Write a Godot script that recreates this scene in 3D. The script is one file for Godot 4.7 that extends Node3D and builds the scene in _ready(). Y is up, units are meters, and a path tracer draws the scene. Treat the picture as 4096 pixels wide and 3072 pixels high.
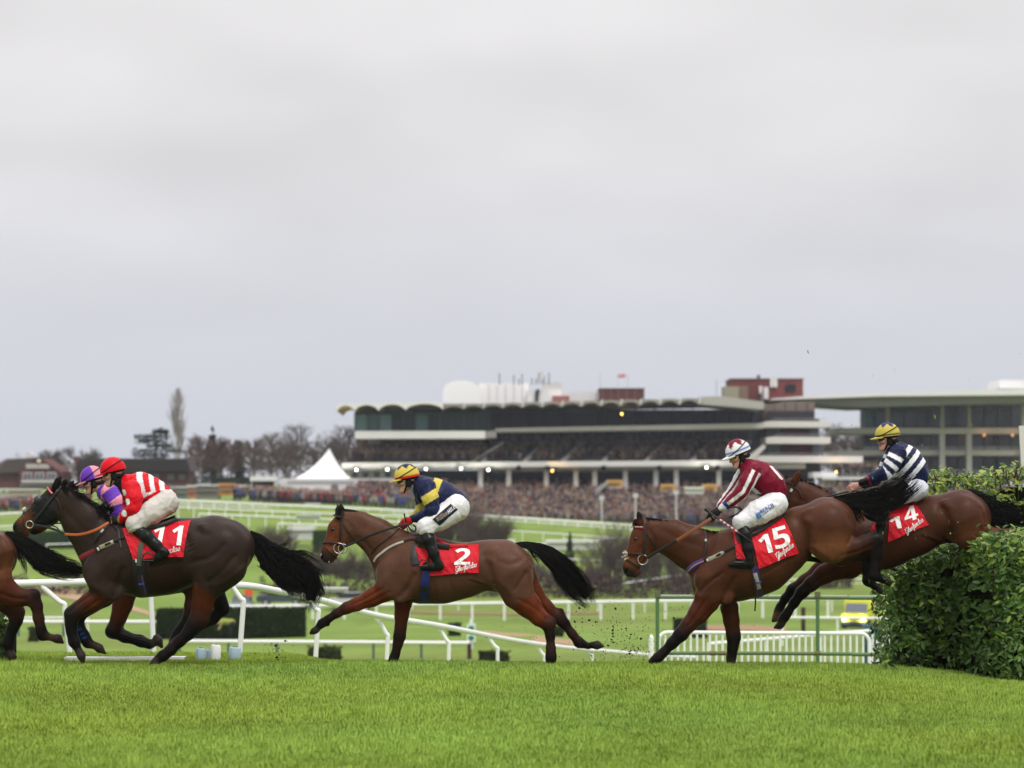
extends Node3D
# A jump race on a grey winter day: four runners and their riders just past a laurel fence, grandstands behind.

func _ready() -> void:
	var cam := Camera3D.new()
	cam.name = "camera"
	add_child(cam)
	cam.position = EYE
	cam.rotation.x = PITCH
	cam.fov = rad_to_deg(2.0 * atan(1536.0 / F))
	cam.near = 0.5
	cam.far = 6000.0
	var lens := CameraAttributesPhysical.new()
	lens.frustum_focal_length = 98.0
	lens.exposure_aperture = 2.25
	lens.frustum_focus_distance = 29.8
	cam.attributes = lens
	cam.fov = rad_to_deg(2.0 * atan(1536.0 / F))
	var we := WorldEnvironment.new()
	we.name = "environment"
	var env := Environment.new()
	env.background_mode = Environment.BG_SKY
	env.sky = Sky.new()
	env.sky.sky_material = overcast()
	env.tonemap_mode = Environment.TONE_MAPPER_LINEAR
	env.tonemap_exposure = 1.14
	env.fog_enabled = true
	env.fog_density = 0.00013
	env.fog_light_color = Color(0.93, 0.95, 1.0)
	env.sdfgi_enabled = true
	env.ssao_enabled = true
	env.ssil_enabled = true
	we.environment = env
	add_child(we)
	var sun := DirectionalLight3D.new()
	sun.name = "sun"
	sun.light_energy = 0.5
	sun.light_angular_distance = 22.0
	sun.light_color = Color(1.0, 0.985, 0.96)
	sun.shadow_enabled = true
	sun.rotation = Vector3(deg_to_rad(-54), deg_to_rad(22), 0)
	add_child(sun)
	start_bodies()
	ground()
	backdrop()
	course_side()
	finish_bodies()

# an even overcast: brighter overhead than at the horizon, with soft folds of cloud
func overcast() -> PanoramaSkyMaterial:
	var w := 1024
	var h := 512
	var im := Image.create(w, h, false, Image.FORMAT_RGBF)
	var n := FastNoiseLite.new()
	n.seed = 11
	n.frequency = 1.6
	n.fractal_octaves = 4
	n.fractal_gain = 0.5
	for y in h:
		var el := (0.5 - (y + 0.5) / h) * PI
		var s := sin(el)
		var up := clampf(s, 0.0, 1.0)
		for x in w:
			var a := TAU * (x + 0.5) / w
			var d := Vector3(cos(el) * sin(a), s, cos(el) * cos(a))
			# clouds seen edge on near the horizon: stretched sideways
			var k := 1.0 / (up + 0.16)
			var v := n.get_noise_3d(d.x * k * 1.2, d.z * k * 1.2, 0.0)
			var base := 0.585 * (1.0 + 1.75 * pow(up, 1.2))
			var fold := 1.0 + 0.12 * v * smoothstep(0.01, 0.12, up)
			var l := base * fold
			# a little bluer low down
			var t := smoothstep(0.0, 0.16, up)
			var c := Color(0.93, 0.965, 1.06).lerp(Color(1.0, 0.985, 1.0), t)
			if s < 0.0: l = 0.25
			im.set_pixel(x, y, Color(l * c.r, l * c.g, l * c.b))
	var m := PanoramaSkyMaterial.new()
	m.panorama = ImageTexture.create_from_image(im)
	return m

var bodies := {}
var jobs: Array[int] = []

func start_bodies() -> void:
	for h in HORSES:
		var B := Body.new()
		B.cell = 0.0125
		var Z: float = HORSES[h][0]
		var root := Vector3(atd(HORSES[h][1], 1430, Z).x, 0, -Z)
		var C: Coat = Coat.new(HORSES[h][2], HORSES[h][3], HORSES[h][4], HORSES[h][5])
		match h:
			"two": horse_two(B, root, Z, C)
			"fifteen": horse_fifteen(B, root, Z, C)
			"eleven": horse_eleven(B, root, Z, C)
			"fourteen": horse_fourteen(B, root, Z, C)
			"leader": horse_leader(B, root, Z, C)
			"hidden": horse_hidden(B, root, Z, C)
		bodies[h] = [B, root, Z]
		jobs.append(WorkerThreadPool.add_task(B.run))

# depth, place on the print, clipped coat, belly, unclipped leg, face
const HORSES := {
	"two": [30.0, 980.0, Color(0.088, 0.040, 0.024), Color(0.080, 0.030, 0.014), Color(0.105, 0.024, 0.008), Color(0.110, 0.034, 0.014)],
	"fifteen": [29.8, 1660.0, Color(0.070, 0.026, 0.014), Color(0.074, 0.026, 0.013), Color(0.066, 0.018, 0.008), Color(0.092, 0.027, 0.012)],
	"eleven": [29.5, 330.0, Color(0.030, 0.0185, 0.0145), Color(0.026, 0.0135, 0.0095), Color(0.062, 0.016, 0.007), Color(0.024, 0.014, 0.010)],
	"fourteen": [30.5, 1950.0, Color(0.062, 0.0235, 0.013), Color(0.052, 0.019, 0.011), Color(0.056, 0.015, 0.007), Color(0.052, 0.019, 0.011)],
	"leader": [30.4, -60.0, Color(0.080, 0.031, 0.017), Color(0.07, 0.027, 0.014), Color(0.076, 0.020, 0.009), Color(0.06, 0.022, 0.012)],
	"hidden": [31.0, 430.0, Color(0.040, 0.016, 0.010), Color(0.030, 0.013, 0.009), Color(0.056, 0.015, 0.007), Color(0.030, 0.013, 0.009)],
}
# ---------------------------------------------------------------- measuring: photo pixels to metres
const F := 11111.0                                   # focal length in pixels of the 4096 wide photograph
const EYE := Vector3(0, 1.85, 0)
const PITCH := 0.038413
const CROP := 0.334550                               # one pixel of an enlarged crop, in photo pixels
const OA := Vector2(0, 1852)
const OB := Vector2(0, 2222)
const OC := Vector2(556, 2037)
const OD := Vector2(556, 2222)
const OE := Vector2(1240, 1850)
const OF := Vector2(1200, 2150)
const OG := Vector2(1740, 2110)
const OH := Vector2(2460, 1740)
const OI := Vector2(2460, 2150)
const OJ := Vector2(3000, 1850)
const OK_ := Vector2(3356, 1700)

func at(x: float, y: float, depth: float) -> Vector3:
	var dx := (x - 2048.0) / F
	var dy := -(y - 1536.0) / F
	var d := Vector3(dx, dy * cos(PITCH) + sin(PITCH), dy * sin(PITCH) - cos(PITCH))
	return EYE + d * (depth / -d.z)

func atd(x: float, y: float, depth: float) -> Vector3:   # measured on the 2212 wide print
	return at(x * 1.85172, y * 1.85172, depth)

# ---------------------------------------------------------------- names and notes
var used := {}

func numbered(called: String) -> String:
	var k: int = used.get(called, 0)
	used[called] = k + 1
	return called if k == 0 else "%s_%03d" % [called, k]

func tag(o: Node, label := "", category := "", group := "", kind := "") -> Node:
	if label: o.set_meta("label", label)
	if category: o.set_meta("category", category)
	if group: o.set_meta("group", group)
	if kind: o.set_meta("kind", kind)
	return o

func thing(called: String, label: String, category: String, where := Vector3.ZERO, group := "", turn := 0.0) -> Node3D:
	var o := Node3D.new()
	o.name = numbered(called)
	add_child(o)
	o.position = where
	o.rotation.y = turn
	tag(o, label, category, group)
	return o

func obj(called: String, m: Mesh, material: Material, parent: Node = null) -> MeshInstance3D:
	var o := MeshInstance3D.new()
	o.mesh = m
	if material: o.material_override = material
	if parent == null:
		o.name = numbered(called)
		add_child(o)
	else:
		o.name = called
		parent.add_child(o, true)
	return o

func copy_of(o: Node3D, where: Vector3, label: String, turn := 0.0, size := 1.0) -> Node3D:
	var c: Node3D = o.duplicate()
	var stem := String(o.name)
	if stem.length() > 4 and stem.substr(stem.length() - 4).is_valid_int() == false and stem.substr(stem.length() - 3).is_valid_int():
		stem = stem.substr(0, stem.length() - 4)
	c.name = numbered(stem)
	add_child(c)
	c.position = where
	c.rotation.y = turn
	c.scale = Vector3.ONE * size
	if label: c.set_meta("label", label)
	return c

# ---------------------------------------------------------------- materials
var mats := {}

func lin(r: float, g: float, b: float) -> Color:
	return Color(r, g, b).linear_to_srgb()

func mat(key: String, c: Color, rough := 0.8, spec := 0.5) -> StandardMaterial3D:
	if not mats.has(key):
		var m := StandardMaterial3D.new()
		m.resource_name = key
		m.albedo_color = c.linear_to_srgb()
		m.roughness = rough
		m.metallic_specular = spec
		mats[key] = m
	return mats[key]

func vmat(key: String, rough := 0.8, spec := 0.5) -> StandardMaterial3D:
	if not mats.has(key):
		var m := mat(key, Color.WHITE, rough, spec)
		m.vertex_color_use_as_albedo = true
	return mats[key]

func noise_tex(freq: float, octaves: int, seed_: int, normal := false, strength := 4.0, size := 512) -> NoiseTexture2D:
	var n := FastNoiseLite.new()
	n.seed = seed_
	n.noise_type = FastNoiseLite.TYPE_SIMPLEX_SMOOTH
	n.frequency = freq
	n.fractal_octaves = octaves
	var t := NoiseTexture2D.new()
	t.width = size
	t.height = size
	t.seamless = true
	t.noise = n
	t.as_normal_map = normal
	t.bump_strength = strength
	return t

# relief by a height texture on three planes; size = metres that one repeat covers
func relief(m: StandardMaterial3D, tex: Texture2D, centimetres: float, size: float) -> StandardMaterial3D:
	m.heightmap_enabled = true
	m.heightmap_texture = tex
	m.heightmap_scale = centimetres
	m.uv1_triplanar = true
	m.uv1_scale = Vector3.ONE / size
	return m

# ---------------------------------------------------------------- mesh building
class MB:
	var v := PackedVector3Array()
	var n := PackedVector3Array()
	var c := PackedColorArray()
	var i := PackedInt32Array()
	func tri(a: Vector3, b: Vector3, d: Vector3, col := Color.WHITE) -> void:   # counter-clockwise seen from outside
		var nn := (b - a).cross(d - a).normalized()
		var k := v.size()
		v.append(a); v.append(b); v.append(d)
		n.append(nn); n.append(nn); n.append(nn)
		c.append(col); c.append(col); c.append(col)
		i.append(k); i.append(k + 2); i.append(k + 1)
	func quad(a: Vector3, b: Vector3, d: Vector3, e: Vector3, col := Color.WHITE) -> void:
		var nn := (d - a).cross(e - b).normalized()
		var k := v.size()
		v.append(a); v.append(b); v.append(d); v.append(e)
		for q in 4:
			n.append(nn); c.append(col)
		i.append(k); i.append(k + 2); i.append(k + 1)
		i.append(k); i.append(k + 3); i.append(k + 2)
	func box(at_: Vector3, size: Vector3, col := Color.WHITE, b := Basis.IDENTITY) -> void:
		var h := size * 0.5
		var p: Array[Vector3] = []
		for q in 8:
			p.append(at_ + b * Vector3(h.x if q & 1 else -h.x, h.y if q & 2 else -h.y, h.z if q & 4 else -h.z))
		quad(p[4], p[5], p[7], p[6], col)
		quad(p[1], p[0], p[2], p[3], col)
		quad(p[5], p[1], p[3], p[7], col)
		quad(p[0], p[4], p[6], p[2], col)
		quad(p[6], p[7], p[3], p[2], col)
		quad(p[0], p[1], p[5], p[4], col)
	func span(lo: Vector3, hi: Vector3, col := Color.WHITE) -> void:
		box((lo + hi) * 0.5, (hi - lo).abs(), col)
	# rounded box: edges cut back by r
	func soft_box(at_: Vector3, size: Vector3, r: float, col := Color.WHITE, b := Basis.IDENTITY) -> void:
		var h := size * 0.5 - Vector3.ONE * r
		var dirs: Array[Vector3] = []
		var steps := 4
		var k0 := v.size()
		var rows := 2 * steps
		var cols := 4 * steps
		for y in rows + 1:
			var la := -PI / 2 + PI * y / rows
			for x in cols:
				var lo := TAU * (x + 0.5) / cols
				var d := Vector3(cos(la) * cos(lo), sin(la), cos(la) * sin(lo))
				var yy := h.y if y * 2 > rows else -h.y
				if y * 2 == rows: yy = 0.0
				v.append(at_ + b * (Vector3(signf(d.x) * h.x, yy, signf(d.z) * h.z) + d * r))
				n.append(b * d)
				c.append(col)
		for y in rows:
			for x in cols:
				var a := k0 + y * cols + x
				var e := k0 + y * cols + (x + 1) % cols
				i.append(a); i.append(e); i.append(e + cols)
				i.append(a); i.append(e + cols); i.append(a + cols)
	func tube(p: PackedVector3Array, r: PackedFloat32Array, sides := 8, col := Color.WHITE, flat := 1.0, caps := true) -> void:
		var k0 := v.size()
		var last := p.size() - 1
		var up := Vector3(0, 0, 1)
		for q in p.size():
			var t := (p[mini(q + 1, last)] - p[maxi(q - 1, 0)]).normalized()
			if absf(t.dot(up)) > 0.98: up = Vector3(0, 1, 0) if absf(t.y) < 0.9 else Vector3(1, 0, 0)
			var a := t.cross(up).normalized()
			var b := a.cross(t).normalized()
			var rr := r[mini(q, r.size() - 1)]
			for s in sides:
				var an := TAU * s / sides
				v.append(p[q] + a * (cos(an) * rr) + b * (sin(an) * rr * flat))
				n.append((a * cos(an) + b * (sin(an) / flat)).normalized())
				c.append(col)
		for q in last:
			for s in sides:
				var e := (s + 1) % sides
				var a0 := k0 + q * sides + s
				var a1 := k0 + q * sides + e
				i.append(a0); i.append(a1 + sides); i.append(a1)
				i.append(a0); i.append(a0 + sides); i.append(a1 + sides)
		if caps:
			for end in [0, last]:
				var t2: Vector3 = (p[0] - p[1]).normalized() if end == 0 else (p[last] - p[last - 1]).normalized()
				var k := v.size()
				v.append(p[end]); n.append(t2); c.append(col)
				for s in sides:
					v.append(v[k0 + end * sides + s]); n.append(t2); c.append(col)
				for s in sides:
					if end == 0:
						i.append(k); i.append(k + 1 + s); i.append(k + 1 + (s + 1) % sides)
					else:
						i.append(k); i.append(k + 1 + (s + 1) % sides); i.append(k + 1 + s)
	# flat strap: width lies in the xy plane across its course, thick along z
	func strap(p: PackedVector3Array, width: float, thick: float, col := Color.WHITE) -> void:
		var last := p.size() - 1
		var k0 := v.size()
		for q in p.size():
			var t := p[mini(q + 1, last)] - p[maxi(q - 1, 0)]
			var side := Vector3(-t.y, t.x, 0).normalized()
			if side == Vector3.ZERO: side = Vector3(1, 0, 0)
			var out_ := t.cross(side).normalized()
			if out_.z < 0: out_ = -out_
			var a := side * width * 0.5
			var b := out_ * thick * 0.5
			for e in [[-1, 1], [1, 1], [1, -1], [-1, -1]]:
				v.append(p[q] + a * e[0] + b * e[1])
				n.append((a * e[0] * thick / width * 0.4 + b * e[1]).normalized())
				c.append(col)
		for q in last:
			for s in 4:
				var e := (s + 1) % 4
				var a0 := k0 + q * 4 + s
				var a1 := k0 + q * 4 + e
				i.append(a0); i.append(a1); i.append(a1 + 4)
				i.append(a0); i.append(a1 + 4); i.append(a0 + 4)
	func ball(at_: Vector3, r: Vector3, rows := 8, cols := 12, col := Color.WHITE, b := Basis.IDENTITY) -> void:
		var k0 := v.size()
		for y in rows + 1:
			var la := -PI / 2 + PI * y / rows
			for x in cols:
				var lo := TAU * x / cols
				var d := Vector3(cos(la) * cos(lo), sin(la), cos(la) * sin(lo))
				v.append(at_ + b * (d * r))
				n.append(b * (d / r).normalized())
				c.append(col)
		for y in rows:
			for x in cols:
				var a := k0 + y * cols + x
				var e := k0 + y * cols + (x + 1) % cols
				i.append(a); i.append(e); i.append(e + cols)
				i.append(a); i.append(e + cols); i.append(a + cols)
	# turned profile: points (radius, height) about a vertical axis
	func lathe(at_: Vector3, prof: Array, sides := 16, col := Color.WHITE) -> void:
		for q in prof.size() - 1:
			for s in sides:
				var a0 := TAU * s / sides
				var a1 := TAU * (s + 1) / sides
				var p0: Vector2 = prof[q]
				var p1: Vector2 = prof[q + 1]
				quad(at_ + Vector3(p0.x * cos(a1), p0.y, p0.x * sin(a1)), at_ + Vector3(p0.x * cos(a0), p0.y, p0.x * sin(a0)), at_ + Vector3(p1.x * cos(a0), p1.y, p1.x * sin(a0)), at_ + Vector3(p1.x * cos(a1), p1.y, p1.x * sin(a1)), col)
	func add(o: MB, t := Transform3D.IDENTITY) -> void:
		var k := v.size()
		for q in o.v.size():
			v.append(t * o.v[q])
			n.append((t.basis * o.n[q]).normalized())
		c.append_array(o.c)
		for q in o.i: i.append(q + k)
	# turn every face so that it agrees with its normals
	func face() -> MB:
		for q in range(0, i.size(), 3):
			var a := i[q]; var b := i[q + 1]; var d := i[q + 2]
			if (v[b] - v[a]).cross(v[d] - v[a]).dot(n[a] + n[b] + n[d]) > 0.0:
				i[q + 1] = d; i[q + 2] = b
		return self
	func mesh() -> ArrayMesh:
		face()
		var a := []
		a.resize(Mesh.ARRAY_MAX)
		a[Mesh.ARRAY_VERTEX] = v
		a[Mesh.ARRAY_NORMAL] = n
		a[Mesh.ARRAY_COLOR] = c
		a[Mesh.ARRAY_INDEX] = i
		var m := ArrayMesh.new()
		m.add_surface_from_arrays(Mesh.PRIMITIVE_TRIANGLES, a)
		return m

func pv(a: Array) -> PackedVector3Array:
	return PackedVector3Array(a)

func curve(p: PackedVector3Array, steps: int) -> PackedVector3Array:      # a smooth line through points
	var out := PackedVector3Array()
	var last := p.size() - 1
	for q in last:
		for s in steps:
			out.append(p[q].cubic_interpolate(p[q + 1], p[maxi(q - 1, 0)], p[mini(q + 2, last)], float(s) / steps))
	out.append(p[last])
	return out

# ---------------------------------------------------------------- bodies: tapered limbs joined by a smooth minimum, meshed as surface nets
class Body:
	var cell := 0.012
	var bones: Array = []          # [a, ra, b, rb, w, k, colour a, colour b, cut]
	var lo := Vector3.ONE * 1e9
	var hi := -Vector3.ONE * 1e9
	var f := PackedFloat32Array()
	var own := PackedInt32Array()
	var tt := PackedFloat32Array()
	var nx := 0
	var ny := 0
	var nz := 0
	var m := MB.new()
	var smooth_colour := 2
	func limb(a: Vector3, ra: float, b: Vector3, rb: float, w: float, k: float, ca: Color, cb: Color, cut := false) -> void:
		bones.append([a, ra, b, rb, w, k, ca, cb, cut])
		if not cut:
			var g := Vector3(1, 1, w)
			lo = lo.min(a - g * ra).min(b - g * rb)
			hi = hi.max(a + g * ra).max(b + g * rb)
	func run() -> void:
		var margin := cell * 4.0
		lo -= Vector3.ONE * margin
		hi += Vector3.ONE * margin
		nx = int((hi.x - lo.x) / cell) + 2
		ny = int((hi.y - lo.y) / cell) + 2
		nz = int((hi.z - lo.z) / cell) + 2
		f.resize(nx * ny * nz)
		f.fill(1.0)
		own.resize(f.size())
		own.fill(-1)
		tt.resize(f.size())
		for bi in bones.size():
			fill(bi)
		nets()
	func fill(bi: int) -> void:
		var B: Array = bones[bi]
		var a: Vector3 = B[0]
		var ra: float = B[1]
		var b: Vector3 = B[2]
		var rb: float = B[3]
		var w: float = B[4]
		var k: float = B[5]
		var cut: bool = B[8]
		var iw := 1.0 / w
		var reach := k + cell * 2.5
		var g := Vector3(1, 1, w)
		var l := (a - g * (ra + reach)).min(b - g * (rb + reach))
		var h := (a + g * (ra + reach)).max(b + g * (rb + reach))
		var x0 := maxi(0, int((l.x - lo.x) / cell)); var x1 := mini(nx - 1, int((h.x - lo.x) / cell) + 1)
		var y0 := maxi(0, int((l.y - lo.y) / cell)); var y1 := mini(ny - 1, int((h.y - lo.y) / cell) + 1)
		var z0 := maxi(0, int((l.z - lo.z) / cell)); var z1 := mini(nz - 1, int((h.z - lo.z) / cell) + 1)
		var dx := b.x - a.x
		var dy := b.y - a.y
		var dz := (b.z - a.z) * iw
		var il := 1.0 / maxf(dx * dx + dy * dy + dz * dz, 1e-9)
		var dr := rb - ra
		var ik := 1.0 / maxf(k, 1e-6)
		var rmax := maxf(ra, rb) + reach
		for y in range(y0, y1 + 1):
			var py := lo.y + y * cell - a.y
			for x in range(x0, x1 + 1):
				var px := lo.x + x * cell - a.x
				# quick reject of columns far from the limb
				var pd := px * dx + py * dy
				var t2 := clampf(pd / maxf(dx * dx + dy * dy, 1e-9), 0.0, 1.0)
				var ex := px - dx * t2
				var ey := py - dy * t2
				if ex * ex + ey * ey > rmax * rmax: continue
				var base := (y * nx + x) * nz
				for z in range(z0, z1 + 1):
					var pz := (lo.z + z * cell - a.z) * iw
					var t := clampf((pd + pz * dz) * il, 0.0, 1.0)
					var qx := px - dx * t
					var qy := py - dy * t
					var qz := pz - dz * t
					var d := sqrt(qx * qx + qy * qy + qz * qz) - (ra + dr * t)
					if d > reach: continue
					var i := base + z
					var o := f[i]
					if cut:
						var dc := -d
						var hc := maxf(k - absf(o - dc), 0.0) * ik
						f[i] = maxf(o, dc) + hc * hc * k * 0.25
						continue
					if d < o:
						own[i] = bi
						tt[i] = t
					var hh := k - absf(o - d)
					if hh > 0.0:
						f[i] = minf(o, d) - hh * hh * ik * 0.25
					elif d < o:
						f[i] = d
	func nets() -> void:
		var thr := cell * 3.2
		var sx := nz
		var sy := nx * nz
		var where := {}
		var v := PackedVector3Array()
		var cols := PackedColorArray()
		var quads := PackedInt32Array()
		var off := [0, 1, sx, sx + 1, sy, sy + 1, sy + sx, sy + sx + 1]
		var cells := PackedInt32Array()
		for y in ny - 1:
			for x in nx - 1:
				var base := (y * nx + x) * nz
				for z in nz - 1:
					var i := base + z
					var a := f[i]
					if a > thr or a < -thr: continue
					var s := 0
					var neg := 0
					for q in 8:
						if f[i + off[q]] < 0.0:
							neg += 1
					if neg == 0 or neg == 8: continue
					# the mean of the edge crossings
					var px := 0.0; var py := 0.0; var pz := 0.0; var cnt := 0.0
					for e in 12:
						var q0: int = EA[e]
						var q1: int = EB[e]
						var f0 := f[i + off[q0]]
						var f1 := f[i + off[q1]]
						if (f0 < 0.0) == (f1 < 0.0): continue
						var t := f0 / (f0 - f1)
						pz += (q0 & 1) + t * ((q1 & 1) - (q0 & 1))
						px += ((q0 >> 1) & 1) + t * (((q1 >> 1) & 1) - ((q0 >> 1) & 1))
						py += (q0 >> 2) + t * ((q1 >> 2) - (q0 >> 2))
						cnt += 1.0
					var r := Color(0, 0, 0, 1)
					var cw := 0.0
					for q in 8:
						var o := own[i + off[q]]
						if o < 0: continue
						var bc: Array = bones[o]
						var ca: Color = bc[6]
						var cb: Color = bc[7]
						var tq := tt[i + off[q]]
						r.r += ca.r + (cb.r - ca.r) * tq
						r.g += ca.g + (cb.g - ca.g) * tq
						r.b += ca.b + (cb.b - ca.b) * tq
						cw += 1.0
					if cw > 0.0:
						r.r /= cw; r.g /= cw; r.b /= cw
					where[i] = v.size()
					v.append(lo + Vector3(x + px / cnt, y + py / cnt, z + pz / cnt) * cell)
					cols.append(r)
					cells.append(i)
		for ci in cells.size():
			var i := cells[ci]
			var a := f[i] < 0.0
			# edges along z, x and y from this corner; the four cells round each edge
			for e in 3:
				var o: int = [1, sx, sy][e]
				var bneg := f[i + o] < 0.0
				if a == bneg: continue
				var u: int = [sx, sy, 1][e]
				var w2: int = [sy, 1, sx][e]
				var q0: int = where.get(i, -1)
				var q1: int = where.get(i - u, -1)
				var q2: int = where.get(i - u - w2, -1)
				var q3: int = where.get(i - w2, -1)
				if q0 < 0 or q1 < 0 or q2 < 0 or q3 < 0: continue
				quads.append(q0); quads.append(q1); quads.append(q2); quads.append(q3)
		# relax once, colours a little more
		for pass_ in maxi(1, smooth_colour):
			var acc := PackedVector3Array()
			acc.resize(v.size())
			var cc := PackedColorArray()
			cc.resize(v.size())
			var cn := PackedInt32Array()
			cn.resize(v.size())
			for q in range(0, quads.size(), 4):
				for s in 4:
					var p := quads[q + s]
					var p2 := quads[q + ((s + 1) & 3)]
					acc[p] += v[p2]; acc[p2] += v[p]
					cc[p] += cols[p2]; cc[p2] += cols[p]
					cn[p] += 1; cn[p2] += 1
			for p in v.size():
				if cn[p] == 0: continue
				if pass_ == 0: v[p] = v[p].lerp(acc[p] / cn[p], 0.45)
				if smooth_colour > 0: cols[p] = cols[p].lerp(cc[p] / cn[p], 0.5)
		var n := PackedVector3Array()
		n.resize(v.size())
		var idx := PackedInt32Array()
		for q in range(0, quads.size(), 4):
			var A := v[quads[q]]; var B2 := v[quads[q + 1]]; var C2 := v[quads[q + 2]]; var D2 := v[quads[q + 3]]
			var nn := (C2 - A).cross(D2 - B2)
			# outwards: towards the larger field
			var mid := (A + B2 + C2 + D2) * 0.25
			if sample(mid + nn.normalized() * cell) < sample(mid - nn.normalized() * cell):
				nn = -nn
				idx.append_array([quads[q], quads[q + 1], quads[q + 2], quads[q], quads[q + 2], quads[q + 3]])
			else:
				idx.append_array([quads[q], quads[q + 2], quads[q + 1], quads[q], quads[q + 3], quads[q + 2]])
			for s in 4:
				n[quads[q + s]] += nn
		for p in n.size(): n[p] = n[p].normalized()
		m.v = v
		m.n = n
		m.c = cols
		m.i = idx
	const EA := [0, 2, 4, 6, 0, 1, 4, 5, 0, 1, 2, 3]
	const EB := [1, 3, 5, 7, 2, 3, 6, 7, 4, 5, 6, 7]
	func sample(p: Vector3) -> float:
		var g := (p - lo) / cell
		var x := clampi(int(g.x + 0.5), 0, nx - 1)
		var y := clampi(int(g.y + 0.5), 0, ny - 1)
		var z := clampi(int(g.z + 0.5), 0, nz - 1)
		return f[(y * nx + x) * nz + z]
	# where the surface lies at (x, y), seen from the +z side (or the -z side)
	func surf(x: float, y: float, side := 1) -> float:
		var xi := clampi(int((x - lo.x) / cell + 0.5), 0, nx - 1)
		var yi := clampi(int((y - lo.y) / cell + 0.5), 0, ny - 1)
		var base := (yi * nx + xi) * nz
		if side > 0:
			for z in range(nz - 1, 0, -1):
				if f[base + z - 1] < 0.0 and f[base + z] >= 0.0:
					return lo.z + (z - 1 + f[base + z - 1] / (f[base + z - 1] - f[base + z])) * cell
		else:
			for z in range(0, nz - 1):
				if f[base + z + 1] < 0.0 and f[base + z] >= 0.0:
					return lo.z + (z + f[base + z] / (f[base + z] - f[base + z + 1])) * cell
		return NAN
# ---------------------------------------------------------------- horses
func strip(B: Body, root: Vector3, org: Vector2, depth: float, w: float, k: float, pts: Array, cols: Array, dz := 0.0, cut := false) -> void:
	for q in pts.size() - 1:
		var p0: Array = pts[q]
		var p1: Array = pts[q + 1]
		var z0: float = dz + (p0[3] if p0.size() > 3 else 0.0)
		var z1: float = dz + (p1[3] if p1.size() > 3 else 0.0)
		var c0: Color = cols[mini(q, cols.size() - 1)]
		var c1: Color = cols[mini(q + 1, cols.size() - 1)]
		var a := at(org.x + p0[0] * CROP, org.y + p0[1] * CROP, depth - z0) - root
		var b := at(org.x + p1[0] * CROP, org.y + p1[1] * CROP, depth - z1) - root
		B.limb(a, p0[2] * CROP * (depth - z0) / F, b, p1[2] * CROP * (depth - z1) / F, w, k, c0, c1, cut)

func course(root: Vector3, org: Vector2, depth: float, pts: Array, steps := 1, dz := 0.0) -> PackedVector3Array:
	var out := PackedVector3Array()
	for p in pts:
		out.append(at(org.x + p[0] * CROP, org.y + p[1] * CROP, depth - dz - (p[2] if p.size() > 2 else 0.0)) - root)
	return curve(out, steps) if steps > 1 else out

# a course laid on the near side of a body, lift metres proud of it
func laid(B: Body, root: Vector3, org: Vector2, depth: float, pts: Array, steps: int, lift: float) -> PackedVector3Array:
	var flat := course(root, org, depth, pts, 1)
	var out := PackedVector3Array()
	for p in curve(flat, steps):
		var z := B.surf(p.x, p.y)
		if is_nan(z):
			z = out[out.size() - 1].z - 0.06 if out.size() else 0.0
		out.append(Vector3(p.x, p.y, z + lift))
	# even out single steps
	for pass_ in 2:
		var o2 := out.duplicate()
		for q in range(1, out.size() - 1):
			out[q].z = maxf(o2[q].z, (o2[q - 1].z + o2[q + 1].z) * 0.5)
	return out

const HOOF := Color(0.035, 0.027, 0.022)
const BLACK := Color(0.007, 0.0065, 0.0065)

class Coat:
	var body: Color
	var low: Color
	var leg: Color
	var face: Color
	var black := Color(0.008, 0.007, 0.0065)
	func _init(b: Color, l: Color, g: Color, fc: Color) -> void:
		body = b; low = l; leg = g; face = fc

func coat_speckle(m: MB, amount: float, seed_: int) -> void:
	var nz := FastNoiseLite.new()
	nz.seed = seed_
	nz.frequency = 3.2
	nz.fractal_octaves = 4
	for q in m.v.size():
		var p := m.v[q]
		var s := 1.0 + amount * nz.get_noise_3d(p.x, p.y, p.z * 0.6) + amount * 0.9 * nz.get_noise_3d(p.x * 9.0 + p.y * 3.0, p.y * 9.0, p.z * 6.0)
		m.c[q] = Color(m.c[q].r * s, m.c[q].g * s, m.c[q].b * s)

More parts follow.
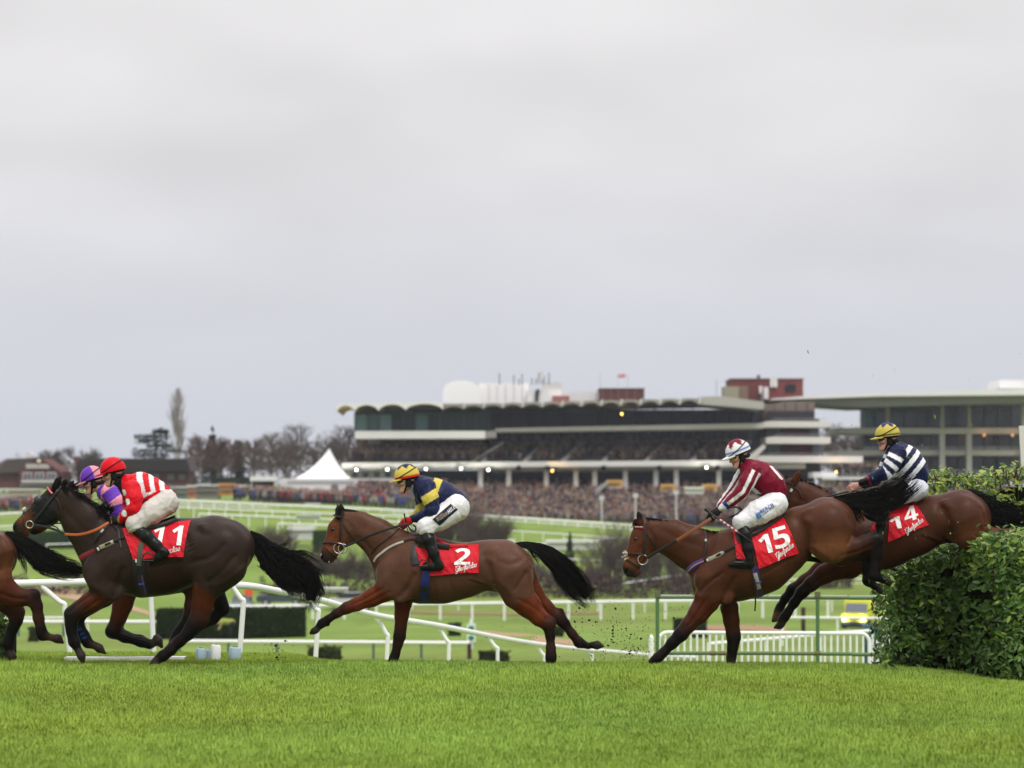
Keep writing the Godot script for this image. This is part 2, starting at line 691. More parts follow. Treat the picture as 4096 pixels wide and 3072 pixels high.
# long hair: strands that follow a guide (x, y, half width, z) and fan out within it
func hair(root: Vector3, org: Vector2, depth: float, guide: Array, count: int, seed_: int, thick := 0.0035, shade := Color(0.009, 0.008, 0.008), loose := 1.0, wide_z := 0.6, from_ := 0.0) -> MB:
	var r := RandomNumberGenerator.new()
	r.seed = seed_
	var m := MB.new()
	var c := PackedVector3Array()
	var w := PackedFloat32Array()
	for g in guide:
		c.append(at(org.x + g[0] * CROP, org.y + g[1] * CROP, depth - (g[3] if g.size() > 3 else 0.0)) - root)
		w.append(g[2] * CROP * depth / F)
	var last := c.size() - 1
	for s in count:
		var u := r.randf_range(-1, 1)
		var uz := r.randf_range(-1, 1) * sqrt(maxf(0.0, 1.0 - u * u * 0.6))
		var start := r.randf() * from_
		var stop := 1.0 - absf(r.randfn(0, 0.16)) * loose - r.randf() * 0.08
		if r.randf() < 0.25: stop *= r.randf_range(0.55, 0.95)
		stop = clampf(stop, start + 0.25, 1.0)
		var ph := r.randf() * TAU
		var am := r.randf_range(0.02, 0.10) * loose
		var fr := r.randf_range(2.0, 6.0)
		var drift := r.randfn(0, 0.16) * loose
		var steps := 12
		var p := PackedVector3Array()
		var rad := PackedFloat32Array()
		for k in steps + 1:
			var t := lerpf(start, stop, float(k) / steps) * last
			var q := mini(int(t), last - 1)
			var fr2 := t - q
			var pos := c[q].cubic_interpolate(c[q + 1], c[maxi(q - 1, 0)], c[mini(q + 2, last)], fr2)
			var ww := lerpf(w[q], w[q + 1], fr2)
			var tan_ := (c[mini(q + 1, last)] - c[q]).normalized()
			var sd := Vector3(-tan_.y, tan_.x, 0)
			var e := u + (drift * float(k) / steps) * 2.0 + am * sin(ph + fr * t) * 2.0
			pos += sd * ww * e + Vector3(0, 0, 1) * ww * wide_z * (uz + 0.25 * sin(ph * 2.0 + t))
			p.append(pos)
			rad.append(thick * (1.0 - 0.85 * pow(float(k) / steps, 2.0)))
		var sc := r.randf_range(0.6, 1.6)
		m.tube(p, rad, 3, Color(shade.r * sc, shade.g * sc, shade.b * sc), 1.0, false)
	return m

func core(root: Vector3, org: Vector2, depth: float, guide: Array, shrink: float, shade: Color, flat := 0.5) -> MB:
	var p := PackedVector3Array()
	var rr := PackedFloat32Array()
	for g in guide:
		p.append(at(org.x + g[0] * CROP, org.y + g[1] * CROP, depth - (g[3] if g.size() > 3 else 0.0)) - root)
		rr.append(g[2] * CROP * depth / F * shrink)
	var pp := curve(p, 4)
	var r2 := PackedFloat32Array()
	for q in pp.size():
		var t := q / 4.0
		var k := mini(int(t), rr.size() - 2)
		r2.append(lerpf(rr[k], rr[k + 1], t - k))
	var m := MB.new()
	m.tube(pp, r2, 10, shade, flat)
	return m

func horse_two(B: Body, root: Vector3, Z: float, C: Coat) -> void:
	var b := C.body; var l := C.low; var g := C.leg; var k := C.black; var fc := C.face
	# trunk
	strip(B, root, OE, Z, 0.84, 0.10, [[1000, 1330, 238], [1190, 1190, 318], [1350, 1278, 385], [1600, 1310, 348], [1850, 1287, 302], [2100, 1218, 268]], [b, b, b, b, b, b])
	strip(B, root, OE, Z, 0.92, 0.08, [[2100, 1218, 268], [2300, 1240, 298], [2430, 1290, 268]], [b, b, b])
	strip(B, root, OE, Z, 0.55, 0.09, [[1010, 1340, 215], [1180, 1330, 240]], [b, b], 0.17)          # shoulder
	strip(B, root, OE, Z, 0.55, 0.06, [[960, 1460, 150], [1090, 1560, 120]], [b, b], 0.2)
	strip(B, root, OE, Z, 0.6, 0.07, [[2400, 1330, 265], [2490, 1560, 186]], [b, b], 0.17)           # near thigh
	strip(B, root, OE, Z, 0.45, 0.05, [[2230, 1130, 90], [2340, 1290, 130], [2300, 1440, 70]], [b, b, l], 0.19)
	strip(B, root, OE, Z, 0.6, 0.07, [[2430, 1330, 265], [2560, 1500, 150]], [b, b], -0.17)
	strip(B, root, OE, Z, 0.5, 0.045, [[1235, 1500, 22], [1130, 1610, 26]], [b], 0.33, true)
	strip(B, root, OE, Z, 0.5, 0.04, [[2200, 1200, 26], [2250, 1380, 30], [2290, 1480, 24]], [b], 0.315, true)
	strip(B, root, OE, Z, 0.5, 0.04, [[2560, 1190, 18], [2600, 1380, 20], [2600, 1520, 14]], [b], 0.34, true)
	# neck
	strip(B, root, OE, Z, 0.52, 0.09, [[470, 715, 128], [590, 765, 162], [790, 885, 205], [975, 1055, 255], [1130, 1200, 285]], [b, b, b, b, b])
	# head
	strip(B, root, OE, Z, 0.50, 0.05, [[400, 690, 108], [330, 800, 112], [282, 950, 98], [243, 1040, 92], [212, 1108, 84]], [fc, fc, fc, Color(0.17, 0.052, 0.018), Color(0.03, 0.02, 0.016)])
	strip(B, root, OE, Z, 0.50, 0.06, [[450, 730, 112], [440, 815, 130], [350, 960, 92]], [b, b, fc])
	strip(B, root, OE, Z, 0.60, 0.03, [[215, 1145, 58], [250, 1165, 38]], [Color(0.03, 0.02, 0.016), Color(0.05, 0.025, 0.018)])
	strip(B, root, OE, Z, 0.55, 0.03, [[300, 1060, 55], [292, 1125, 36]], [Color(0.12, 0.04, 0.016), Color(0.09, 0.035, 0.016)])
	strip(B, root, OE, Z, 0.5, 0.02, [[345, 640, 40, 0.0], [368, 555, 43], [368, 472, 8]], [k, k, k], 0.055)
	strip(B, root, OE, Z, 0.5, 0.02, [[325, 640, 34], [330, 560, 28], [328, 480, 6]], [k, k, k], -0.05)
	# near fore, stretched forward
	strip(B, root, OF, Z, 0.80, 0.05, [[1000, 640, 142], [860, 718, 103], [680, 798, 74], [560, 842, 62], [440, 905, 47], [335, 975, 41], [265, 1025, 46], [218, 1075, 38]], [g, g, g, Color(0.05, 0.015, 0.009), Color(0.026, 0.012, 0.009), k, k, k], 0.15)
	strip(B, root, OF, Z, 0.95, 0.02, [[195, 1105, 42], [165, 1118, 38], [122, 1146, 16]], [HOOF, HOOF, HOOF], 0.15)
	strip(B, root, OF, Z, 0.8, 0.03, [[320, 1030, 22], [345, 1055, 12]], [k, k], 0.15)
	# far fore, standing
	strip(B, root, OF, Z, 0.85, 0.05, [[1235, 770, 112], [1215, 940, 76], [1203, 1070, 64], [1190, 1180, 67], [1168, 1280, 49], [1142, 1390, 44], [1118, 1455, 47], [1085, 1500, 30]], [g, g, Color(0.06, 0.018, 0.01), Color(0.02, 0.01, 0.008), Color(0.03, 0.012, 0.009), k, k, HOOF], -0.14)
	# near hind
	strip(B, root, OG, Z, 0.72, 0.05, [[985, 800, 178], [1120, 935, 142], [1245, 1075, 97], [1352, 1160, 72], [1378, 1290, 51], [1386, 1440, 49], [1388, 1540, 55], [1384, 1590, 58]], [g, g, g, Color(0.03, 0.012, 0.008), k, Color(0.03, 0.013, 0.009), k, k], 0.15)
	strip(B, root, OG, Z, 0.6, 0.03, [[1330, 1060, 30], [1400, 1112, 30], [1415, 1170, 26]], [g, k, k], 0.15)
	# far hind, thrown back
	strip(B, root, OG, Z, 0.72, 0.05, [[1080, 600, 150], [1185, 780, 100], [1320, 945, 82], [1460, 1065, 74], [1545, 1145, 56], [1640, 1270, 47], [1722, 1375, 56], [1830, 1418, 40]], [g, g, g, Color(0.04, 0.014, 0.009), k, Color(0.03, 0.012, 0.009), k, k], -0.15)
	strip(B, root, OG, Z, 0.6, 0.03, [[1430, 1000, 30], [1500, 1003, 34], [1530, 1070, 30]], [g, k, k], -0.15)
	strip(B, root, OG, Z, 0.95, 0.02, [[1880, 1405, 42], [1940, 1405, 50], [2010, 1420, 16]], [k, HOOF, HOOF], -0.15)

func horse_fifteen(B: Body, root: Vector3, Z: float, C: Coat) -> void:
	var b := C.body; var l := C.low; var g := C.leg; var k := C.black; var fc := C.face
	strip(B, root, OH, Z, 0.84, 0.10, [[1190, 1750, 282], [1480, 1545, 425], [1750, 1480, 388], [2000, 1330, 311], [2230, 1130, 260]], [b, b, b, b, b])
	strip(B, root, OH, Z, 0.92, 0.08, [[2230, 1130, 260], [2530, 1062, 298], [2600, 1080, 285]], [b, b, b])
	strip(B, root, OH, Z, 0.55, 0.09, [[1190, 1730, 230], [1400, 1600, 250]], [b, b], 0.18)
	strip(B, root, OH, Z, 0.50, 0.06, [[1130, 1880, 120], [1330, 1940, 90]], [b, l], 0.22)
	strip(B, root, OH, Z, 0.6, 0.07, [[2570, 1100, 275], [2570, 1300, 232]], [b, Color(0.135, 0.052, 0.024)], 0.17)
	strip(B, root, OH, Z, 0.6, 0.07, [[2570, 1100, 265], [2600, 1280, 215]], [b, b], -0.17)
	strip(B, root, OH, Z, 0.45, 0.05, [[2330, 960, 80], [2430, 1090, 120], [2400, 1350, 70]], [b, b, Color(0.15, 0.06, 0.027)], 0.18)
	strip(B, root, OH, Z, 0.4, 0.03, [[2330, 1480, 40], [2450, 1500, 34]], [k, k], 0.0)                # sheath
	strip(B, root, OH, Z, 0.52, 0.09, [[400, 1120, 112], [480, 1185, 160], [680, 1230, 203], [900, 1345, 242], [1130, 1470, 290]], [b, b, b, b, b])
	strip(B, root, OH, Z, 0.50, 0.05, [[325, 1090, 98], [305, 1240, 115], [272, 1360, 112], [235, 1450, 100], [200, 1545, 92], [178, 1612, 84]], [fc, fc, fc, fc, Color(0.16, 0.055, 0.02), Color(0.018, 0.014, 0.012)])
	strip(B, root, OH, Z, 0.50, 0.06, [[400, 1160, 108], [385, 1260, 136], [300, 1440, 88]], [b, b, fc])
	strip(B, root, OH, Z, 0.60, 0.03, [[190, 1640, 58], [240, 1655, 44], [285, 1640, 34]], [Color(0.018, 0.014, 0.012), Color(0.03, 0.018, 0.014), Color(0.06, 0.026, 0.016)])
	strip(B, root, OH, Z, 0.5, 0.02, [[300, 1050, 40], [290, 965, 36], [268, 892, 6]], [g, k, k], 0.05)
	strip(B, root, OH, Z, 0.5, 0.02, [[270, 1060, 40], [250, 1030, 30], [225, 1070, 20]], [k, k, k], -0.05)
	# near fore, reaching for the ground
	strip(B, root, OI, Z, 0.80, 0.05, [[1095, 765, 158], [1000, 905, 116], [885, 1040, 86], [790, 1155, 80], [685, 1262, 61], [585, 1370, 50], [520, 1430, 52], [462, 1474, 38], [430, 1480, 26]], [g, g, Color(0.05, 0.016, 0.009), k, k, k, k, k, HOOF], 0.15)
	strip(B, root, OI, Z, 0.6, 0.04, [[1010, 700, 60], [1180, 790, 55]], [g, g], 0.2)
	# far fore
	strip(B, root, OI, Z, 0.85, 0.05, [[1365, 840, 112], [1392, 1000, 88], [1412, 1130, 76], [1420, 1205, 74], [1407, 1320, 58], [1392, 1430, 51], [1388, 1495, 53]], [g, g, Color(0.03, 0.012, 0.008), k, k, k, HOOF], -0.14)
	# near hind, folded
	strip(B, root, OJ, Z, 0.72, 0.05, [[1030, 1060, 128], [1250, 1015, 102], [1400, 965, 92], [1500, 930, 84], [1510, 1090, 66], [1495, 1240, 57], [1490, 1350, 60], [1580, 1400, 44]], [Color(0.09, 0.033, 0.017), Color(0.05, 0.018, 0.011), Color(0.035, 0.013, 0.009), k, k, k, k, k], 0.15)
	strip(B, root, OJ, Z, 0.95, 0.02, [[1610, 1405, 46], [1670, 1430, 50], [1730, 1468, 16]], [k, HOOF, HOOF], 0.15)
	strip(B, root, OJ, Z, 0.72, 0.05, [[1080, 1140, 110], [1290, 1080, 92], [1420, 990, 84], [1415, 1120, 64], [1402, 1270, 55], [1410, 1410, 58], [1490, 1480, 45]], [Color(0.07, 0.026, 0.014), Color(0.03, 0.012, 0.009), k, k, k, k, k], -0.1)
	strip(B, root, OJ, Z, 0.95, 0.02, [[1520, 1490, 46], [1565, 1525, 48], [1620, 1572, 16]], [k, HOOF, HOOF], -0.1)

func horse_eleven(B: Body, root: Vector3, Z: float, C: Coat) -> void:
	var b := C.body; var l := C.low; var g := C.leg; var k := C.black; var fc := C.face
	strip(B, root, OA, Z, 0.82, 0.10, [[1235, 1285, 250], [1480, 1125, 398], [1700, 1132, 450], [1950, 1140, 410], [2200, 1062, 382]], [b, b, b, l, l])
	strip(B, root, OA, Z, 0.88, 0.08, [[2200, 1062, 382], [2560, 992, 342], [2715, 1012, 335]], [b, b, b])
	strip(B, root, OA, Z, 0.55, 0.09, [[1220, 1290, 225], [1420, 1200, 270]], [b, b], 0.18)
	strip(B, root, OA, Z, 0.5, 0.05, [[1200, 1440, 150], [1380, 1540, 110]], [b, b], 0.22)
	strip(B, root, OA, Z, 0.6, 0.07, [[2660, 1050, 310], [2640, 1210, 300], [2545, 1380, 215]], [b, b, b], 0.17)
	strip(B, root, OA, Z, 0.6, 0.07, [[2660, 1050, 300], [2660, 1210, 280]], [b, b], -0.17)
	strip(B, root, OA, Z, 0.45, 0.04, [[2430, 800, 60], [2500, 880, 100], [2420, 1160, 80]], [b, b, b], 0.2)
	strip(B, root, OA, Z, 0.42, 0.04, [[2700, 1250, 70], [2860, 1050, 90]], [b, b], 0.19)
	strip(B, root, OA, Z, 0.52, 0.09, [[720, 430, 130], [825, 500, 172], [1000, 712, 232], [1180, 960, 268], [1300, 1080, 300]], [b, b, b, b, b])
	strip(B, root, OA, Z, 0.50, 0.05, [[625, 400, 108], [510, 545, 122], [405, 640, 104], [305, 718, 92], [230, 768, 82]], [fc, fc, Color(0.05, 0.022, 0.014), Color(0.15, 0.05, 0.018), Color(0.025, 0.018, 0.015)])
	strip(B, root, OA, Z, 0.50, 0.06, [[660, 440, 110], [615, 535, 142], [480, 660, 95]], [b, fc, fc])
	strip(B, root, OA, Z, 0.60, 0.03, [[232, 800, 58], [290, 840, 40], [320, 848, 32]], [Color(0.02, 0.015, 0.013), Color(0.035, 0.018, 0.013), Color(0.05, 0.022, 0.014)])
	strip(B, root, OA, Z, 0.5, 0.02, [[655, 300, 48], [695, 215, 42], [742, 145, 6]], [k, k, k], 0.055)
	strip(B, root, OA, Z, 0.5, 0.02, [[740, 290, 42], [780, 230, 34], [806, 172, 6]], [k, k, k], -0.05)
	# near fore
	strip(B, root, OB, Z, 0.80, 0.05, [[1230, 455, 138], [1085, 560, 116], [955, 640, 94], [862, 705, 88], [850, 820, 67], [858, 920, 55], [885, 1030, 62], [930, 1120, 45]], [g, g, Color(0.03, 0.013, 0.009), k, k, k, k, k], 0.16)
	strip(B, root, OB, Z, 0.95, 0.02, [[945, 1150, 46], [972, 1200, 50], [992, 1275, 24]], [HOOF, HOOF, HOOF], 0.16)
	# far fore in a dark boot
	strip(B, root, OB, Z, 0.80, 0.05, [[1250, 500, 120], [1080, 590, 100], [915, 745, 78], [940, 850, 62], [1000, 960, 64], [1050, 1045, 54], [1125, 1078, 40]], [k, k, k, k, Color(0.006, 0.008, 0.014), k, Color(0.05, 0.024, 0.014)], -0.1)
	strip(B, root, OB, Z, 0.95, 0.02, [[1145, 1080, 46], [1190, 1112, 50], [1258, 1170, 18]], [HOOF, HOOF, HOOF], -0.1)
	# near hind, pushing off
	strip(B, root, OC, Z, 0.72, 0.05, [[880, 780, 190], [800, 960, 152], [755, 1140, 114], [715, 1290, 100], [655, 1390, 88]], [g, g, g, Color(0.03, 0.012, 0.009), k], 0.15)
	strip(B, root, OD, Z, 0.80, 0.05, [[655, 837, 88], [590, 930, 72], [490, 1025, 60], [385, 1130, 55], [285, 1200, 60], [225, 1235, 48]], [k, k, k, k, k, k], 0.15)
	strip(B, root, OD, Z, 0.95, 0.02, [[215, 1250, 52], [190, 1280, 50], [110, 1316, 18]], [HOOF, HOOF, HOOF], 0.15)
	strip(B, root, OC, Z, 0.6, 0.04, [[840, 1180, 40], [800, 1330, 40], [740, 1400, 40]], [k, k, k], 0.15)
	# far hind
	strip(B, root, OC, Z, 0.72, 0.05, [[900, 800, 150], [905, 960, 108], [965, 1105, 82], [1008, 1195, 66], [880, 1310, 64], [660, 1450, 50], [470, 1560, 44], [400, 1610, 44]], [k, k, k, k, k, k, k, Color(0.06, 0.035, 0.028)], -0.12)
	strip(B, root, OC, Z, 0.9, 0.03, [[400, 1620, 44], [330, 1680, 40]], [Color(0.05, 0.03, 0.024), HOOF], -0.12)

func horse_fourteen(B: Body, root: Vector3, Z: float, C: Coat) -> void:
	var b := C.body; var l := C.low; var g := C.leg; var k := C.black; var fc := C.face
	strip(B, root, OJ, Z, 0.84, 0.10, [[1160, 970, 300], [1350, 940, 385], [1650, 880, 350], [1950, 818, 290]], [b, b, l, l])
	strip(B, root, OK_, Z, 0.90, 0.08, [[888, 1266, 290], [1150, 1132, 272], [1450, 1092, 303], [1530, 1120, 285]], [b, b, b, b])
	strip(B, root, OK_, Z, 0.6, 0.07, [[1510, 1130, 275], [1570, 1270, 228]], [b, Color(0.1, 0.036, 0.017)], 0.17)
	strip(B, root, OK_, Z, 0.6, 0.07, [[1530, 1130, 265], [1600, 1270, 210]], [b, b], -0.17)
	strip(B, root, OK_, Z, 0.45, 0.05, [[1280, 960, 60], [1390, 1060, 110], [1350, 1310, 70]], [b, b, b], 0.18)
	strip(B, root, OJ, Z, 0.55, 0.09, [[1160, 1000, 230], [1300, 930, 240]], [b, b], 0.18)
	strip(B, root, OJ, Z, 0.52, 0.09, [[540, 340, 120], [640, 400, 155], [820, 520, 195], [1000, 660, 235], [1180, 780, 280]], [b, b, b, b, b])
	strip(B, root, OJ, Z, 0.50, 0.05, [[490, 270, 88], [450, 420, 112], [400, 560, 108], [355, 680, 96], [320, 780, 88]], [fc, fc, fc, Color(0.12, 0.045, 0.018), Color(0.02, 0.015, 0.013)])
	strip(B, root, OJ, Z, 0.50, 0.06, [[545, 330, 100], [525, 440, 130], [440, 600, 85]], [b, b, fc])
	strip(B, root, OJ, Z, 0.60, 0.03, [[330, 810, 56], [390, 820, 40]], [Color(0.02, 0.015, 0.013), Color(0.03, 0.018, 0.014)])
	strip(B, root, OJ, Z, 0.5, 0.02, [[530, 215, 44], [575, 145, 36], [612, 88, 6]], [g, g, k], 0.05)
	strip(B, root, OJ, Z, 0.5, 0.02, [[450, 200, 34], [440, 165, 18], [430, 168, 6]], [k, k, k], -0.05)
	# fore legs, coming down together
	strip(B, root, OI, Z, 0.80, 0.05, [[2800, 330, 170], [2700, 350, 140], [2500, 440, 108], [2350, 552, 80], [2235, 655, 70], [2142, 782, 51], [2062, 900, 45], [2018, 960, 50], [1985, 1003, 42]], [g, g, g, Color(0.03, 0.012, 0.009), k, k, k, k, Color(0.02, 0.014, 0.012)], 0.14)
	strip(B, root, OI, Z, 0.95, 0.02, [[1995, 1030, 44], [1968, 1052, 44], [1905, 1080, 14]], [HOOF, HOOF, HOOF], 0.14)
	strip(B, root, OI, Z, 0.80, 0.05, [[2650, 280, 130], [2450, 390, 92], [2270, 520, 70], [2125, 622, 62], [2035, 730, 46], [1975, 832, 42], [1945, 885, 46]], [g, g, Color(0.05, 0.018, 0.011), k, k, k, Color(0.03, 0.016, 0.012)], -0.14)
	strip(B, root, OI, Z, 0.95, 0.02, [[1942, 920, 50], [1925, 960, 46], [1885, 1002, 18]], [Color(0.1, 0.05, 0.025), Color(0.13, 0.07, 0.035), HOOF], -0.14)
	# hind legs trailing over the hedge
	strip(B, root, OK_, Z, 0.72, 0.05, [[1680, 1330, 168], [1860, 1345, 105], [2060, 1318, 78], [2230, 1290, 66], [2400, 1330, 50], [2560, 1400, 46], [2640, 1450, 50], [2700, 1500, 40]], [Color(0.09, 0.032, 0.016), Color(0.09, 0.03, 0.014), Color(0.06, 0.02, 0.011), k, k, k, k, HOOF], 0.14)
	strip(B, root, OK_, Z, 0.72, 0.05, [[1700, 1300, 150], [1900, 1300, 100], [2100, 1270, 76], [2280, 1240, 64], [2440, 1270, 50], [2600, 1330, 48], [2740, 1400, 40]], [g, g, k, k, k, k, HOOF], -0.14)

func horse_leader(B: Body, root: Vector3, Z: float, C: Coat) -> void:
	var b := C.body; var l := C.low; var g := C.leg; var k := C.black
	strip(B, root, OA, Z, 0.90, 0.08, [[-100, 1112, 308], [-260, 1090, 318], [-560, 1130, 340], [-900, 1160, 390], [-1180, 1190, 370], [-1420, 1260, 270]], [b, b, b, b, b, b])
	strip(B, root, OA, Z, 0.6, 0.07, [[-110, 1130, 295], [-50, 1310, 190]], [b, Color(0.12, 0.045, 0.02)], 0.16)
	strip(B, root, OA, Z, 0.6, 0.07, [[-120, 1130, 290], [-60, 1310, 190]], [b, g], -0.16)
	strip(B, root, OA, Z, 0.5, 0.09, [[-1250, 1100, 300], [-1500, 800, 210], [-1680, 560, 150]], [b, b, b])
	strip(B, root, OA, Z, 0.5, 0.05, [[-1680, 540, 130], [-1820, 680, 120], [-1980, 830, 90], [-2050, 890, 80]], [b, b, b, k])
	strip(B, root, OB, Z, 0.72, 0.05, [[20, 400, 190], [190, 500, 118], [330, 500, 92], [408, 472, 66], [438, 600, 64], [462, 750, 60], [490, 880, 55], [508, 955, 56], [595, 975, 45]], [g, g, Color(0.05, 0.018, 0.011), Color(0.02, 0.01, 0.008), Color(0.03, 0.012, 0.009), Color(0.05, 0.018, 0.011), k, k, Color(0.05, 0.027, 0.016)], 0.14)
	strip(B, root, OB, Z, 0.95, 0.02, [[640, 985, 46], [690, 995, 54], [755, 1045, 16]], [Color(0.05, 0.027, 0.016), Color(0.05, 0.027, 0.02), HOOF], 0.14)
	strip(B, root, OB, Z, 0.72, 0.05, [[100, 560, 160], [190, 680, 100], [195, 780, 68], [150, 880, 58], [110, 990, 52], [100, 1060, 62], [112, 1140, 45]], [Color(0.05, 0.018, 0.011), Color(0.04, 0.015, 0.01), Color(0.02, 0.01, 0.008), k, k, k, k], -0.14)
	strip(B, root, OB, Z, 0.95, 0.02, [[125, 1170, 50], [145, 1210, 52], [150, 1295, 20]], [HOOF, HOOF, HOOF], -0.14)
	strip(B, root, OB, Z, 0.8, 0.05, [[-1250, 480, 150], [-1500, 640, 90], [-1700, 760, 75], [-1850, 900, 50], [-2000, 1050, 50], [-2080, 1120, 45]], [g, g, k, k, k, HOOF], 0.15)
	strip(B, root, OB, Z, 0.8, 0.05, [[-1200, 480, 150], [-1300, 700, 90], [-1280, 880, 75], [-1150, 1000, 50], [-1080, 1080, 48], [-1020, 1060, 40]], [g, g, k, k, k, HOOF], -0.15)

func horse_hidden(B: Body, root: Vector3, Z: float, C: Coat) -> void:
	var b := C.body; var k := C.black; var g := C.leg
	strip(B, root, OA, Z, 0.84, 0.10, [[1380, 1300, 235], [1600, 1190, 340], [1850, 1200, 370], [2100, 1200, 330], [2350, 1130, 300], [2600, 1090, 280], [2680, 1110, 260]], [b, b, b, b, b, b, b])
	strip(B, root, OA, Z, 0.5, 0.09, [[900, 560, 120], [1060, 740, 150], [1240, 960, 215], [1420, 1130, 280]], [b, b, b, b])
	strip(B, root, OA, Z, 0.5, 0.05, [[790, 430, 95], [690, 560, 105], [590, 650, 95], [480, 740, 80], [410, 790, 70]], [b, b, b, g, k])
	strip(B, root, OA, Z, 0.5, 0.02, [[815, 330, 46], [855, 255, 38], [892, 198, 6]], [k, k, k], 0.05)
	strip(B, root, OA, Z, 0.5, 0.02, [[880, 330, 40], [915, 270, 34], [945, 220, 6]], [k, k, k], -0.05)
	strip(B, root, OA, Z, 0.6, 0.07, [[2650, 1140, 250], [2560, 1340, 180]], [b, b], 0.15)
	# folded fore leg that shows under the leader's chest
	strip(B, root, OB, Z, 0.80, 0.05, [[1490, 440, 150], [1462, 600, 112], [1425, 720, 90], [1345, 905, 80], [1490, 978, 58], [1690, 1035, 54], [1790, 1062, 50], [1850, 1040, 44]], [g, g, g, k, k, k, k, Color(0.05, 0.03, 0.024)], 0.15)
	strip(B, root, OB, Z, 0.95, 0.02, [[1870, 985, 46], [1890, 1020, 54], [1935, 1095, 20]], [HOOF, HOOF, HOOF], 0.15)
	strip(B, root, OB, Z, 0.80, 0.05, [[1500, 440, 130], [1470, 600, 100], [1430, 740, 80], [1380, 900, 70], [1500, 960, 52], [1680, 1000, 46], [1760, 1030, 44]], [g, g, k, k, k, k, HOOF], -0.15)
	# hind leg seen in front of the leader's
	strip(B, root, OC, Z, 0.72, 0.05, [[680, 800, 120], [625, 960, 72], [605, 1150, 55], [585, 1290, 55], [530, 1400, 55], [465, 1470, 48], [425, 1540, 42], [390, 1590, 40]], [g, g, Color(0.04, 0.014, 0.009), k, k, k, k, HOOF], 0.0)
	strip(B, root, OC, Z, 0.72, 0.05, [[800, 800, 120], [800, 960, 82], [860, 1120, 66], [760, 1240, 50], [650, 1350, 46], [600, 1400, 44]], [b, k, k, k, k, HOOF], -0.2)
# ---------------------------------------------------------------- riders
const SKIN := Color(0.62, 0.335, 0.265)
const LIP := Color(0.30, 0.10, 0.085)
var head_proto: Body
var hand_proto: Body

func make_head() -> void:      # faces -x, chin down, centre between the ears
	var B := Body.new()
	B.cell = 0.0055
	B.smooth_colour = 1
	var s := SKIN
	B.limb(Vector3(0.012, 0.035, 0), 0.092, Vector3(-0.012, 0.03, 0), 0.088, 0.82, 0.03, s, s)
	B.limb(Vector3(-0.025, 0.0, 0), 0.072, Vector3(-0.042, -0.06, 0), 0.05, 0.88, 0.03, s, s)
	B.limb(Vector3(0.0, -0.06, 0.025), 0.04, Vector3(-0.066, -0.095, 0), 0.026, 0.9, 0.03, s, s)
	B.limb(Vector3(0.0, -0.06, -0.025), 0.04, Vector3(-0.066, -0.095, 0), 0.026, 0.9, 0.03, s, s)
	B.limb(Vector3(-0.085, 0.022, -0.032), 0.013, Vector3(-0.085, 0.022, 0.032), 0.013, 1.0, 0.02, s, s)
	B.limb(Vector3(-0.088, 0.012, 0), 0.010, Vector3(-0.112, -0.032, 0), 0.0135, 1.1, 0.012, s, Color(0.47, 0.2, 0.15))
	B.limb(Vector3(-0.098, -0.036, 0.013), 0.008, Vector3(-0.098, -0.036, -0.013), 0.008, 1.0, 0.01, s, s)
	B.limb(Vector3(-0.082, -0.028, 0.035), 0.02, Vector3(-0.06, -0.02, 0.05), 0.022, 1.0, 0.02, Color(0.47, 0.2, 0.15), s)
	B.limb(Vector3(-0.082, -0.028, -0.035), 0.02, Vector3(-0.06, -0.02, -0.05), 0.022, 1.0, 0.02, Color(0.47, 0.2, 0.15), s)
	B.limb(Vector3(-0.092, -0.058, -0.02), 0.008, Vector3(-0.092, -0.058, 0.02), 0.008, 1.0, 0.006, LIP, LIP)
	B.limb(Vector3(-0.090, -0.075, -0.017), 0.009, Vector3(-0.090, -0.075, 0.017), 0.009, 1.0, 0.006, LIP, LIP)
	B.limb(Vector3(-0.080, -0.102, -0.008), 0.018, Vector3(-0.080, -0.102, 0.008), 0.018, 1.0, 0.015, s, s)
	for z in [-1.0, 1.0]:
		B.limb(Vector3(-0.088, 0.004, 0.031 * z), 0.013, Vector3(-0.084, 0.004, 0.033 * z), 0.013, 1.0, 0.01, Color.BLACK, Color.BLACK, true)
		B.limb(Vector3(-0.080, 0.004, 0.031 * z), 0.0115, Vector3(-0.079, 0.004, 0.031 * z), 0.0115, 1.0, 0.001, Color(0.5, 0.48, 0.45), Color(0.05, 0.03, 0.02))
		B.limb(Vector3(0.012, 0.02, 0.078 * z), 0.013, Vector3(0.006, -0.025, 0.076 * z), 0.010, 0.7, 0.008, Color(0.45, 0.18, 0.13), Color(0.45, 0.18, 0.13))
	B.run()
	head_proto = B

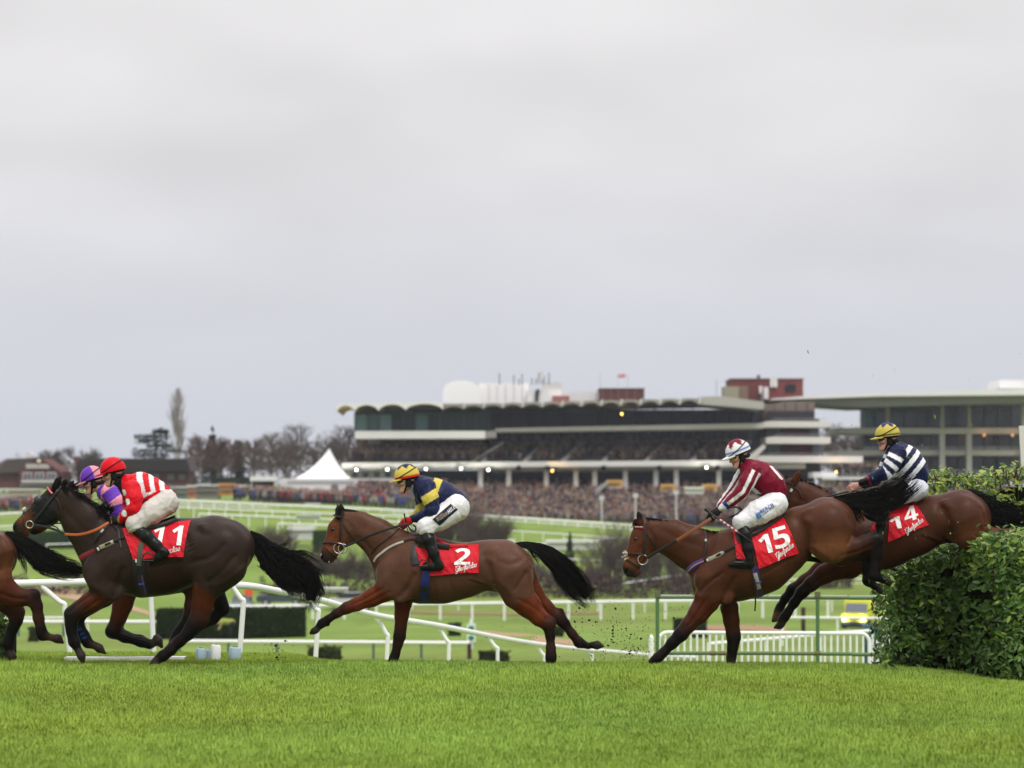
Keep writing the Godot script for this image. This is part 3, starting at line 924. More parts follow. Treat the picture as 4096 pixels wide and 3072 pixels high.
func make_hand() -> void:      # wrist at the origin, knuckles towards -x, back of the hand +z, thumb up
	var B := Body.new()
	B.cell = 0.0042
	B.smooth_colour = 0
	var s := Color(0.46, 0.25, 0.19)
	B.limb(Vector3(0.03, 0, 0), 0.026, Vector3(-0.02, 0, 0), 0.027, 0.72, 0.01, s, s)
	B.limb(Vector3(-0.02, 0.012, 0), 0.028, Vector3(-0.078, 0.018, 0), 0.021, 0.55, 0.012, s, s)
	B.limb(Vector3(-0.02, -0.012, 0), 0.028, Vector3(-0.074, -0.02, 0), 0.019, 0.55, 0.012, s, s)
	var len_ := [0.9, 1.0, 0.95, 0.78]
	for q in 4:
		var y: float = [0.031, 0.0105, -0.0105, -0.030][q]
		var g: float = len_[q]
		var a := Vector3(-0.076 - 0.004 * g, y, 0.006)
		var b := Vector3(-0.082 - 0.034 * g, y - 0.003, -0.008)
		var d := Vector3(-0.078 - 0.022 * g, y - 0.005, -0.036 * g - 0.004)
		var e := Vector3(-0.062, y - 0.002, -0.044 * g)
		B.limb(a, 0.0098, b, 0.0092, 1.0, 0.004, s, s)
		B.limb(b, 0.0092, d, 0.0085, 1.0, 0.003, s, s)
		B.limb(d, 0.0085, e, 0.0075, 1.0, 0.003, s, s)
	B.limb(Vector3(-0.02, 0.024, -0.008), 0.015, Vector3(-0.052, 0.043, -0.02), 0.0115, 1.0, 0.008, s, s)
	B.limb(Vector3(-0.052, 0.043, -0.02), 0.0115, Vector3(-0.084, 0.04, -0.034), 0.0085, 1.0, 0.004, s, s)
	B.run()
	hand_proto = B

class Silks:
	var paint_torso: Callable
	var paint_sleeve: Callable
	var paint_far: Callable
	var paint_cap: Callable

func crop_of(p: Vector3, root: Vector3, org: Vector2, Z: float) -> Vector2:   # back from metres to crop pixels, seen square on
	var w := p + root
	return (Vector2(2048.0 + w.x * F / Z, 1963.0 - (w.y - EYE.y) * F / Z) - org) / CROP

func along(poly: Array, p: Vector2) -> Vector2:    # (distance along, signed distance off) a course
	var best := 1e9
	var out := Vector2.ZERO
	var run := 0.0
	for q in poly.size() - 1:
		var a := Vector2(poly[q][0], poly[q][1])
		var b := Vector2(poly[q + 1][0], poly[q + 1][1])
		var d := b - a
		var t := clampf((p - a).dot(d) / d.length_squared(), -0.3 if q == 0 else 0.0, 1.0)
		var off := p - (a + d * t)
		if off.length() < best:
			best = off.length()
			out = Vector2(run + t * d.length(), off.length() * signf(d.cross(off)))
		run += d.length()
	return out

func paint(m: MB, root: Vector3, org: Vector2, Z: float, how: Callable) -> void:
	for q in m.v.size():
		m.c[q] = how.call(crop_of(m.v[q], root, org, Z), m.v[q])

func folds(m: MB, amount: float, seed_: int, freq := 9.0) -> void:      # creases blown into cloth
	var n := FastNoiseLite.new()
	n.seed = seed_
	n.frequency = freq
	n.noise_type = FastNoiseLite.TYPE_SIMPLEX_SMOOTH
	n.fractal_type = FastNoiseLite.FRACTAL_RIDGED
	n.fractal_octaves = 3
	for q in m.v.size():
		var p := m.v[q]
		m.v[q] = p + m.n[q] * (n.get_noise_3d(p.x, p.y * 0.7, p.z * 0.6) * amount)
	renormal(m)

func lumps(m: MB, amount: float, seed_: int, freq := 5.0) -> void:      # muscle and bone under a coat
	var n := FastNoiseLite.new()
	n.seed = seed_
	n.frequency = freq
	n.fractal_octaves = 3
	n.fractal_gain = 0.45
	for q in m.v.size():
		var p := m.v[q]
		m.v[q] = p + m.n[q] * (n.get_noise_3d(p.x * 1.2, p.y * 0.8, p.z * 0.8) * amount)
	renormal(m)

func renormal(m: MB) -> void:
	var n := PackedVector3Array()
	n.resize(m.v.size())
	for q in range(0, m.i.size(), 3):
		var a := m.i[q]; var b := m.i[q + 1]; var d := m.i[q + 2]
		var nn := (m.v[d] - m.v[a]).cross(m.v[b] - m.v[a])
		n[a] += nn; n[b] += nn; n[d] += nn
	for q in n.size():
		n[q] = n[q].normalized()
		if n[q].dot(m.n[q]) < 0.0: n[q] = -n[q]
	m.n = n

func limbs(root: Vector3, org: Vector2, Z: float, parts: Array, cell: float, shrink := 0.0) -> Body:
	var B := Body.new()
	B.cell = cell
	B.smooth_colour = 0
	for p in parts:                 # [w, k, points, dz]
		var pts := []
		for q in p[2]:
			var e: Array = q.duplicate()
			e[2] = maxf(e[2] - shrink, 12.0)
			pts.append(e)
		strip(B, root, org, Z, p[0], p[1], pts, [SKIN], p[3])
	B.run()
	return B

func cap_mesh(how: Callable) -> MB:      # helmet under its silk, in the head's own axes
	var m := MB.new()
	var rows := 14
	var cols := 40
	var cen := Vector3(0.008, 0.042, 0)
	for y in rows + 1:
		var la := lerpf(-0.11, PI / 2, float(y) / rows)
		for x in cols:
			var lo := TAU * x / cols
			var d := Vector3(cos(la) * cos(lo), sin(la), cos(la) * sin(lo))
			var r := Vector3(0.138, 0.138, 0.116)
			var puck := 1.0 + 0.012 * sin(lo * 8.0) * cos(la) + (0.02 if la < 0.0 else 0.0)
			m.v.append(cen + d * r * puck)
			m.n.append((d / r).normalized())
			m.c.append(how.call(d, lo, la))
	for y in rows:
		for x in cols:
			var a := y * cols + x
			var e := y * cols + (x + 1) % cols
			m.i.append(a); m.i.append(e); m.i.append(e + cols)
			m.i.append(a); m.i.append(e + cols); m.i.append(a + cols)
	return m

func peak_mesh(col: Color) -> MB:
	var m := MB.new()
	var cen := Vector3(0.008, 0.028, 0)
	var steps := 12
	for k in steps:
		var a0 := lerpf(-1.05, 1.05, float(k) / steps)
		var a1 := lerpf(-1.05, 1.05, float(k + 1) / steps)
		var pts := []
		for a in [a0, a1]:
			var reach := 0.062 * cos(a) + 0.006
			var i0 := cen + Vector3(-cos(a) * 0.132, 0, sin(a) * 0.112)
			var o0 := cen + Vector3(-cos(a) * (0.132 + reach), -0.014 * cos(a), sin(a) * (0.112 + reach * 0.25))
			pts.append_array([i0, o0])
		var up := Vector3(0, 0.006, 0)
		m.quad(pts[0] + up, pts[1] + up, pts[3] + up, pts[2] + up, col)
		m.quad(pts[0] - up, pts[2] - up, pts[3] - up, pts[1] - up, col)
		m.quad(pts[1] + up, pts[1] - up, pts[3] - up, pts[3] + up, col)
	return m

func rider(key: String, label: String, s: Dictionary) -> Node3D:
	var Z: float = s.Z
	var root: Vector3 = s.root
	var org: Vector2 = s.org
	var t := thing("person", label, "person", root, "riders in the race")
	var torso: Array = [1.08, 0.05, s.torso, 0.0]
	var near: Array = [0.95, 0.03, s.near, 0.0]
	var far: Array = [0.95, 0.03, s.far, 0.0]
	var legs := []
	for z in [1.0, -1.0]:
		var pts := []
		for q in s.thigh: pts.append([q[0], q[1], q[2], q[3] * z])
		legs.append([0.95, 0.04, pts, 0.0])
	var shins := []
	for z in [1.0, -1.0]:
		var pts := []
		for q in s.shin: pts.append([q[0], q[1], q[2], q[3] * z])
		shins.append([0.9, 0.025, pts, 0.0])
		var ft := []
		for q in s.foot: ft.append([q[0], q[1], q[2], q[3] * z])
		shins.append([0.85, 0.025, ft, 0.0])
	# the body, head and hands as one figure
	var B := Body.new()
	B.cell = 0.013
	B.smooth_colour = 0
	for g in [torso, near, far] + legs + shins:
		var pts := []
		for q in g[2]:
			var e: Array = q.duplicate()
			e[2] = maxf(e[2] - 16.0, 16.0)
			pts.append(e)
		strip(B, root, org, Z, g[0], g[1], pts, [SKIN], g[3])
	strip(B, root, org, Z, 0.95, 0.04, s.neck, [s.get("neck_colour", SKIN)], 0.0)
	B.run()
	var hd: Array = s.head            # x, y, pitch, yaw
	var ht := Transform3D(Basis(Vector3.UP, hd[3]) * Basis(Vector3(0, 0, 1), hd[2]), at(org.x + hd[0] * CROP, org.y + hd[1] * CROP, Z) - root)
	B.m.add(head_proto.m, ht)
	var gloves: Color = s.glove
	for h in 2:
		var w: Array = (s.near if h == 0 else s.far).back()
		var d: Array = s.hand if h == 0 else s.hand_far     # x, y of the knuckles, z
		var zz: float = d[2]
		var a := at(org.x + w[0] * CROP, org.y + w[1] * CROP, Z - w[3]) - root
		var b := at(org.x + d[0] * CROP, org.y + d[1] * CROP, Z - zz) - root
		var x := (a - b).normalized()
		var y := Vector3(0, 1, 0)
		var z := x.cross(y).normalized() * (1.0 if h == 0 else -1.0)
		y = (z.cross(x) if h == 0 else x.cross(z)).normalized()
		if y.y < 0.0: y = -y
		var ba := Basis(x, y, z)
		var ht2 := Transform3D(ba, b + x * 0.085)
		if gloves.a > 0.0:
			var g := MB.new()
			g.add(hand_proto.m, ht2 * Transform3D(Basis.from_scale(Vector3(1.05, 1.08, 1.1)), Vector3.ZERO))
			for q in g.c.size(): g.c[q] = gloves if (ht2.affine_inverse() * g.v[q]).x < 0.004 else s.get("cuff", gloves)
			obj("glove", g.mesh(), vmat("glove", 0.7, 0.3), t)
		B.m.add(hand_proto.m, Transform3D(ba * Basis.from_scale(Vector3.ONE * (0.97 if gloves.a > 0.0 else 1.0)), ht2.origin))
	obj("body", B.m.mesh(), vmat("skin", 0.5, 0.4), t)
	# clothes
	var silk := silk_material()
	var jb := limbs(root, org, Z, [torso] + ([[1.0, 0.03, s.collar, 0.0]] if s.has("collar") else []), 0.0085)
	folds(jb.m, 0.010, 3 + key.length(), 7.0)
	paint(jb.m, root, org, Z, s.paint_torso)
	obj("jacket", jb.m.mesh(), silk, t)
	var nb := limbs(root, org, Z, [near], 0.0085)
	folds(nb.m, 0.009, 5, 11.0)
	paint(nb.m, root, org, Z, s.paint_near)
	obj("sleeve", nb.m.mesh(), silk, t)
	var fb := limbs(root, org, Z, [far], 0.0085)
	folds(fb.m, 0.009, 8, 11.0)
	paint(fb.m, root, org, Z, s.paint_far)
	obj("sleeve", fb.m.mesh(), silk, t)
	var bb := limbs(root, org, Z, legs, 0.0095)
	folds(bb.m, 0.011, 21, 7.5)
	paint(bb.m, root, org, Z, s.paint_breeches)
	obj("breeches", bb.m.mesh(), breeches_material(), t)
	for z in 2:
		var sb := limbs(root, org, Z, [shins[z * 2], shins[z * 2 + 1]], 0.0085)
		folds(sb.m, 0.004, 31 + z, 10.0)
		paint(sb.m, root, org, Z, s.paint_boot)
		obj("boot", sb.m.mesh(), vmat("boot_leather", 0.28, 0.3), t)
	# headgear, in the head's axes
	var cap := MB.new()
	cap.add(cap_mesh(s.paint_cap), ht)
	var hm := obj("helmet", cap.mesh(), silk, t)
	var pk := MB.new()
	pk.add(peak_mesh(s.peak), ht)
	obj("peak", pk.mesh(), silk, hm)
	var strap := MB.new()
	var black := Color(0.01, 0.01, 0.011)
	for z in [1.0, -1.0]:
		strap.ball(Vector3(0.006, -0.028, 0.074 * z), Vector3(0.036, 0.05, 0.018), 8, 12, black)
		strap.tube(pv([Vector3(-0.02, -0.05, 0.07 * z), Vector3(-0.04, -0.09, 0.05 * z), Vector3(-0.052, -0.122, 0.018 * z), Vector3(-0.054, -0.126, 0)]), PackedFloat32Array([0.011, 0.009, 0.008, 0.008]), 6, black)
		strap.tube(pv([Vector3(0.035, -0.03, 0.072 * z), Vector3(0.085, -0.035, 0.05 * z), Vector3(0.105, -0.03, 0.0)]), PackedFloat32Array([0.02, 0.02, 0.02]), 6, black)
	strap.ball(Vector3(0.015, 0.03, 0), Vector3(0.128, 0.035, 0.108), 8, 20, black)
	var st2 := MB.new()
	st2.add(strap, ht)
	obj("harness", st2.mesh(), vmat("webbing", 0.75, 0.3), hm)
	var gg := MB.new()
	gg.ball(Vector3(-0.079, -0.004, 0), Vector3(0.034, 0.029, 0.068), 8, 18, s.lens)
	gg.ball(Vector3(-0.062, -0.004, 0), Vector3(0.038, 0.034, 0.075), 8, 18, black)
	var g2 := MB.new()
	g2.add(gg, ht)
	var gl := obj("goggles", g2.mesh(), vmat("goggles", 0.12, 0.6), t)
	var band := MB.new()
	var ring := PackedVector3Array()
	for k in 25:
		var a := TAU * k / 24.0
		var e := Vector3(cos(a), sin(a), 0)
		# a loop that climbs from the goggles over the crown's side to the back
		ring.append(Vector3(0.008, 0.042, 0) + Vector3(e.x * 0.1405, 0.045 + e.x * 0.062, e.y * 0.1185) * Vector3(1, 1, 1) * 1.0)
	for k in ring.size():
		var d := (ring[k] - Vector3(0.008, 0.042, 0)) / Vector3(0.138, 0.138, 0.116)
		ring[k] = Vector3(0.008, 0.042, 0) + d.normalized() * Vector3(0.1425, 0.1425, 0.1205)
	band.tube(ring, PackedFloat32Array([0.0085]), 6, black, 0.5, false)
	var b2 := MB.new()
	b2.add(band, ht)
	obj("goggle_band", b2.mesh(), vmat("webbing", 0.75, 0.3), gl)
	s.breeches = bb
	s.boots = null
	s.torso_body = jb
	return t

func silk_material() -> StandardMaterial3D:
	if not mats.has("silk"):
		var m := vmat("silk", 0.42, 0.25)
		relief(m, noise_tex(0.010, 2, 40), 0.3, 0.6)
	return mats["silk"]

func breeches_material() -> StandardMaterial3D:
	if not mats.has("breeches"):
		var m := vmat("breeches", 0.62, 0.4)
		relief(m, noise_tex(0.014, 3, 41), 0.45, 0.6)
	return mats["breeches"]

# ---------------------------------------------------------------- print and lettering laid on a surface
func flat_text(text: String, font_name: String, bold := true) -> Array:     # triangles in a unit box, and the box's shape
	var tm := TextMesh.new()
	var f := SystemFont.new()
	f.font_names = PackedStringArray([font_name])
	f.font_weight = 700 if bold else 400
	tm.font = f
	tm.font_size = 64
	tm.pixel_size = 0.01
	tm.depth = 0.01
	tm.curve_step = 2.0
	tm.text = text
	var a := tm.surface_get_arrays(0)
	var v: PackedVector3Array = a[Mesh.ARRAY_VERTEX]
	var n: PackedVector3Array = a[Mesh.ARRAY_NORMAL]
	var idx = a[Mesh.ARRAY_INDEX]
	var ii: PackedInt32Array = idx if idx != null else PackedInt32Array(range(v.size()))
	var tris := []
	var lo := Vector2.ONE * 1e9
	var hi := -lo
	for q in range(0, ii.size(), 3):
		if n[ii[q]].z < 0.7: continue
		var tr := []
		for e in 3:
			var p := Vector2(v[ii[q + e]].x, v[ii[q + e]].y)
			lo = lo.min(p); hi = hi.max(p)
			tr.append(p)
		tris.append(tr)
	for tr in tris:
		for e in 3: tr[e] = (tr[e] - lo) / (hi - lo)
	return tris

func split(tris: Array, most: float, map: Callable) -> Array:     # cut triangles until their sides are short
	var out := []
	var todo := tris.duplicate()
	while todo.size():
		var t: Array = todo.pop_back()
		var longest := -1
		var ll := most
		for e in 3:
			var l: float = (map.call(t[e]) as Vector2).distance_to(map.call(t[(e + 1) % 3]))
			if l > ll:
				ll = l
				longest = e
		if longest < 0:
			out.append(t)
			continue
		var a: Vector2 = t[longest]
		var b: Vector2 = t[(longest + 1) % 3]
		var c: Vector2 = t[(longest + 2) % 3]
		var mid := (a + b) * 0.5
		todo.append([a, mid, c])
		todo.append([mid, b, c])
	return out

# text fitted into a slanted box on the print (bottom left, bottom right, top left in crop pixels); place(crop point) gives metres
func print_on(text: String, font_name: String, bl: Vector2, br: Vector2, tl: Vector2, place: Callable, col: Color, m: MB, most := 26.0) -> void:
	var map := func(p: Vector2) -> Vector2: return bl + (br - bl) * p.x + (tl - bl) * p.y
	for t in split(flat_text(text, font_name), most, map):
		var a: Vector3 = place.call(map.call(t[0]))
		var b: Vector3 = place.call(map.call(t[1]))
		var c: Vector3 = place.call(map.call(t[2]))
		var nn := (b - a).cross(c - a)
		if nn.z < 0: m.tri(a, c, b, col)
		else: m.tri(a, b, c, col)
# ---------------------------------------------------------------- tack
class Sheet:                        # the near side of a body as a height over (x, y), smoothed
	var x0 := 0.0
	var y0 := 0.0
	var step := 0.02
	var nx := 0
	var ny := 0
	var z := PackedFloat32Array()
	func make(B: Body, lo: Vector2, hi: Vector2) -> void:
		x0 = lo.x; y0 = lo.y
		nx = int((hi.x - lo.x) / step) + 2
		ny = int((hi.y - lo.y) / step) + 2
		z.resize(nx * ny)
		for i in nx:
			var prev := NAN
			for j in ny:
				var s := B.surf(x0 + i * step, y0 + j * step)
				if is_nan(s):
					s = 0.12 if is_nan(prev) else maxf(prev - step * 1.6, 0.02)
				z[j * nx + i] = s
				prev = s
		for pass_ in 3:
			var o := z.duplicate()
			for j in range(1, ny - 1):
				for i in range(1, nx - 1):
					var k := j * nx + i
					z[k] = maxf(o[k] - 0.002, (o[k] * 2.0 + o[k - 1] + o[k + 1] + o[k - nx] + o[k + nx]) / 6.0)
	func at_(x: float, y: float) -> float:
		var gx := clampf((x - x0) / step, 0.0, nx - 1.001)
		var gy := clampf((y - y0) / step, 0.0, ny - 1.001)
		var i := int(gx)
		var j := int(gy)
		var a := gx - i
		var b := gy - j
		var k := j * nx + i
		return lerpf(lerpf(z[k], z[k + 1], a), lerpf(z[k + nx], z[k + nx + 1], a), b)

func number_cloth(key: String, label: String, org: Vector2, corners: Array, flap: Array, digits: Array, words: Array, cover := "") -> Node3D:
	var B: Body = bodies[key][0]
	var root: Vector3 = bodies[key][1]
	var Z: float = bodies[key][2]
	var px := func(p: Vector2) -> Vector3: return at(org.x + p.x * CROP, org.y + p.y * CROP, Z) - root
	var lo := Vector2.ONE * 1e9
	var hi := -lo
	for c in corners + flap:
		var p: Vector3 = px.call(c)
		lo = lo.min(Vector2(p.x, p.y)); hi = hi.max(Vector2(p.x, p.y))
	var S := Sheet.new()
	S.make(B, lo - Vector2.ONE * 0.08, hi + Vector2.ONE * 0.08)
	var wr := FastNoiseLite.new()
	wr.seed = 5 + key.length()
	wr.frequency = 3.6
	wr.fractal_octaves = 3
	wr.fractal_type = FastNoiseLite.FRACTAL_RIDGED
	var place := func(p: Vector2, lift: float) -> Vector3:
		var q: Vector3 = px.call(p)
		return Vector3(q.x, q.y, S.at_(q.x, q.y) + 0.018 + lift + 0.017 * wr.get_noise_2d(q.x * 1.4 + q.y, q.y * 0.5 - q.x * 0.3))
	var m := MB.new()
	var red := Color(0.56, 0.006, 0.018)
	for quad_ in [corners, flap]:
		if quad_.size() < 4: continue
		var nu := 36
		var nv := 24
		for side in [1.0, -1.0]:
			var k0 := m.v.size()
			for j in nv + 1:
				for i in nu + 1:
					var u := float(i) / nu
					var v := float(j) / nv
					var p: Vector2 = (quad_[0] as Vector2).lerp(quad_[1], u).lerp((quad_[3] as Vector2).lerp(quad_[2], u), v)
					p += Vector2(4.0 * sin(v * 5.0 + u), 5.0 * sin(u * 6.0 + 1.0)) * v
					var w: Vector3 = place.call(p, 0.0)
					m.v.append(Vector3(w.x, w.y, w.z * side))
					m.n.append(Vector3(0, 0, side))
					m.c.append(red)
			for j in nv:
				for i in nu:
					var a := k0 + j * (nu + 1) + i
					m.i.append_array([a, a + 1, a + nu + 2, a, a + nu + 2, a + nu + 1])
	renormal(m)
	var label_parts := thing("number_cloth", label, "saddle cloth", root, "red number cloths")
	var silk := vmat("cloth_print", 0.6, 0.35)
	if not silk.heightmap_enabled: relief(silk, noise_tex(0.02, 4, 42), 0.5, 0.4)
	obj("cloth", m.mesh(), silk, label_parts)
	var ink := func(p: Vector2) -> Vector3: return place.call(p, 0.004)
	for d in digits:
		var g := MB.new()
		print_on(d[0], "Droid Sans", d[1], d[2], d[3], ink, Color(0.82, 0.81, 0.79), g)
		obj("digit", g.mesh(), vmat("print", 0.6, 0.3), label_parts)
	for d in words:
		var g := script_word(d[0], d[1], d[2], d[3], ink, Color(0.80, 0.79, 0.77), d[4] if d.size() > 4 else 0)
		obj("lettering", g.mesh(), vmat("print", 0.6, 0.3), label_parts)
	return label_parts

# a running hand, each letter as strokes in a box one x-height tall; the last number is the advance
const HAND := {
	"G": [[[1.15, 1.45], [0.95, 1.75], [0.6, 1.75], [0.25, 1.35], [0.12, 0.8], [0.3, 0.25], [0.65, 0.15], [0.95, 0.5], [1.05, 0.9], [0.7, 0.85], [1.15, 0.95], [1.05, 0.2], [0.85, -0.4], [0.45, -0.6], [0.2, -0.35], [0.6, -0.1], [1.25, 0.2]], [[0.25, 1.35], [-0.1, 1.5], [-0.05, 1.75], [0.2, 1.7]], 1.25],
	"l": [[[0.0, 0.2], [0.3, 0.7], [0.5, 1.4], [0.42, 1.75], [0.25, 1.4], [0.2, 0.4], [0.35, 0.0], [0.6, 0.2]], 0.6],
	"e": [[[0.0, 0.2], [0.35, 0.5], [0.55, 0.8], [0.35, 1.0], [0.12, 0.6], [0.2, 0.1], [0.5, 0.0], [0.75, 0.25]], 0.75],
	"n": [[[0.0, 0.2], [0.2, 0.9], [0.2, 0.0], [0.25, 0.6], [0.5, 1.0], [0.65, 0.8], [0.62, 0.1], [0.85, 0.2]], 0.85],
	"f": [[[0.0, 0.2], [0.3, 0.7], [0.55, 1.5], [0.42, 1.8], [0.25, 1.4], [0.2, 0.2], [0.15, -0.6], [0.3, -0.65], [0.4, -0.1], [0.35, 0.15], [0.65, 0.25]], 0.62],
	"a": [[[0.65, 0.85], [0.4, 1.0], [0.1, 0.7], [0.1, 0.2], [0.35, 0.0], [0.6, 0.4], [0.68, 0.9], [0.62, 0.15], [0.9, 0.2]], 0.88],
	"r": [[[0.0, 0.2], [0.25, 0.95], [0.5, 0.95], [0.42, 0.2], [0.65, 0.15]], 0.65],
	"c": [[[0.55, 0.8], [0.35, 1.0], [0.1, 0.7], [0.15, 0.1], [0.45, 0.0], [0.72, 0.25]], 0.7],
	"s": [[[0.0, 0.2], [0.35, 1.0], [0.5, 0.6], [0.45, 0.1], [0.2, 0.0], [0.1, 0.2]], 0.6],
}

func script_word(text: String, bl: Vector2, br: Vector2, tl: Vector2, place: Callable, col: Color, skip := 0) -> MB:
	var m := MB.new()
	var wide := 0.0
	for ch in text: wide += HAND[ch][HAND[ch].size() - 1]
	var x := 0.0
	var u := (br - bl) / wide
	var v := (tl - bl) / 2.4
	for k in text.length():
		var g: Array = HAND[text[k]]
		if k >= skip:
			for s in g.size() - 1:
				var p := PackedVector3Array()
				for q in g[s]:
					var c: Vector2 = bl + u * (x + q[0]) + v * (q[1] + 0.6)
					p.append(Vector3(c.x, c.y, 0))
				var cv := curve(p, 3)
				var pts := PackedVector3Array()
				for q in cv: pts.append(place.call(Vector2(q.x, q.y)))
				m.strap(pts, 0.0052, 0.003, col)
		x += g[g.size() - 1]
	return m

func leather(key: String, parent: Node, called: String, org: Vector2, pts: Array, px: float, col: Color, lift := 0.008, thick := 0.006, steps := 5, rough := 0.5) -> MeshInstance3D:
	var B: Body = bodies[key][0]
	var m := MB.new()
	m.strap(laid(B, bodies[key][1], org, bodies[key][2], pts, steps, lift), px * CROP * 30.0 / F, thick, col)
	return obj(called, m.mesh(), vmat("leather", 0.5, 0.45), parent)

func loose_strap(key: String, parent: Node, called: String, org: Vector2, pts: Array, px: float, col: Color, steps := 6) -> MeshInstance3D:
	var m := MB.new()
	m.strap(course(bodies[key][1], org, bodies[key][2], pts, steps), px * CROP * 30.0 / F, 0.006, col)
	return obj(called, m.mesh(), vmat("leather", 0.5, 0.45), parent)

func ring(key: String, parent: Node, called: String, org: Vector2, x: float, y: float, r: float, thick := 0.006, col := Color(0.5, 0.5, 0.5)) -> void:
	var B: Body = bodies[key][0]
	var c := course(bodies[key][1], org, bodies[key][2], [[x, y]])[0]
	var z := B.surf(c.x, c.y)
	if is_nan(z): z = 0.06
	var p := PackedVector3Array()
	var rr := r * CROP * 30.0 / F
	for k in 25:
		var a := TAU * k / 24.0
		p.append(c + Vector3(cos(a) * rr, sin(a) * rr, z + 0.016))
	var m := MB.new()
	m.tube(p, PackedFloat32Array([thick]), 6, col, 1.0, false)
	var s := vmat("steel", 0.25, 0.5)
	s.metallic = 0.9
	obj(called, m.mesh(), s, parent)

func blob(key: String, parent: Node, called: String, org: Vector2, x: float, y: float, r: Vector3, col: Color, lift: float, mate: Material, rot := 0.0) -> MeshInstance3D:
	var B: Body = bodies[key][0]
	var c := course(bodies[key][1], org, bodies[key][2], [[x, y]])[0]
	var z := B.surf(c.x, c.y)
	if is_nan(z): z = 0.02
	var m := MB.new()
	m.ball(Vector3(c.x, c.y, z + lift), r, 10, 16, col, Basis(Vector3(0, 0, 1), rot))
	return obj(called, m.mesh(), mate, parent)

func mane(key: String, org: Vector2, base: Array, length: float, drift: Vector2, count: int, seed_: int, spread := 0.35) -> MB:
	var root: Vector3 = bodies[key][1]
	var Z: float = bodies[key][2]
	var r := RandomNumberGenerator.new()
	r.seed = seed_
	var c := course(root, org, Z, base)
	var last := c.size() - 1
	var m := MB.new()
	var unit := CROP * Z / F
	for s in count:
		var t := r.randf() * last
		var q := mini(int(t), last - 1)
		var p0 := c[q].cubic_interpolate(c[q + 1], c[maxi(q - 1, 0)], c[mini(q + 2, last)], t - q)
		p0 += Vector3(r.randfn(0, 4), r.randfn(0, 5), 0) * unit + Vector3(0, -0.006, r.randf_range(-0.02, 0.035))
		var tan_ := (c[q + 1] - c[q]).normalized()
		var d := Vector3(drift.x + r.randfn(0, spread), -drift.y + r.randfn(0, spread), r.randf_range(-0.3, 0.6)).normalized()
		var ll := length * unit * r.randf_range(0.45, 1.15)
		var p := PackedVector3Array()
		var rr := PackedFloat32Array()
		for k in 7:
			var f := k / 6.0
			p.append(p0 + d * ll * f + tan_ * ll * 0.15 * f * f + Vector3(0, -ll * 0.25 * f * f, 0.012 * sin(f * 4.0 + s)))
			rr.append(0.004 * (1.0 - 0.8 * f * f))
		var sc := r.randf_range(0.6, 1.5)
		m.tube(p, rr, 3, Color(0.009 * sc, 0.008 * sc, 0.0078 * sc), 1.0, false)
	return m

func coat_material() -> StandardMaterial3D:
	if not mats.has("coat"):
		var m := vmat("coat", 0.38, 0.22)
		relief(m, noise_tex(0.03, 4, 44), 0.10, 0.5)
	return mats["coat"]

func hair_material() -> StandardMaterial3D:
	return vmat("hair", 0.42, 0.2)

func eye_and_nostril(key: String, t: Node3D, org: Vector2, eye: Vector2, nose: Vector2) -> void:
	blob(key, t, "eye", org, eye.x, eye.y, Vector3(0.024, 0.021, 0.018), Color(0.006, 0.005, 0.004), -0.006, vmat("wet", 0.08, 0.6), 0.4)
	blob(key, t, "eyelid", org, eye.x + 2, eye.y - 20, Vector3(0.030, 0.009, 0.016), Color(0.03, 0.013, 0.008), -0.004, coat_material(), 0.3)
	blob(key, t, "nostril", org, nose.x, nose.y, Vector3(0.017, 0.024, 0.012), Color(0.006, 0.004, 0.004), -0.003, vmat("dull_black", 0.8, 0.2), -0.5)
# ---------------------------------------------------------------- the runners
func finish_bodies() -> void:
	for j in jobs: WorkerThreadPool.wait_for_task_completion(j)
	make_head()
	make_hand()
	runner_eleven()
	runner_two()
	runner_fifteen()
	runner_fourteen()
	runner_leader()
	runner_hidden()

func horse(key: String, label: String) -> Node3D:
	var t := thing("horse", label, "horse", bodies[key][1], "horses in the race")
	var B: Body = bodies[key][0]
	coat_speckle(B.m, 0.22, 3 + key.length())
	for s in SCULPT.get(key, []): carve(B.m, bodies[key][1], bodies[key][2], s)
	lumps(B.m, 0.004, 17 + key.length() * 3, 3.2)
	obj("body", B.m.mesh(), coat_material(), t)
	return t

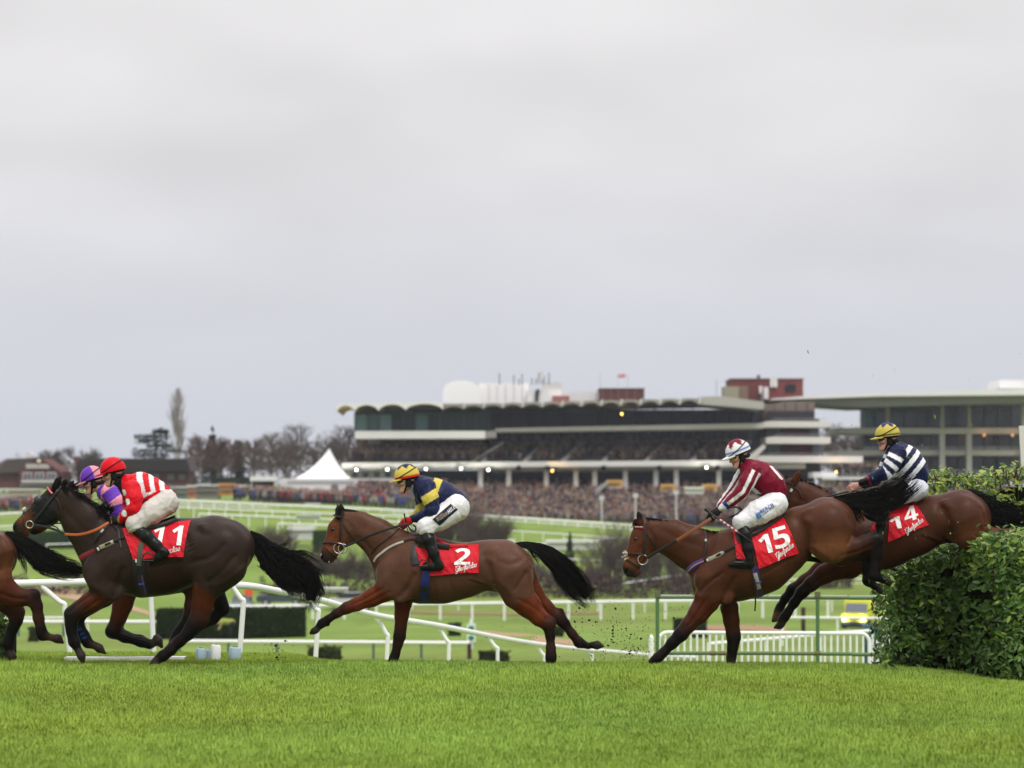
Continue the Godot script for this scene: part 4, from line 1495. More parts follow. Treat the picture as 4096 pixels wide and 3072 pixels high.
# muscle lines: [crop, course, half width in pixels, depth in metres (negative stands proud)]
const SCULPT := {
	"two": [[OE, [[1180, 900], [1000, 1080], [820, 1260]], 50, 0.010], [OE, [[1255, 1340], [1195, 1470], [1080, 1600]], 34, 0.020], [OE, [[1110, 1180], [960, 1330], [850, 1440]], 60, -0.008], [OE, [[560, 900], [660, 960], [760, 1090]], 28, 0.008], [OE, [[470, 640], [700, 800], [930, 880]], 45, 0.006], [OE, [[335, 840], [255, 960]], 16, -0.006], [OE, [[300, 900], [240, 1010]], 20, 0.006], [OE, [[440, 700], [520, 800], [480, 920]], 22, 0.007],
		[OG, [[590, 330], [650, 520], [700, 660]], 55, 0.020], [OG, [[640, 365], [680, 385]], 40, -0.018], [OG, [[640, 350], [900, 430], [1110, 330]], 36, 0.008], [OG, [[1090, 540], [1010, 660], [960, 730]], 26, 0.012], [OG, [[1120, 400], [1195, 600], [1175, 790]], 22, 0.014], [OG, [[760, 640], [860, 700], [900, 780]], 40, -0.010], [OG, [[420, 600], [560, 650], [720, 690]], 16, -0.010], [OG, [[440, 630], [600, 690]], 18, 0.008], [OG, [[1000, 850], [1180, 950], [1330, 1090]], 20, 0.008], [OG, [[1190, 820], [1270, 930], [1340, 1010]], 14, 0.010],
		[OF, [[1000, 600], [800, 720], [640, 790]], 18, 0.009], [OF, [[1080, 640], [900, 740], [700, 830]], 16, 0.007], [OE, [[1480, 1420], [1520, 1600]], 18, 0.004], [OE, [[1580, 1420], [1620, 1580]], 18, 0.004], [OE, [[1680, 1420], [1720, 1560]], 18, 0.004]],
	"fifteen": [[OH, [[1180, 1180], [1060, 1400], [960, 1600]], 46, 0.011], [OH, [[1400, 1700], [1310, 1880], [1240, 2015]], 32, 0.020], [OH, [[1200, 1685], [1090, 1765], [1000, 1865]], 24, 0.012], [OH, [[1260, 1640], [1150, 1710]], 20, 0.008], [OH, [[1330, 1500], [1180, 1640], [1080, 1700]], 55, -0.009], [OH, [[520, 1120], [760, 1240], [1000, 1320]], 42, 0.007], [OH, [[580, 1420], [720, 1470], [860, 1600]], 26, 0.008], [OH, [[305, 1290], [225, 1440]], 16, -0.006], [OH, [[280, 1340], [215, 1480]], 20, 0.006], [OH, [[400, 1130], [470, 1260], [410, 1390]], 22, 0.007],
		[OH, [[2170, 1010], [2240, 1190], [2300, 1390]], 62, 0.022], [OH, [[2255, 1015], [2290, 1030]], 45, -0.018], [OH, [[2594, 779], [2764, 929], [2844, 1089]], 28, 0.010], [OH, [[2790, 970], [2830, 1130], [2770, 1290]], 24, 0.010], [OH, [[2330, 1330], [2450, 1400], [2560, 1480]], 30, -0.008], [OI, [[1080, 720], [960, 900], [850, 1060]], 18, 0.009], [OI, [[1160, 800], [1030, 960], [900, 1090]], 16, 0.007], [OJ, [[1060, 1110], [1280, 1050], [1430, 980]], 18, 0.009], [OI, [[1560, 560], [1640, 640]], 20, 0.005], [OJ, [[120, 1330], [300, 1230], [560, 1090]], 24, 0.006]],
	"eleven": [[OA, [[1450, 760], [1300, 980], [1150, 1180]], 46, 0.012], [OA, [[1520, 1260], [1460, 1430], [1400, 1590]], 34, 0.022], [OA, [[1150, 1450], [1270, 1530]], 40, -0.012], [OA, [[1380, 1150], [1250, 1290], [1120, 1380]], 60, -0.010], [OA, [[780, 560], [980, 760], [1150, 950]], 40, 0.007], [OA, [[800, 800], [880, 930], [960, 1090]], 26, 0.009], [OA, [[2262, 883], [2302, 1033], [2312, 1193]], 48, 0.022], [OA, [[2440, 750], [2470, 775]], 60, -0.018], [OA, [[2440, 830], [2520, 850]], 46, 0.012], [OA, [[2362, 1173], [2562, 1113], [2712, 973]], 34, 0.013], [OA, [[2842, 1113], [2662, 1313], [2522, 1413]], 34, 0.015], [OA, [[2952, 1233], [2762, 1383], [2612, 1453]], 28, -0.010], [OA, [[2270, 960], [2340, 930]], 9, 0.006], [OA, [[2280, 1010], [2360, 970]], 9, 0.006], [OA, [[2290, 1060], [2360, 1030]], 9, 0.006], [OC, [[830, 800], [880, 960], [870, 1150]], 20, 0.011], [OC, [[720, 860], [740, 1050]], 20, 0.008], [OB, [[1120, 470], [950, 590], [870, 670]], 18, 0.010], [OB, [[1220, 520], [1050, 640]], 16, 0.009], [OA, [[1850, 1240], [2050, 1200], [2200, 1190]], 26, 0.005]],
	"fourteen": [[OK_, [[1190, 1000], [1260, 1200], [1300, 1380]], 58, 0.022], [OK_, [[1235, 955], [1270, 970]], 45, -0.018], [OK_, [[960, 1300], [1150, 1370], [1330, 1425]], 18, -0.010], [OK_, [[960, 1330], [1150, 1400]], 18, 0.008], [OK_, [[1460, 800], [1650, 900], [1770, 1080]], 28, 0.009], [OK_, [[1640, 1000], [1700, 1180], [1640, 1350]], 28, 0.011], [OJ, [[560, 420], [760, 520], [960, 620]], 40, 0.007], [OI, [[2640, 360], [2450, 470], [2300, 590]], 18, 0.009], [OK_, [[1700, 1330], [1880, 1350], [2050, 1320]], 18, 0.009]],
	"leader": [[OA, [[60, 900], [120, 1080], [60, 1280]], 30, 0.012], [OA, [[-200, 1000], [-160, 1200], [-120, 1350]], 50, 0.02], [OB, [[40, 440], [200, 500], [340, 510]], 22, 0.012]],
}

func carve(m: MB, root: Vector3, Z: float, s: Array) -> void:
	var p := course(root, s[0], Z, s[1], 4)
	var w: float = s[2] * CROP * Z / F
	var d: float = s[3]
	var lo := Vector2.ONE * 1e9
	var hi := -lo
	for q in p:
		lo = lo.min(Vector2(q.x, q.y)); hi = hi.max(Vector2(q.x, q.y))
	lo -= Vector2.ONE * w * 2.4
	hi += Vector2.ONE * w * 2.4
	var last := p.size() - 1
	for k in m.v.size():
		var v := m.v[k]
		if v.x < lo.x or v.x > hi.x or v.y < lo.y or v.y > hi.y: continue
		var nz := absf(m.n[k].z)
		if nz < 0.15: continue
		var best := 1e9
		for q in last:
			var c := Geometry2D.get_closest_point_to_segment(Vector2(v.x, v.y), Vector2(p[q].x, p[q].y), Vector2(p[q + 1].x, p[q + 1].y))
			best = minf(best, c.distance_squared_to(Vector2(v.x, v.y)))
		m.v[k] = v - m.n[k] * (d * exp(-best / (w * w)) * minf(1.0, nz * 2.0))

func tail(key: String, t: Node3D, org: Vector2, guide: Array, count: int, seed_: int, extra: Array = [], shrink := 0.62) -> void:
	var root: Vector3 = bodies[key][1]
	var Z: float = bodies[key][2]
	var m := core(root, org, Z, guide.slice(0, guide.size() - 1), shrink, Color(0.007, 0.0065, 0.0065), 0.35)
	m.add(hair(root, org, Z, guide, count, seed_, 0.0042, Color(0.0085, 0.0078, 0.0075), 1.0, 0.45, 0.35))
	for e in extra:
		m.add(hair(root, org, Z, e[0], e[1], seed_ + 7, 0.0042, Color(0.0085, 0.0078, 0.0075), e[2], 0.5, 0.3))
	obj("tail", m.mesh(), hair_material(), t)

func fill_strap(a: Array) -> Array:
	return a

func runner_two() -> void:
	var key := "two"
	var t := horse(key, "bay galloping horse number 2 in the middle, clipped brown body and red-brown legs")
	eye_and_nostril(key, t, OE, Vector2(277, 795), Vector2(150, 1130))
	tail(key, t, OG, [[960, 195, 18], [1120, 215, 42], [1300, 285, 78], [1450, 405, 104], [1600, 560, 118], [1720, 700, 105], [1830, 830, 80], [1895, 950, 48]], 420, 2, [[[[1130, 230, 30], [1190, 330, 40], [1250, 440, 20]], 26, 1.0], [[[1450, 500, 60], [1570, 700, 70], [1720, 860, 60], [1860, 980, 40]], 60, 1.3], [[[1780, 640, 20], [1880, 740, 20], [1955, 730, 16]], 7, 0.6]])
	var m := MB.new()
	for p in course(bodies[key][1], OE, 30.0, [[420, 562], [560, 582], [700, 650], [850, 735], [990, 775]], 7):
		m.ball(p + Vector3(0, -0.004, 0.012), Vector3(0.014, 0.013, 0.013), 6, 8, Color(0.012, 0.009, 0.008))
		m.ball(p + Vector3(0.008, -0.022, 0.02), Vector3(0.010, 0.018, 0.010), 6, 8, Color(0.014, 0.01, 0.008))
	obj("plaited_mane", m.mesh(), hair_material(), t)
	var blaze := MB.new()
	for q in [[243, 735, 0.006, 0.012], [158, 1050, 0.007, 0.03], [130, 1100, 0.006, 0.02], [225, 1185, 0.01, 0.012]]:
		var c := course(bodies[key][1], OE, 30.0, [[q[0], q[1]]])[0]
		blaze.ball(c + Vector3(0.003, 0, 0.01), Vector3(q[2], q[3], 0.02), 6, 8, Color(0.55, 0.5, 0.47), Basis(Vector3(0, 0, 1), -0.4))
	obj("white_blaze", blaze.mesh(), coat_material(), t)
	var br := thing("bridle", "black bridle with two steel rings on the head of horse number 2", "bridle", bodies[key][1], "bridles")
	var k := Color(0.012, 0.011, 0.011)
	leather(key, br, "cheekpiece", OE, [[400, 575], [378, 660], [370, 780], [368, 940]], 26, k)
	leather(key, br, "browband", OE, [[282, 628], [330, 645], [395, 655]], 22, k, 0.01)
	leather(key, br, "noseband", OE, [[152, 968], [230, 958], [320, 968], [430, 1000]], 20, k, 0.01)
	leather(key, br, "flash_strap", OE, [[160, 985], [215, 1045], [285, 1105], [322, 1150]], 17, k, 0.01)
	leather(key, br, "throatlash", OE, [[402, 735], [450, 810], [500, 875], [550, 930]], 15, k)
	ring(key, br, "bit_ring", OE, 350, 1025, 62)
	ring(key, br, "bit_ring", OE, 395, 1030, 55)
	loose_strap(key, br, "rein", OE, [[425, 1000, 0.1], [560, 945, 0.12], [780, 850, 0.2], [1000, 775, 0.2], [1180, 738, 0.17]], 30, k)
	loose_strap(key, br, "rein", OE, [[1170, 750, 0.12], [1200, 800, 0.14], [1250, 830, 0.14], [1265, 780, 0.14], [1230, 745, 0.12]], 20, k)
	leather(key, br, "martingale", OE, [[738, 1092], [800, 1010], [900, 930], [1000, 850], [1075, 780]], 15, k)
	var bp := thing("breastplate", "thin cream breast strap across the shoulder of horse number 2", "breastplate", bodies[key][1], "breastplates")
	leather(key, bp, "strap", OE, [[765, 1185], [800, 1130], [860, 1080], [940, 1020], [1040, 970], [1130, 940]], 26, Color(0.52, 0.47, 0.42))
	leather(key, bp, "buckle_strap", OE, [[1125, 942], [1190, 915], [1255, 915]], 24, k, 0.011)
	var sd := thing("saddle", "small black race saddle with wide blue girth under rider of number 2", "saddle", bodies[key][1], "race saddles")
	saddle(key, sd, OE, [[1275, 905], [1420, 960], [1540, 985], [1660, 1010]], 70)
	leather(key, sd, "girth", OE, [[1415, 1240], [1390, 1380], [1378, 1500], [1372, 1655]], 98, Color(0.012, 0.02, 0.13), 0.02, 0.01)
	leather(key, sd, "girth_buckles", OE, [[1372, 1470], [1370, 1535]], 92, Color(0.008, 0.008, 0.01), 0.03, 0.01)
	leather(key, sd, "pad", OE, [[1285, 980], [1260, 1100], [1270, 1210]], 90, Color(0.012, 0.013, 0.015), 0.012, 0.01)
	leather(key, sd, "fleece_roll", OE, [[1480, 880], [1560, 940], [1650, 985], [1760, 993], [1890, 985]], 44, Color(0.5, 0.012, 0.02), 0.03, 0.05)
	stirrup(key, sd, OE, 1372, 1205, 58)
	number_cloth(key, "red saddle cloth with white number 2 and white script on the middle horse", OE, [Vector2(1440, 1010), Vector2(2018, 972), Vector2(2024, 1308), Vector2(1445, 1340)], [Vector2(1270, 1000), Vector2(1430, 1050), Vector2(1415, 1165), Vector2(1335, 1232)],
		[["2", Vector2(1730, 1213), Vector2(1916, 1213), Vector2(1742, 1020)]], [["Glenfarclas", Vector2(1742, 1325), Vector2(1992, 1262), Vector2(1750, 1232)]])
	var navy := Color(0.014, 0.017, 0.056)
	var yel := Color(0.56, 0.45, 0.075)
	var white := Color(0.66, 0.65, 0.645)
	var s := {"Z": 30.0, "root": bodies[key][1], "org": OE,
		"torso": [[1335, 285, 118], [1420, 350, 168], [1560, 412, 182], [1735, 470, 145]],
		"collar": [[1250, 270, 62], [1310, 270, 95]],
		"neck": [[1180, 225, 62], [1290, 280, 66]],
		"near": [[1395, 295, 108, 0.17], [1440, 430, 92, 0.23], [1470, 585, 82, 0.25], [1370, 640, 68, 0.2], [1265, 668, 50, 0.13]],
		"far": [[1350, 300, 105, -0.17], [1350, 430, 88, -0.22], [1345, 560, 78, -0.22], [1300, 620, 60, -0.17], [1235, 660, 48, -0.09]],
		"hand": [1130, 725, 0.09], "hand_far": [1110, 745, -0.06],
		"thigh": [[1745, 545, 160, 0.11], [1560, 670, 128, 0.21], [1385, 775, 95, 0.27], [1395, 800, 80, 0.28]],
		"shin": [[1385, 820, 68, 0.28], [1420, 930, 78, 0.31], [1475, 1080, 63, 0.335], [1525, 1190, 52, 0.34]],
		"foot": [[1550, 1240, 54, 0.34], [1460, 1250, 46, 0.34], [1345, 1258, 34, 0.33]],
		"head": [1160, 215, 0.18, 0.12], "glove": Color(0.42, 0.008, 0.014), "cuff": Color(0.01, 0.01, 0.011), "peak": yel, "lens": Color(0.008, 0.008, 0.009),
		"paint_torso": func(p: Vector2, _v: Vector3) -> Color:
			if p.x > 1482.0 - (p.y - 250.0) * 0.08 and p.x < 1580.0 - (p.y - 232.0) * 0.35: return yel
			if p.x < 1400.0 and 0.37 * p.x + 0.93 * p.y > 944.0 and 0.37 * p.x + 0.93 * p.y < 1034.0: return yel
			if p.x < 1235.0: return Color(0.35, 0.35, 0.38)
			return navy,
		"paint_near": func(p: Vector2, _v: Vector3) -> Color:
			var q := 0.52 * p.x + 0.85 * p.y
			return yel if q > 1046.0 and q < 1154.0 and p.y < 540.0 else navy,
		"paint_far": func(p: Vector2, _v: Vector3) -> Color:
			var q := 0.37 * p.x + 0.93 * p.y
			return yel if q > 944.0 and q < 1034.0 else navy,
		"paint_breeches": func(p: Vector2, _v: Vector3) -> Color: return white,
		"paint_boot": func(p: Vector2, _v: Vector3) -> Color: return Color(0.009, 0.009, 0.01) if p.y > 850.0 else Color(0.005, 0.005, 0.006),
		"paint_cap": func(d: Vector3, lo: float, la: float) -> Color:
			if la < 0.02: return Color(0.55, 0.025, 0.015)
			var star := 0.62 + 0.42 * absf(fposmod(lo / TAU * 6.0, 1.0) * 2.0 - 1.0)
			return navy if la > star + 0.02 else yel,
	}
	var r := rider(key, "rider in navy and yellow silks with yellow cap crouched over horse number 2", s)
	var bz: Body = s.breeches
	var patch := MB.new()
	var on := func(p: Vector2, lift: float) -> Vector3:
		var q := at(OE.x + p.x * CROP, OE.y + p.y * CROP, 30.0) - (bodies["two"][1] as Vector3)
		var z := bz.surf(q.x, q.y)
		return Vector3(q.x, q.y, (0.28 if is_nan(z) else z) + lift)
	for i in 14:
		for j in 8:
			var f := func(u: float, v: float) -> Vector3: return on.call(Vector2(1475, 675).lerp(Vector2(1690, 490), u).lerp(Vector2(1560, 750).lerp(Vector2(1775, 560), u), v), 0.012)
			patch.quad(f.call(i / 14.0, (j + 1) / 8.0), f.call((i + 1) / 14.0, (j + 1) / 8.0), f.call((i + 1) / 14.0, j / 8.0), f.call(i / 14.0, j / 8.0), Color(0.008, 0.012, 0.03))
	var pm := obj("leg_patch", patch.mesh(), vmat("print", 0.6, 0.3), r)
	var wd := MB.new()
	var ink := func(p: Vector2) -> Vector3: return on.call(p, 0.017)
	print_on("William", "Droid Serif", Vector2(1530, 710), Vector2(1665, 615), Vector2(1512, 655), ink, Color(0.36, 0.28, 0.2), wd, 40.0)
	print_on("HILL", "Droid Sans", Vector2(1668, 612), Vector2(1745, 545), Vector2(1650, 568), ink, Color(0.75, 0.75, 0.76), wd, 40.0)
	obj("lettering", wd.mesh(), vmat("print", 0.6, 0.3), pm)
	whip(key, "short black whip with round end held upright by rider of number 2", OE, [[1128, 620, 0.12], [1140, 690, 0.12], [1165, 800, 0.1], [1180, 850, 0.1]], 15)

func saddle(key: String, sd: Node3D, org: Vector2, pts: Array, px: float) -> void:
	leather(key, sd, "seat", org, pts, px, Color(0.01, 0.01, 0.011), 0.035, 0.05)
	var far := course(bodies[key][1], org, bodies[key][2], pts, 5)
	var m := MB.new()
	for q in far.size(): far[q] += Vector3(0, 0.005, 0)
	m.tube(far, PackedFloat32Array([0.05]), 10, Color(0.01, 0.01, 0.011), 1.6)
	obj("tree", m.mesh(), vmat("leather", 0.5, 0.45), sd)

func stirrup(key: String, sd: Node3D, org: Vector2, x: float, y: float, r: float) -> void:
	var c := course(bodies[key][1], org, bodies[key][2], [[x, y]])[0]
	var rr := r * CROP * 30.0 / F
	var m := MB.new()
	var p := PackedVector3Array()
	for k in 13:
		var a := lerpf(-0.35, PI + 0.35, k / 12.0)
		p.append(c + Vector3(cos(a) * rr * 0.9, sin(a) * rr, 0.40))
	p.append(p[0])
	m.tube(p, PackedFloat32Array([0.007]), 6, Color(0.06, 0.06, 0.065), 1.0, false)
	var s := vmat("steel", 0.25, 0.5)
	s.metallic = 0.9
	obj("stirrup", m.mesh(), s, sd)

func whip(key: String, label: String, org: Vector2, pts: Array, px: float, band := false) -> void:
	var w := thing("whip", label, "whip", bodies[key][1], "whips held by the riders")
	var p := course(bodies[key][1], org, bodies[key][2], pts, 4)
	var m := MB.new()
	var r := PackedFloat32Array()
	for q in p.size(): r.append(px * CROP * 30.0 / F * 0.5 * lerpf(1.15, 0.55, q / float(p.size() - 1)))
	m.tube(p, r, 8, Color(0.009, 0.009, 0.01))
	m.ball(p[0], Vector3.ONE * r[0] * 1.35, 8, 10, Color(0.012, 0.012, 0.013))
	obj("shaft", m.mesh(), vmat("leather", 0.5, 0.45), w)
	if band:
		var b := MB.new()
		for k in 5:
			var i := int(p.size() * 0.45) + k
			if i + 1 < p.size():
				b.tube(pv([p[i].lerp(p[i + 1], 0.0), p[i].lerp(p[i + 1], 0.5)]), PackedFloat32Array([r[i] * 1.2]), 8, Color(0.5, 0.45, 0.44))
				b.tube(pv([p[i].lerp(p[i + 1], 0.5), p[i].lerp(p[i + 1], 1.0)]), PackedFloat32Array([r[i] * 1.2]), 8, Color(0.35, 0.02, 0.03))
		obj("binding", b.mesh(), vmat("leather", 0.5, 0.45), w)

func runner_fifteen() -> void:
	var key := "fifteen"
	var t := horse(key, "bay horse number 15 landing with both forelegs reaching down and tail flying")
	eye_and_nostril(key, t, OH, Vector2(250, 1240), Vector2(135, 1610))
	tail(key, t, OJ, [[1000, 428, 20], [1150, 440, 62], [1300, 450, 92], [1450, 455, 118], [1600, 430, 128], [1740, 345, 118], [1870, 240, 100], [2030, 110, 55]], 480, 15, [[[[1150, 480, 70], [1260, 600, 70], [1340, 740, 45]], 90, 0.8], [[[1350, 560, 60], [1480, 650, 50], [1620, 660, 40], [1800, 620, 30]], 70, 1.2], [[[1600, 520, 60], [1800, 440, 60], [1950, 330, 50], [2060, 230, 40]], 80, 1.2]], 0.55)
	obj("mane", mane(key, OH, [[365, 985], [520, 1005], [700, 1040], [860, 1085], [1000, 1110], [1200, 1148], [1390, 1105]], 62, Vector2(0.6, 0.35), 420, 9).mesh(), hair_material(), t)
	obj("forelock", mane(key, OH, [[300, 1000], [260, 1020], [235, 1050]], 60, Vector2(-0.4, 0.8), 60, 4).mesh(), hair_material(), t)
	var sheep := MB.new()
	var rr := RandomNumberGenerator.new()
	rr.seed = 3
	for q in 40:
		var c := course(bodies[key][1], OH, 29.8, [[122 + rr.randfn(0, 13), 1435 + rr.randfn(0, 26)]])[0]
		sheep.ball(c + Vector3(0, 0, rr.randf_range(-0.05, 0.06)), Vector3.ONE * rr.randf_range(0.008, 0.014), 5, 7, Color(0.42, 0.35, 0.29) * rr.randf_range(0.8, 1.15))
	var br := thing("bridle", "black bridle with fleece noseband and red-and-white browband on horse number 15", "bridle", bodies[key][1], "bridles")
	obj("fleece", sheep.mesh(), vmat("fleece", 0.95, 0.1), br)
	var k := Color(0.012, 0.011, 0.011)
	var tan_ := Color(0.20, 0.062, 0.022)
	leather(key, br, "cheekpiece", OH, [[348, 985], [352, 1080], [348, 1230], [338, 1430]], 30, k)
	leather(key, br, "browband", OH, [[215, 1098], [280, 1102], [345, 1108]], 24, Color(0.38, 0.02, 0.04), 0.01)
	var diamonds := MB.new()
	for q in 6:
		var b := laid(bodies[key][0], bodies[key][1], OH, 29.8, [[224 + q * 19, 1098], [236 + q * 19, 1102]], 2, 0.015)
		diamonds.ball(b[0], Vector3(0.006, 0.008, 0.003), 4, 4, Color(0.6, 0.58, 0.55))
	obj("browband_diamond", diamonds.mesh(), vmat("leather", 0.5, 0.45), br)
	leather(key, br, "noseband", OH, [[150, 1415], [240, 1418], [330, 1422]], 20, k, 0.01)
	leather(key, br, "flash_strap", OH, [[135, 1470], [190, 1515], [250, 1560], [312, 1600]], 24, k, 0.012)
	leather(key, br, "throatlash", OH, [[380, 1170], [420, 1240], [470, 1310], [512, 1375]], 15, k)
	ring(key, br, "bit_ring", OH, 330, 1490, 58)
	loose_strap(key, br, "rein", OH, [[385, 1470, 0.1], [480, 1408, 0.13], [740, 1262, 0.19]], 38, k)
	loose_strap(key, br, "rein", OH, [[738, 1263, 0.19], [950, 1130, 0.2], [1150, 1000, 0.17]], 40, tan_)
	loose_strap(key, br, "rein", OH, [[1220, 985, 0.1], [1370, 985, 0.12], [1490, 925, 0.13], [1505, 890, 0.13], [1450, 862, 0.12], [1360, 868, 0.11]], 24, tan_)
	loose_strap(key, br, "rein", OH, [[1370, 980, 0.13], [1450, 955, 0.14], [1515, 905, 0.14], [1480, 870, 0.13]], 22, k)
	var bp := thing("breastplate", "purple striped and cream breast strap on the chest of horse number 15", "breastplate", bodies[key][1], "breastplates")
	var pts := [[862, 1632], [910, 1580], [975, 1535], [1055, 1500]]
	leather(key, bp, "webbing", OH, pts, 72, Color(0.06, 0.045, 0.20), 0.008)
	leather(key, bp, "webbing_stripe", OH, pts, 26, Color(0.26, 0.03, 0.05), 0.011)
	leather(key, bp, "webbing_stripe", OH, pts, 9, Color(0.45, 0.42, 0.5), 0.015)
	leather(key, bp, "tab", OH, [[1050, 1505], [1100, 1482]], 62, k, 0.012)
	leather(key, bp, "white_patch", OH, [[1078, 1494], [1100, 1484]], 30, Color(0.62, 0.6, 0.58), 0.018)
	leather(key, bp, "pad", OH, [[1095, 1485], [1175, 1448], [1258, 1405]], 50, Color(0.38, 0.36, 0.28), 0.011)
	leather(key, bp, "strap", OH, [[1190, 1440], [1260, 1400], [1360, 1345], [1480, 1278]], 26, k, 0.016)
	leather(key, bp, "buckle", OH, [[1240, 1412], [1275, 1392]], 34, Color(0.4, 0.4, 0.4), 0.022)
	leather(key, bp, "neck_strap", OH, [[1070, 1142], [1076, 1250], [1074, 1350], [1058, 1430]], 20, k, 0.01)
	leather(key, bp, "buckle", OH, [[1076, 1240], [1076, 1268]], 28, Color(0.4, 0.4, 0.4), 0.018)
	var sd := thing("saddle", "small black race saddle with purple and cream girth on horse number 15", "saddle", bodies[key][1], "race saddles")
	saddle(key, sd, OH, [[1470, 1190], [1620, 1180], [1760, 1110], [1990, 960]], 40)
	leather(key, sd, "girth", OH, [[1630, 1560], [1665, 1720], [1715, 1935]], 84, Color(0.03, 0.022, 0.11), 0.012, 0.008)
	leather(key, sd, "girth_elastic", OH, [[1640, 1640], [1668, 1730], [1700, 1830]], 46, Color(0.40, 0.39, 0.31), 0.02)
	leather(key, sd, "girth_stripe", OH, [[1616, 1600], [1650, 1740], [1695, 1920]], 10, Color(0.30, 0.02, 0.06), 0.02)
	leather(key, sd, "girth_loop", OH, [[1650, 1760], [1718, 1748]], 20, Color(0.02, 0.035, 0.25), 0.026)
	loose_strap(key, sd, "strap_end", OH, [[1680, 1940, 0.2], [1678, 2030, 0.2], [1672, 2105, 0.2]], 18, k)
	stirrup(key, sd, OH, 1450, 1490, 62)
	leather(key, sd, "knee_roll", OH, [[1440, 1160], [1450, 1230], [1500, 1280]], 50, k, 0.03, 0.03)
	number_cloth(key, "red saddle cloth with white number 15 and white script, tilted on the landing horse", OH, [Vector2(1600, 1190), Vector2(1995, 968), Vector2(2175, 1405), Vector2(1690, 1585)], [Vector2(1385, 1120), Vector2(1500, 1180), Vector2(1550, 1500), Vector2(1425, 1460)],
		[["1", Vector2(1726, 1418), Vector2(1858, 1390), Vector2(1671, 1203)], ["5", Vector2(1893, 1366), Vector2(2080, 1310), Vector2(1838, 1124)]], [["Glenfarclas", Vector2(1915, 1500), Vector2(2118, 1350), Vector2(1882, 1412)]])
	var mar := Color(0.16, 0.005, 0.02)
	var white := Color(0.70, 0.69, 0.69)
	var arm := [[1640, 430], [1510, 690], [1290, 870]]
	var fara := [[1560, 440], [1440, 640], [1265, 845]]
	var s := {"Z": 29.8, "root": bodies[key][1], "org": OH,
		"torso": [[1620, 415, 128], [1740, 500, 176], [1850, 590, 172], [1905, 670, 140]],
		"collar": [[1545, 355, 60], [1610, 400, 98]],
		"neck": [[1490, 310, 62], [1580, 380, 66]],
		"near": [[1650, 430, 100, 0.18], [1580, 560, 88, 0.24], [1510, 690, 76, 0.25], [1400, 785, 62, 0.2], [1285, 875, 46, 0.11]],
		"far": [[1565, 430, 92, -0.18], [1500, 540, 80, -0.22], [1440, 640, 72, -0.22], [1350, 750, 58, -0.16], [1262, 850, 46, -0.06]],
		"hand": [1160, 975, 0.07], "hand_far": [1145, 985, -0.05],
		"thigh": [[1915, 825, 148, 0.11], [1715, 925, 138, 0.22], [1510, 1045, 92, 0.28], [1520, 1075, 76, 0.28]],
		"shin": [[1515, 1085, 68, 0.29], [1560, 1190, 74, 0.315], [1590, 1350, 63, 0.33], [1602, 1480, 55, 0.335]],
		"foot": [[1610, 1545, 56, 0.335], [1500, 1545, 48, 0.335], [1385, 1552, 32, 0.325]],
		"head": [1480, 245, 0.36, 0.22], "glove": Color(0.012, 0.012, 0.013), "peak": Color(0.75, 0.75, 0.72), "lens": Color(0.30, 0.28, 0.04),
		"paint_torso": func(p: Vector2, _v: Vector3) -> Color:
			var d := (p - Vector2(1860, 380)).dot(Vector2(0.77, -0.63))
			if absf(d) < 14.0 and p.y > 370.0 and p.y < 530.0: return white
			if p.y > 620.0 and p.y < 705.0 and p.x < 1735.0 and p.x < 1640.0 + (p.y - 620.0) * 1.15: return white
			if p.x < 1545.0 and p.y > 440.0 and absf((p - Vector2(1560, 470)).dot(Vector2(0.9, 0.44))) < 22.0: return white
			return mar,
		"paint_near": func(p: Vector2, _v: Vector3) -> Color:
			var q := along(arm, p)
			if q.x > 520.0: return Color(0.03, 0.05, 0.22) if q.x < 560.0 else white
			var d := q.y
			if q.x < -6.0: return mar
			if (d > -82.0 and d < -56.0) or (d > -8.0 and d < 34.0) : return white
			if q.x < 160.0 and d < -74.0: return white
			return mar,
		"paint_far": func(p: Vector2, _v: Vector3) -> Color:
			var q := along(fara, p)
			return white if (q.y > -16.0 and q.y < 14.0) or q.y > 40.0 or q.y < -50.0 else mar,
		"paint_breeches": func(_p: Vector2, _v: Vector3) -> Color: return Color(0.67, 0.66, 0.69),
		"paint_boot": func(p: Vector2, _v: Vector3) -> Color: return Color(0.008, 0.008, 0.009) if p.y > 1130.0 else Color(0.005, 0.005, 0.006),
		"paint_cap": func(_d: Vector3, lo: float, la: float) -> Color:
			if absf(la - 0.10) < 0.055: return Color(0.03, 0.10, 0.48)
			var star := 0.40 + 0.60 * absf(fposmod(lo / TAU * 6.0 + 0.25, 1.0) * 2.0 - 1.0)
			return mar if la > star else white,
	}
	var r := rider(key, "rider in maroon and white silks with white cap sitting up on horse number 15", s)
	var bz: Body = s.breeches
	var ink := func(p: Vector2) -> Vector3:
		var q := at(OH.x + p.x * CROP, OH.y + p.y * CROP, 29.8) - (bodies["fifteen"][1] as Vector3)
		var z := bz.surf(q.x, q.y)
		return Vector3(q.x, q.y, (0.28 if is_nan(z) else z) + 0.012)
	var wd := MB.new()
	print_on("BEACH", "Droid Sans", Vector2(1710, 938), Vector2(1868, 845), Vector2(1692, 902), ink, Color(0.02, 0.10, 0.42), wd, 40.0)
	print_on("FINANCIAL ADVISORS", "Droid Sans", Vector2(1730, 962), Vector2(1882, 858), Vector2(1722, 945), ink, Color(0.05, 0.06, 0.09), wd, 40.0)
	print_on("B", "Droid Serif", Vector2(1668, 1010), Vector2(1722, 975), Vector2(1640, 945), ink, Color(0.02, 0.16, 0.60), wd, 40.0)
	obj("lettering", wd.mesh(), vmat("print", 0.6, 0.3), r)
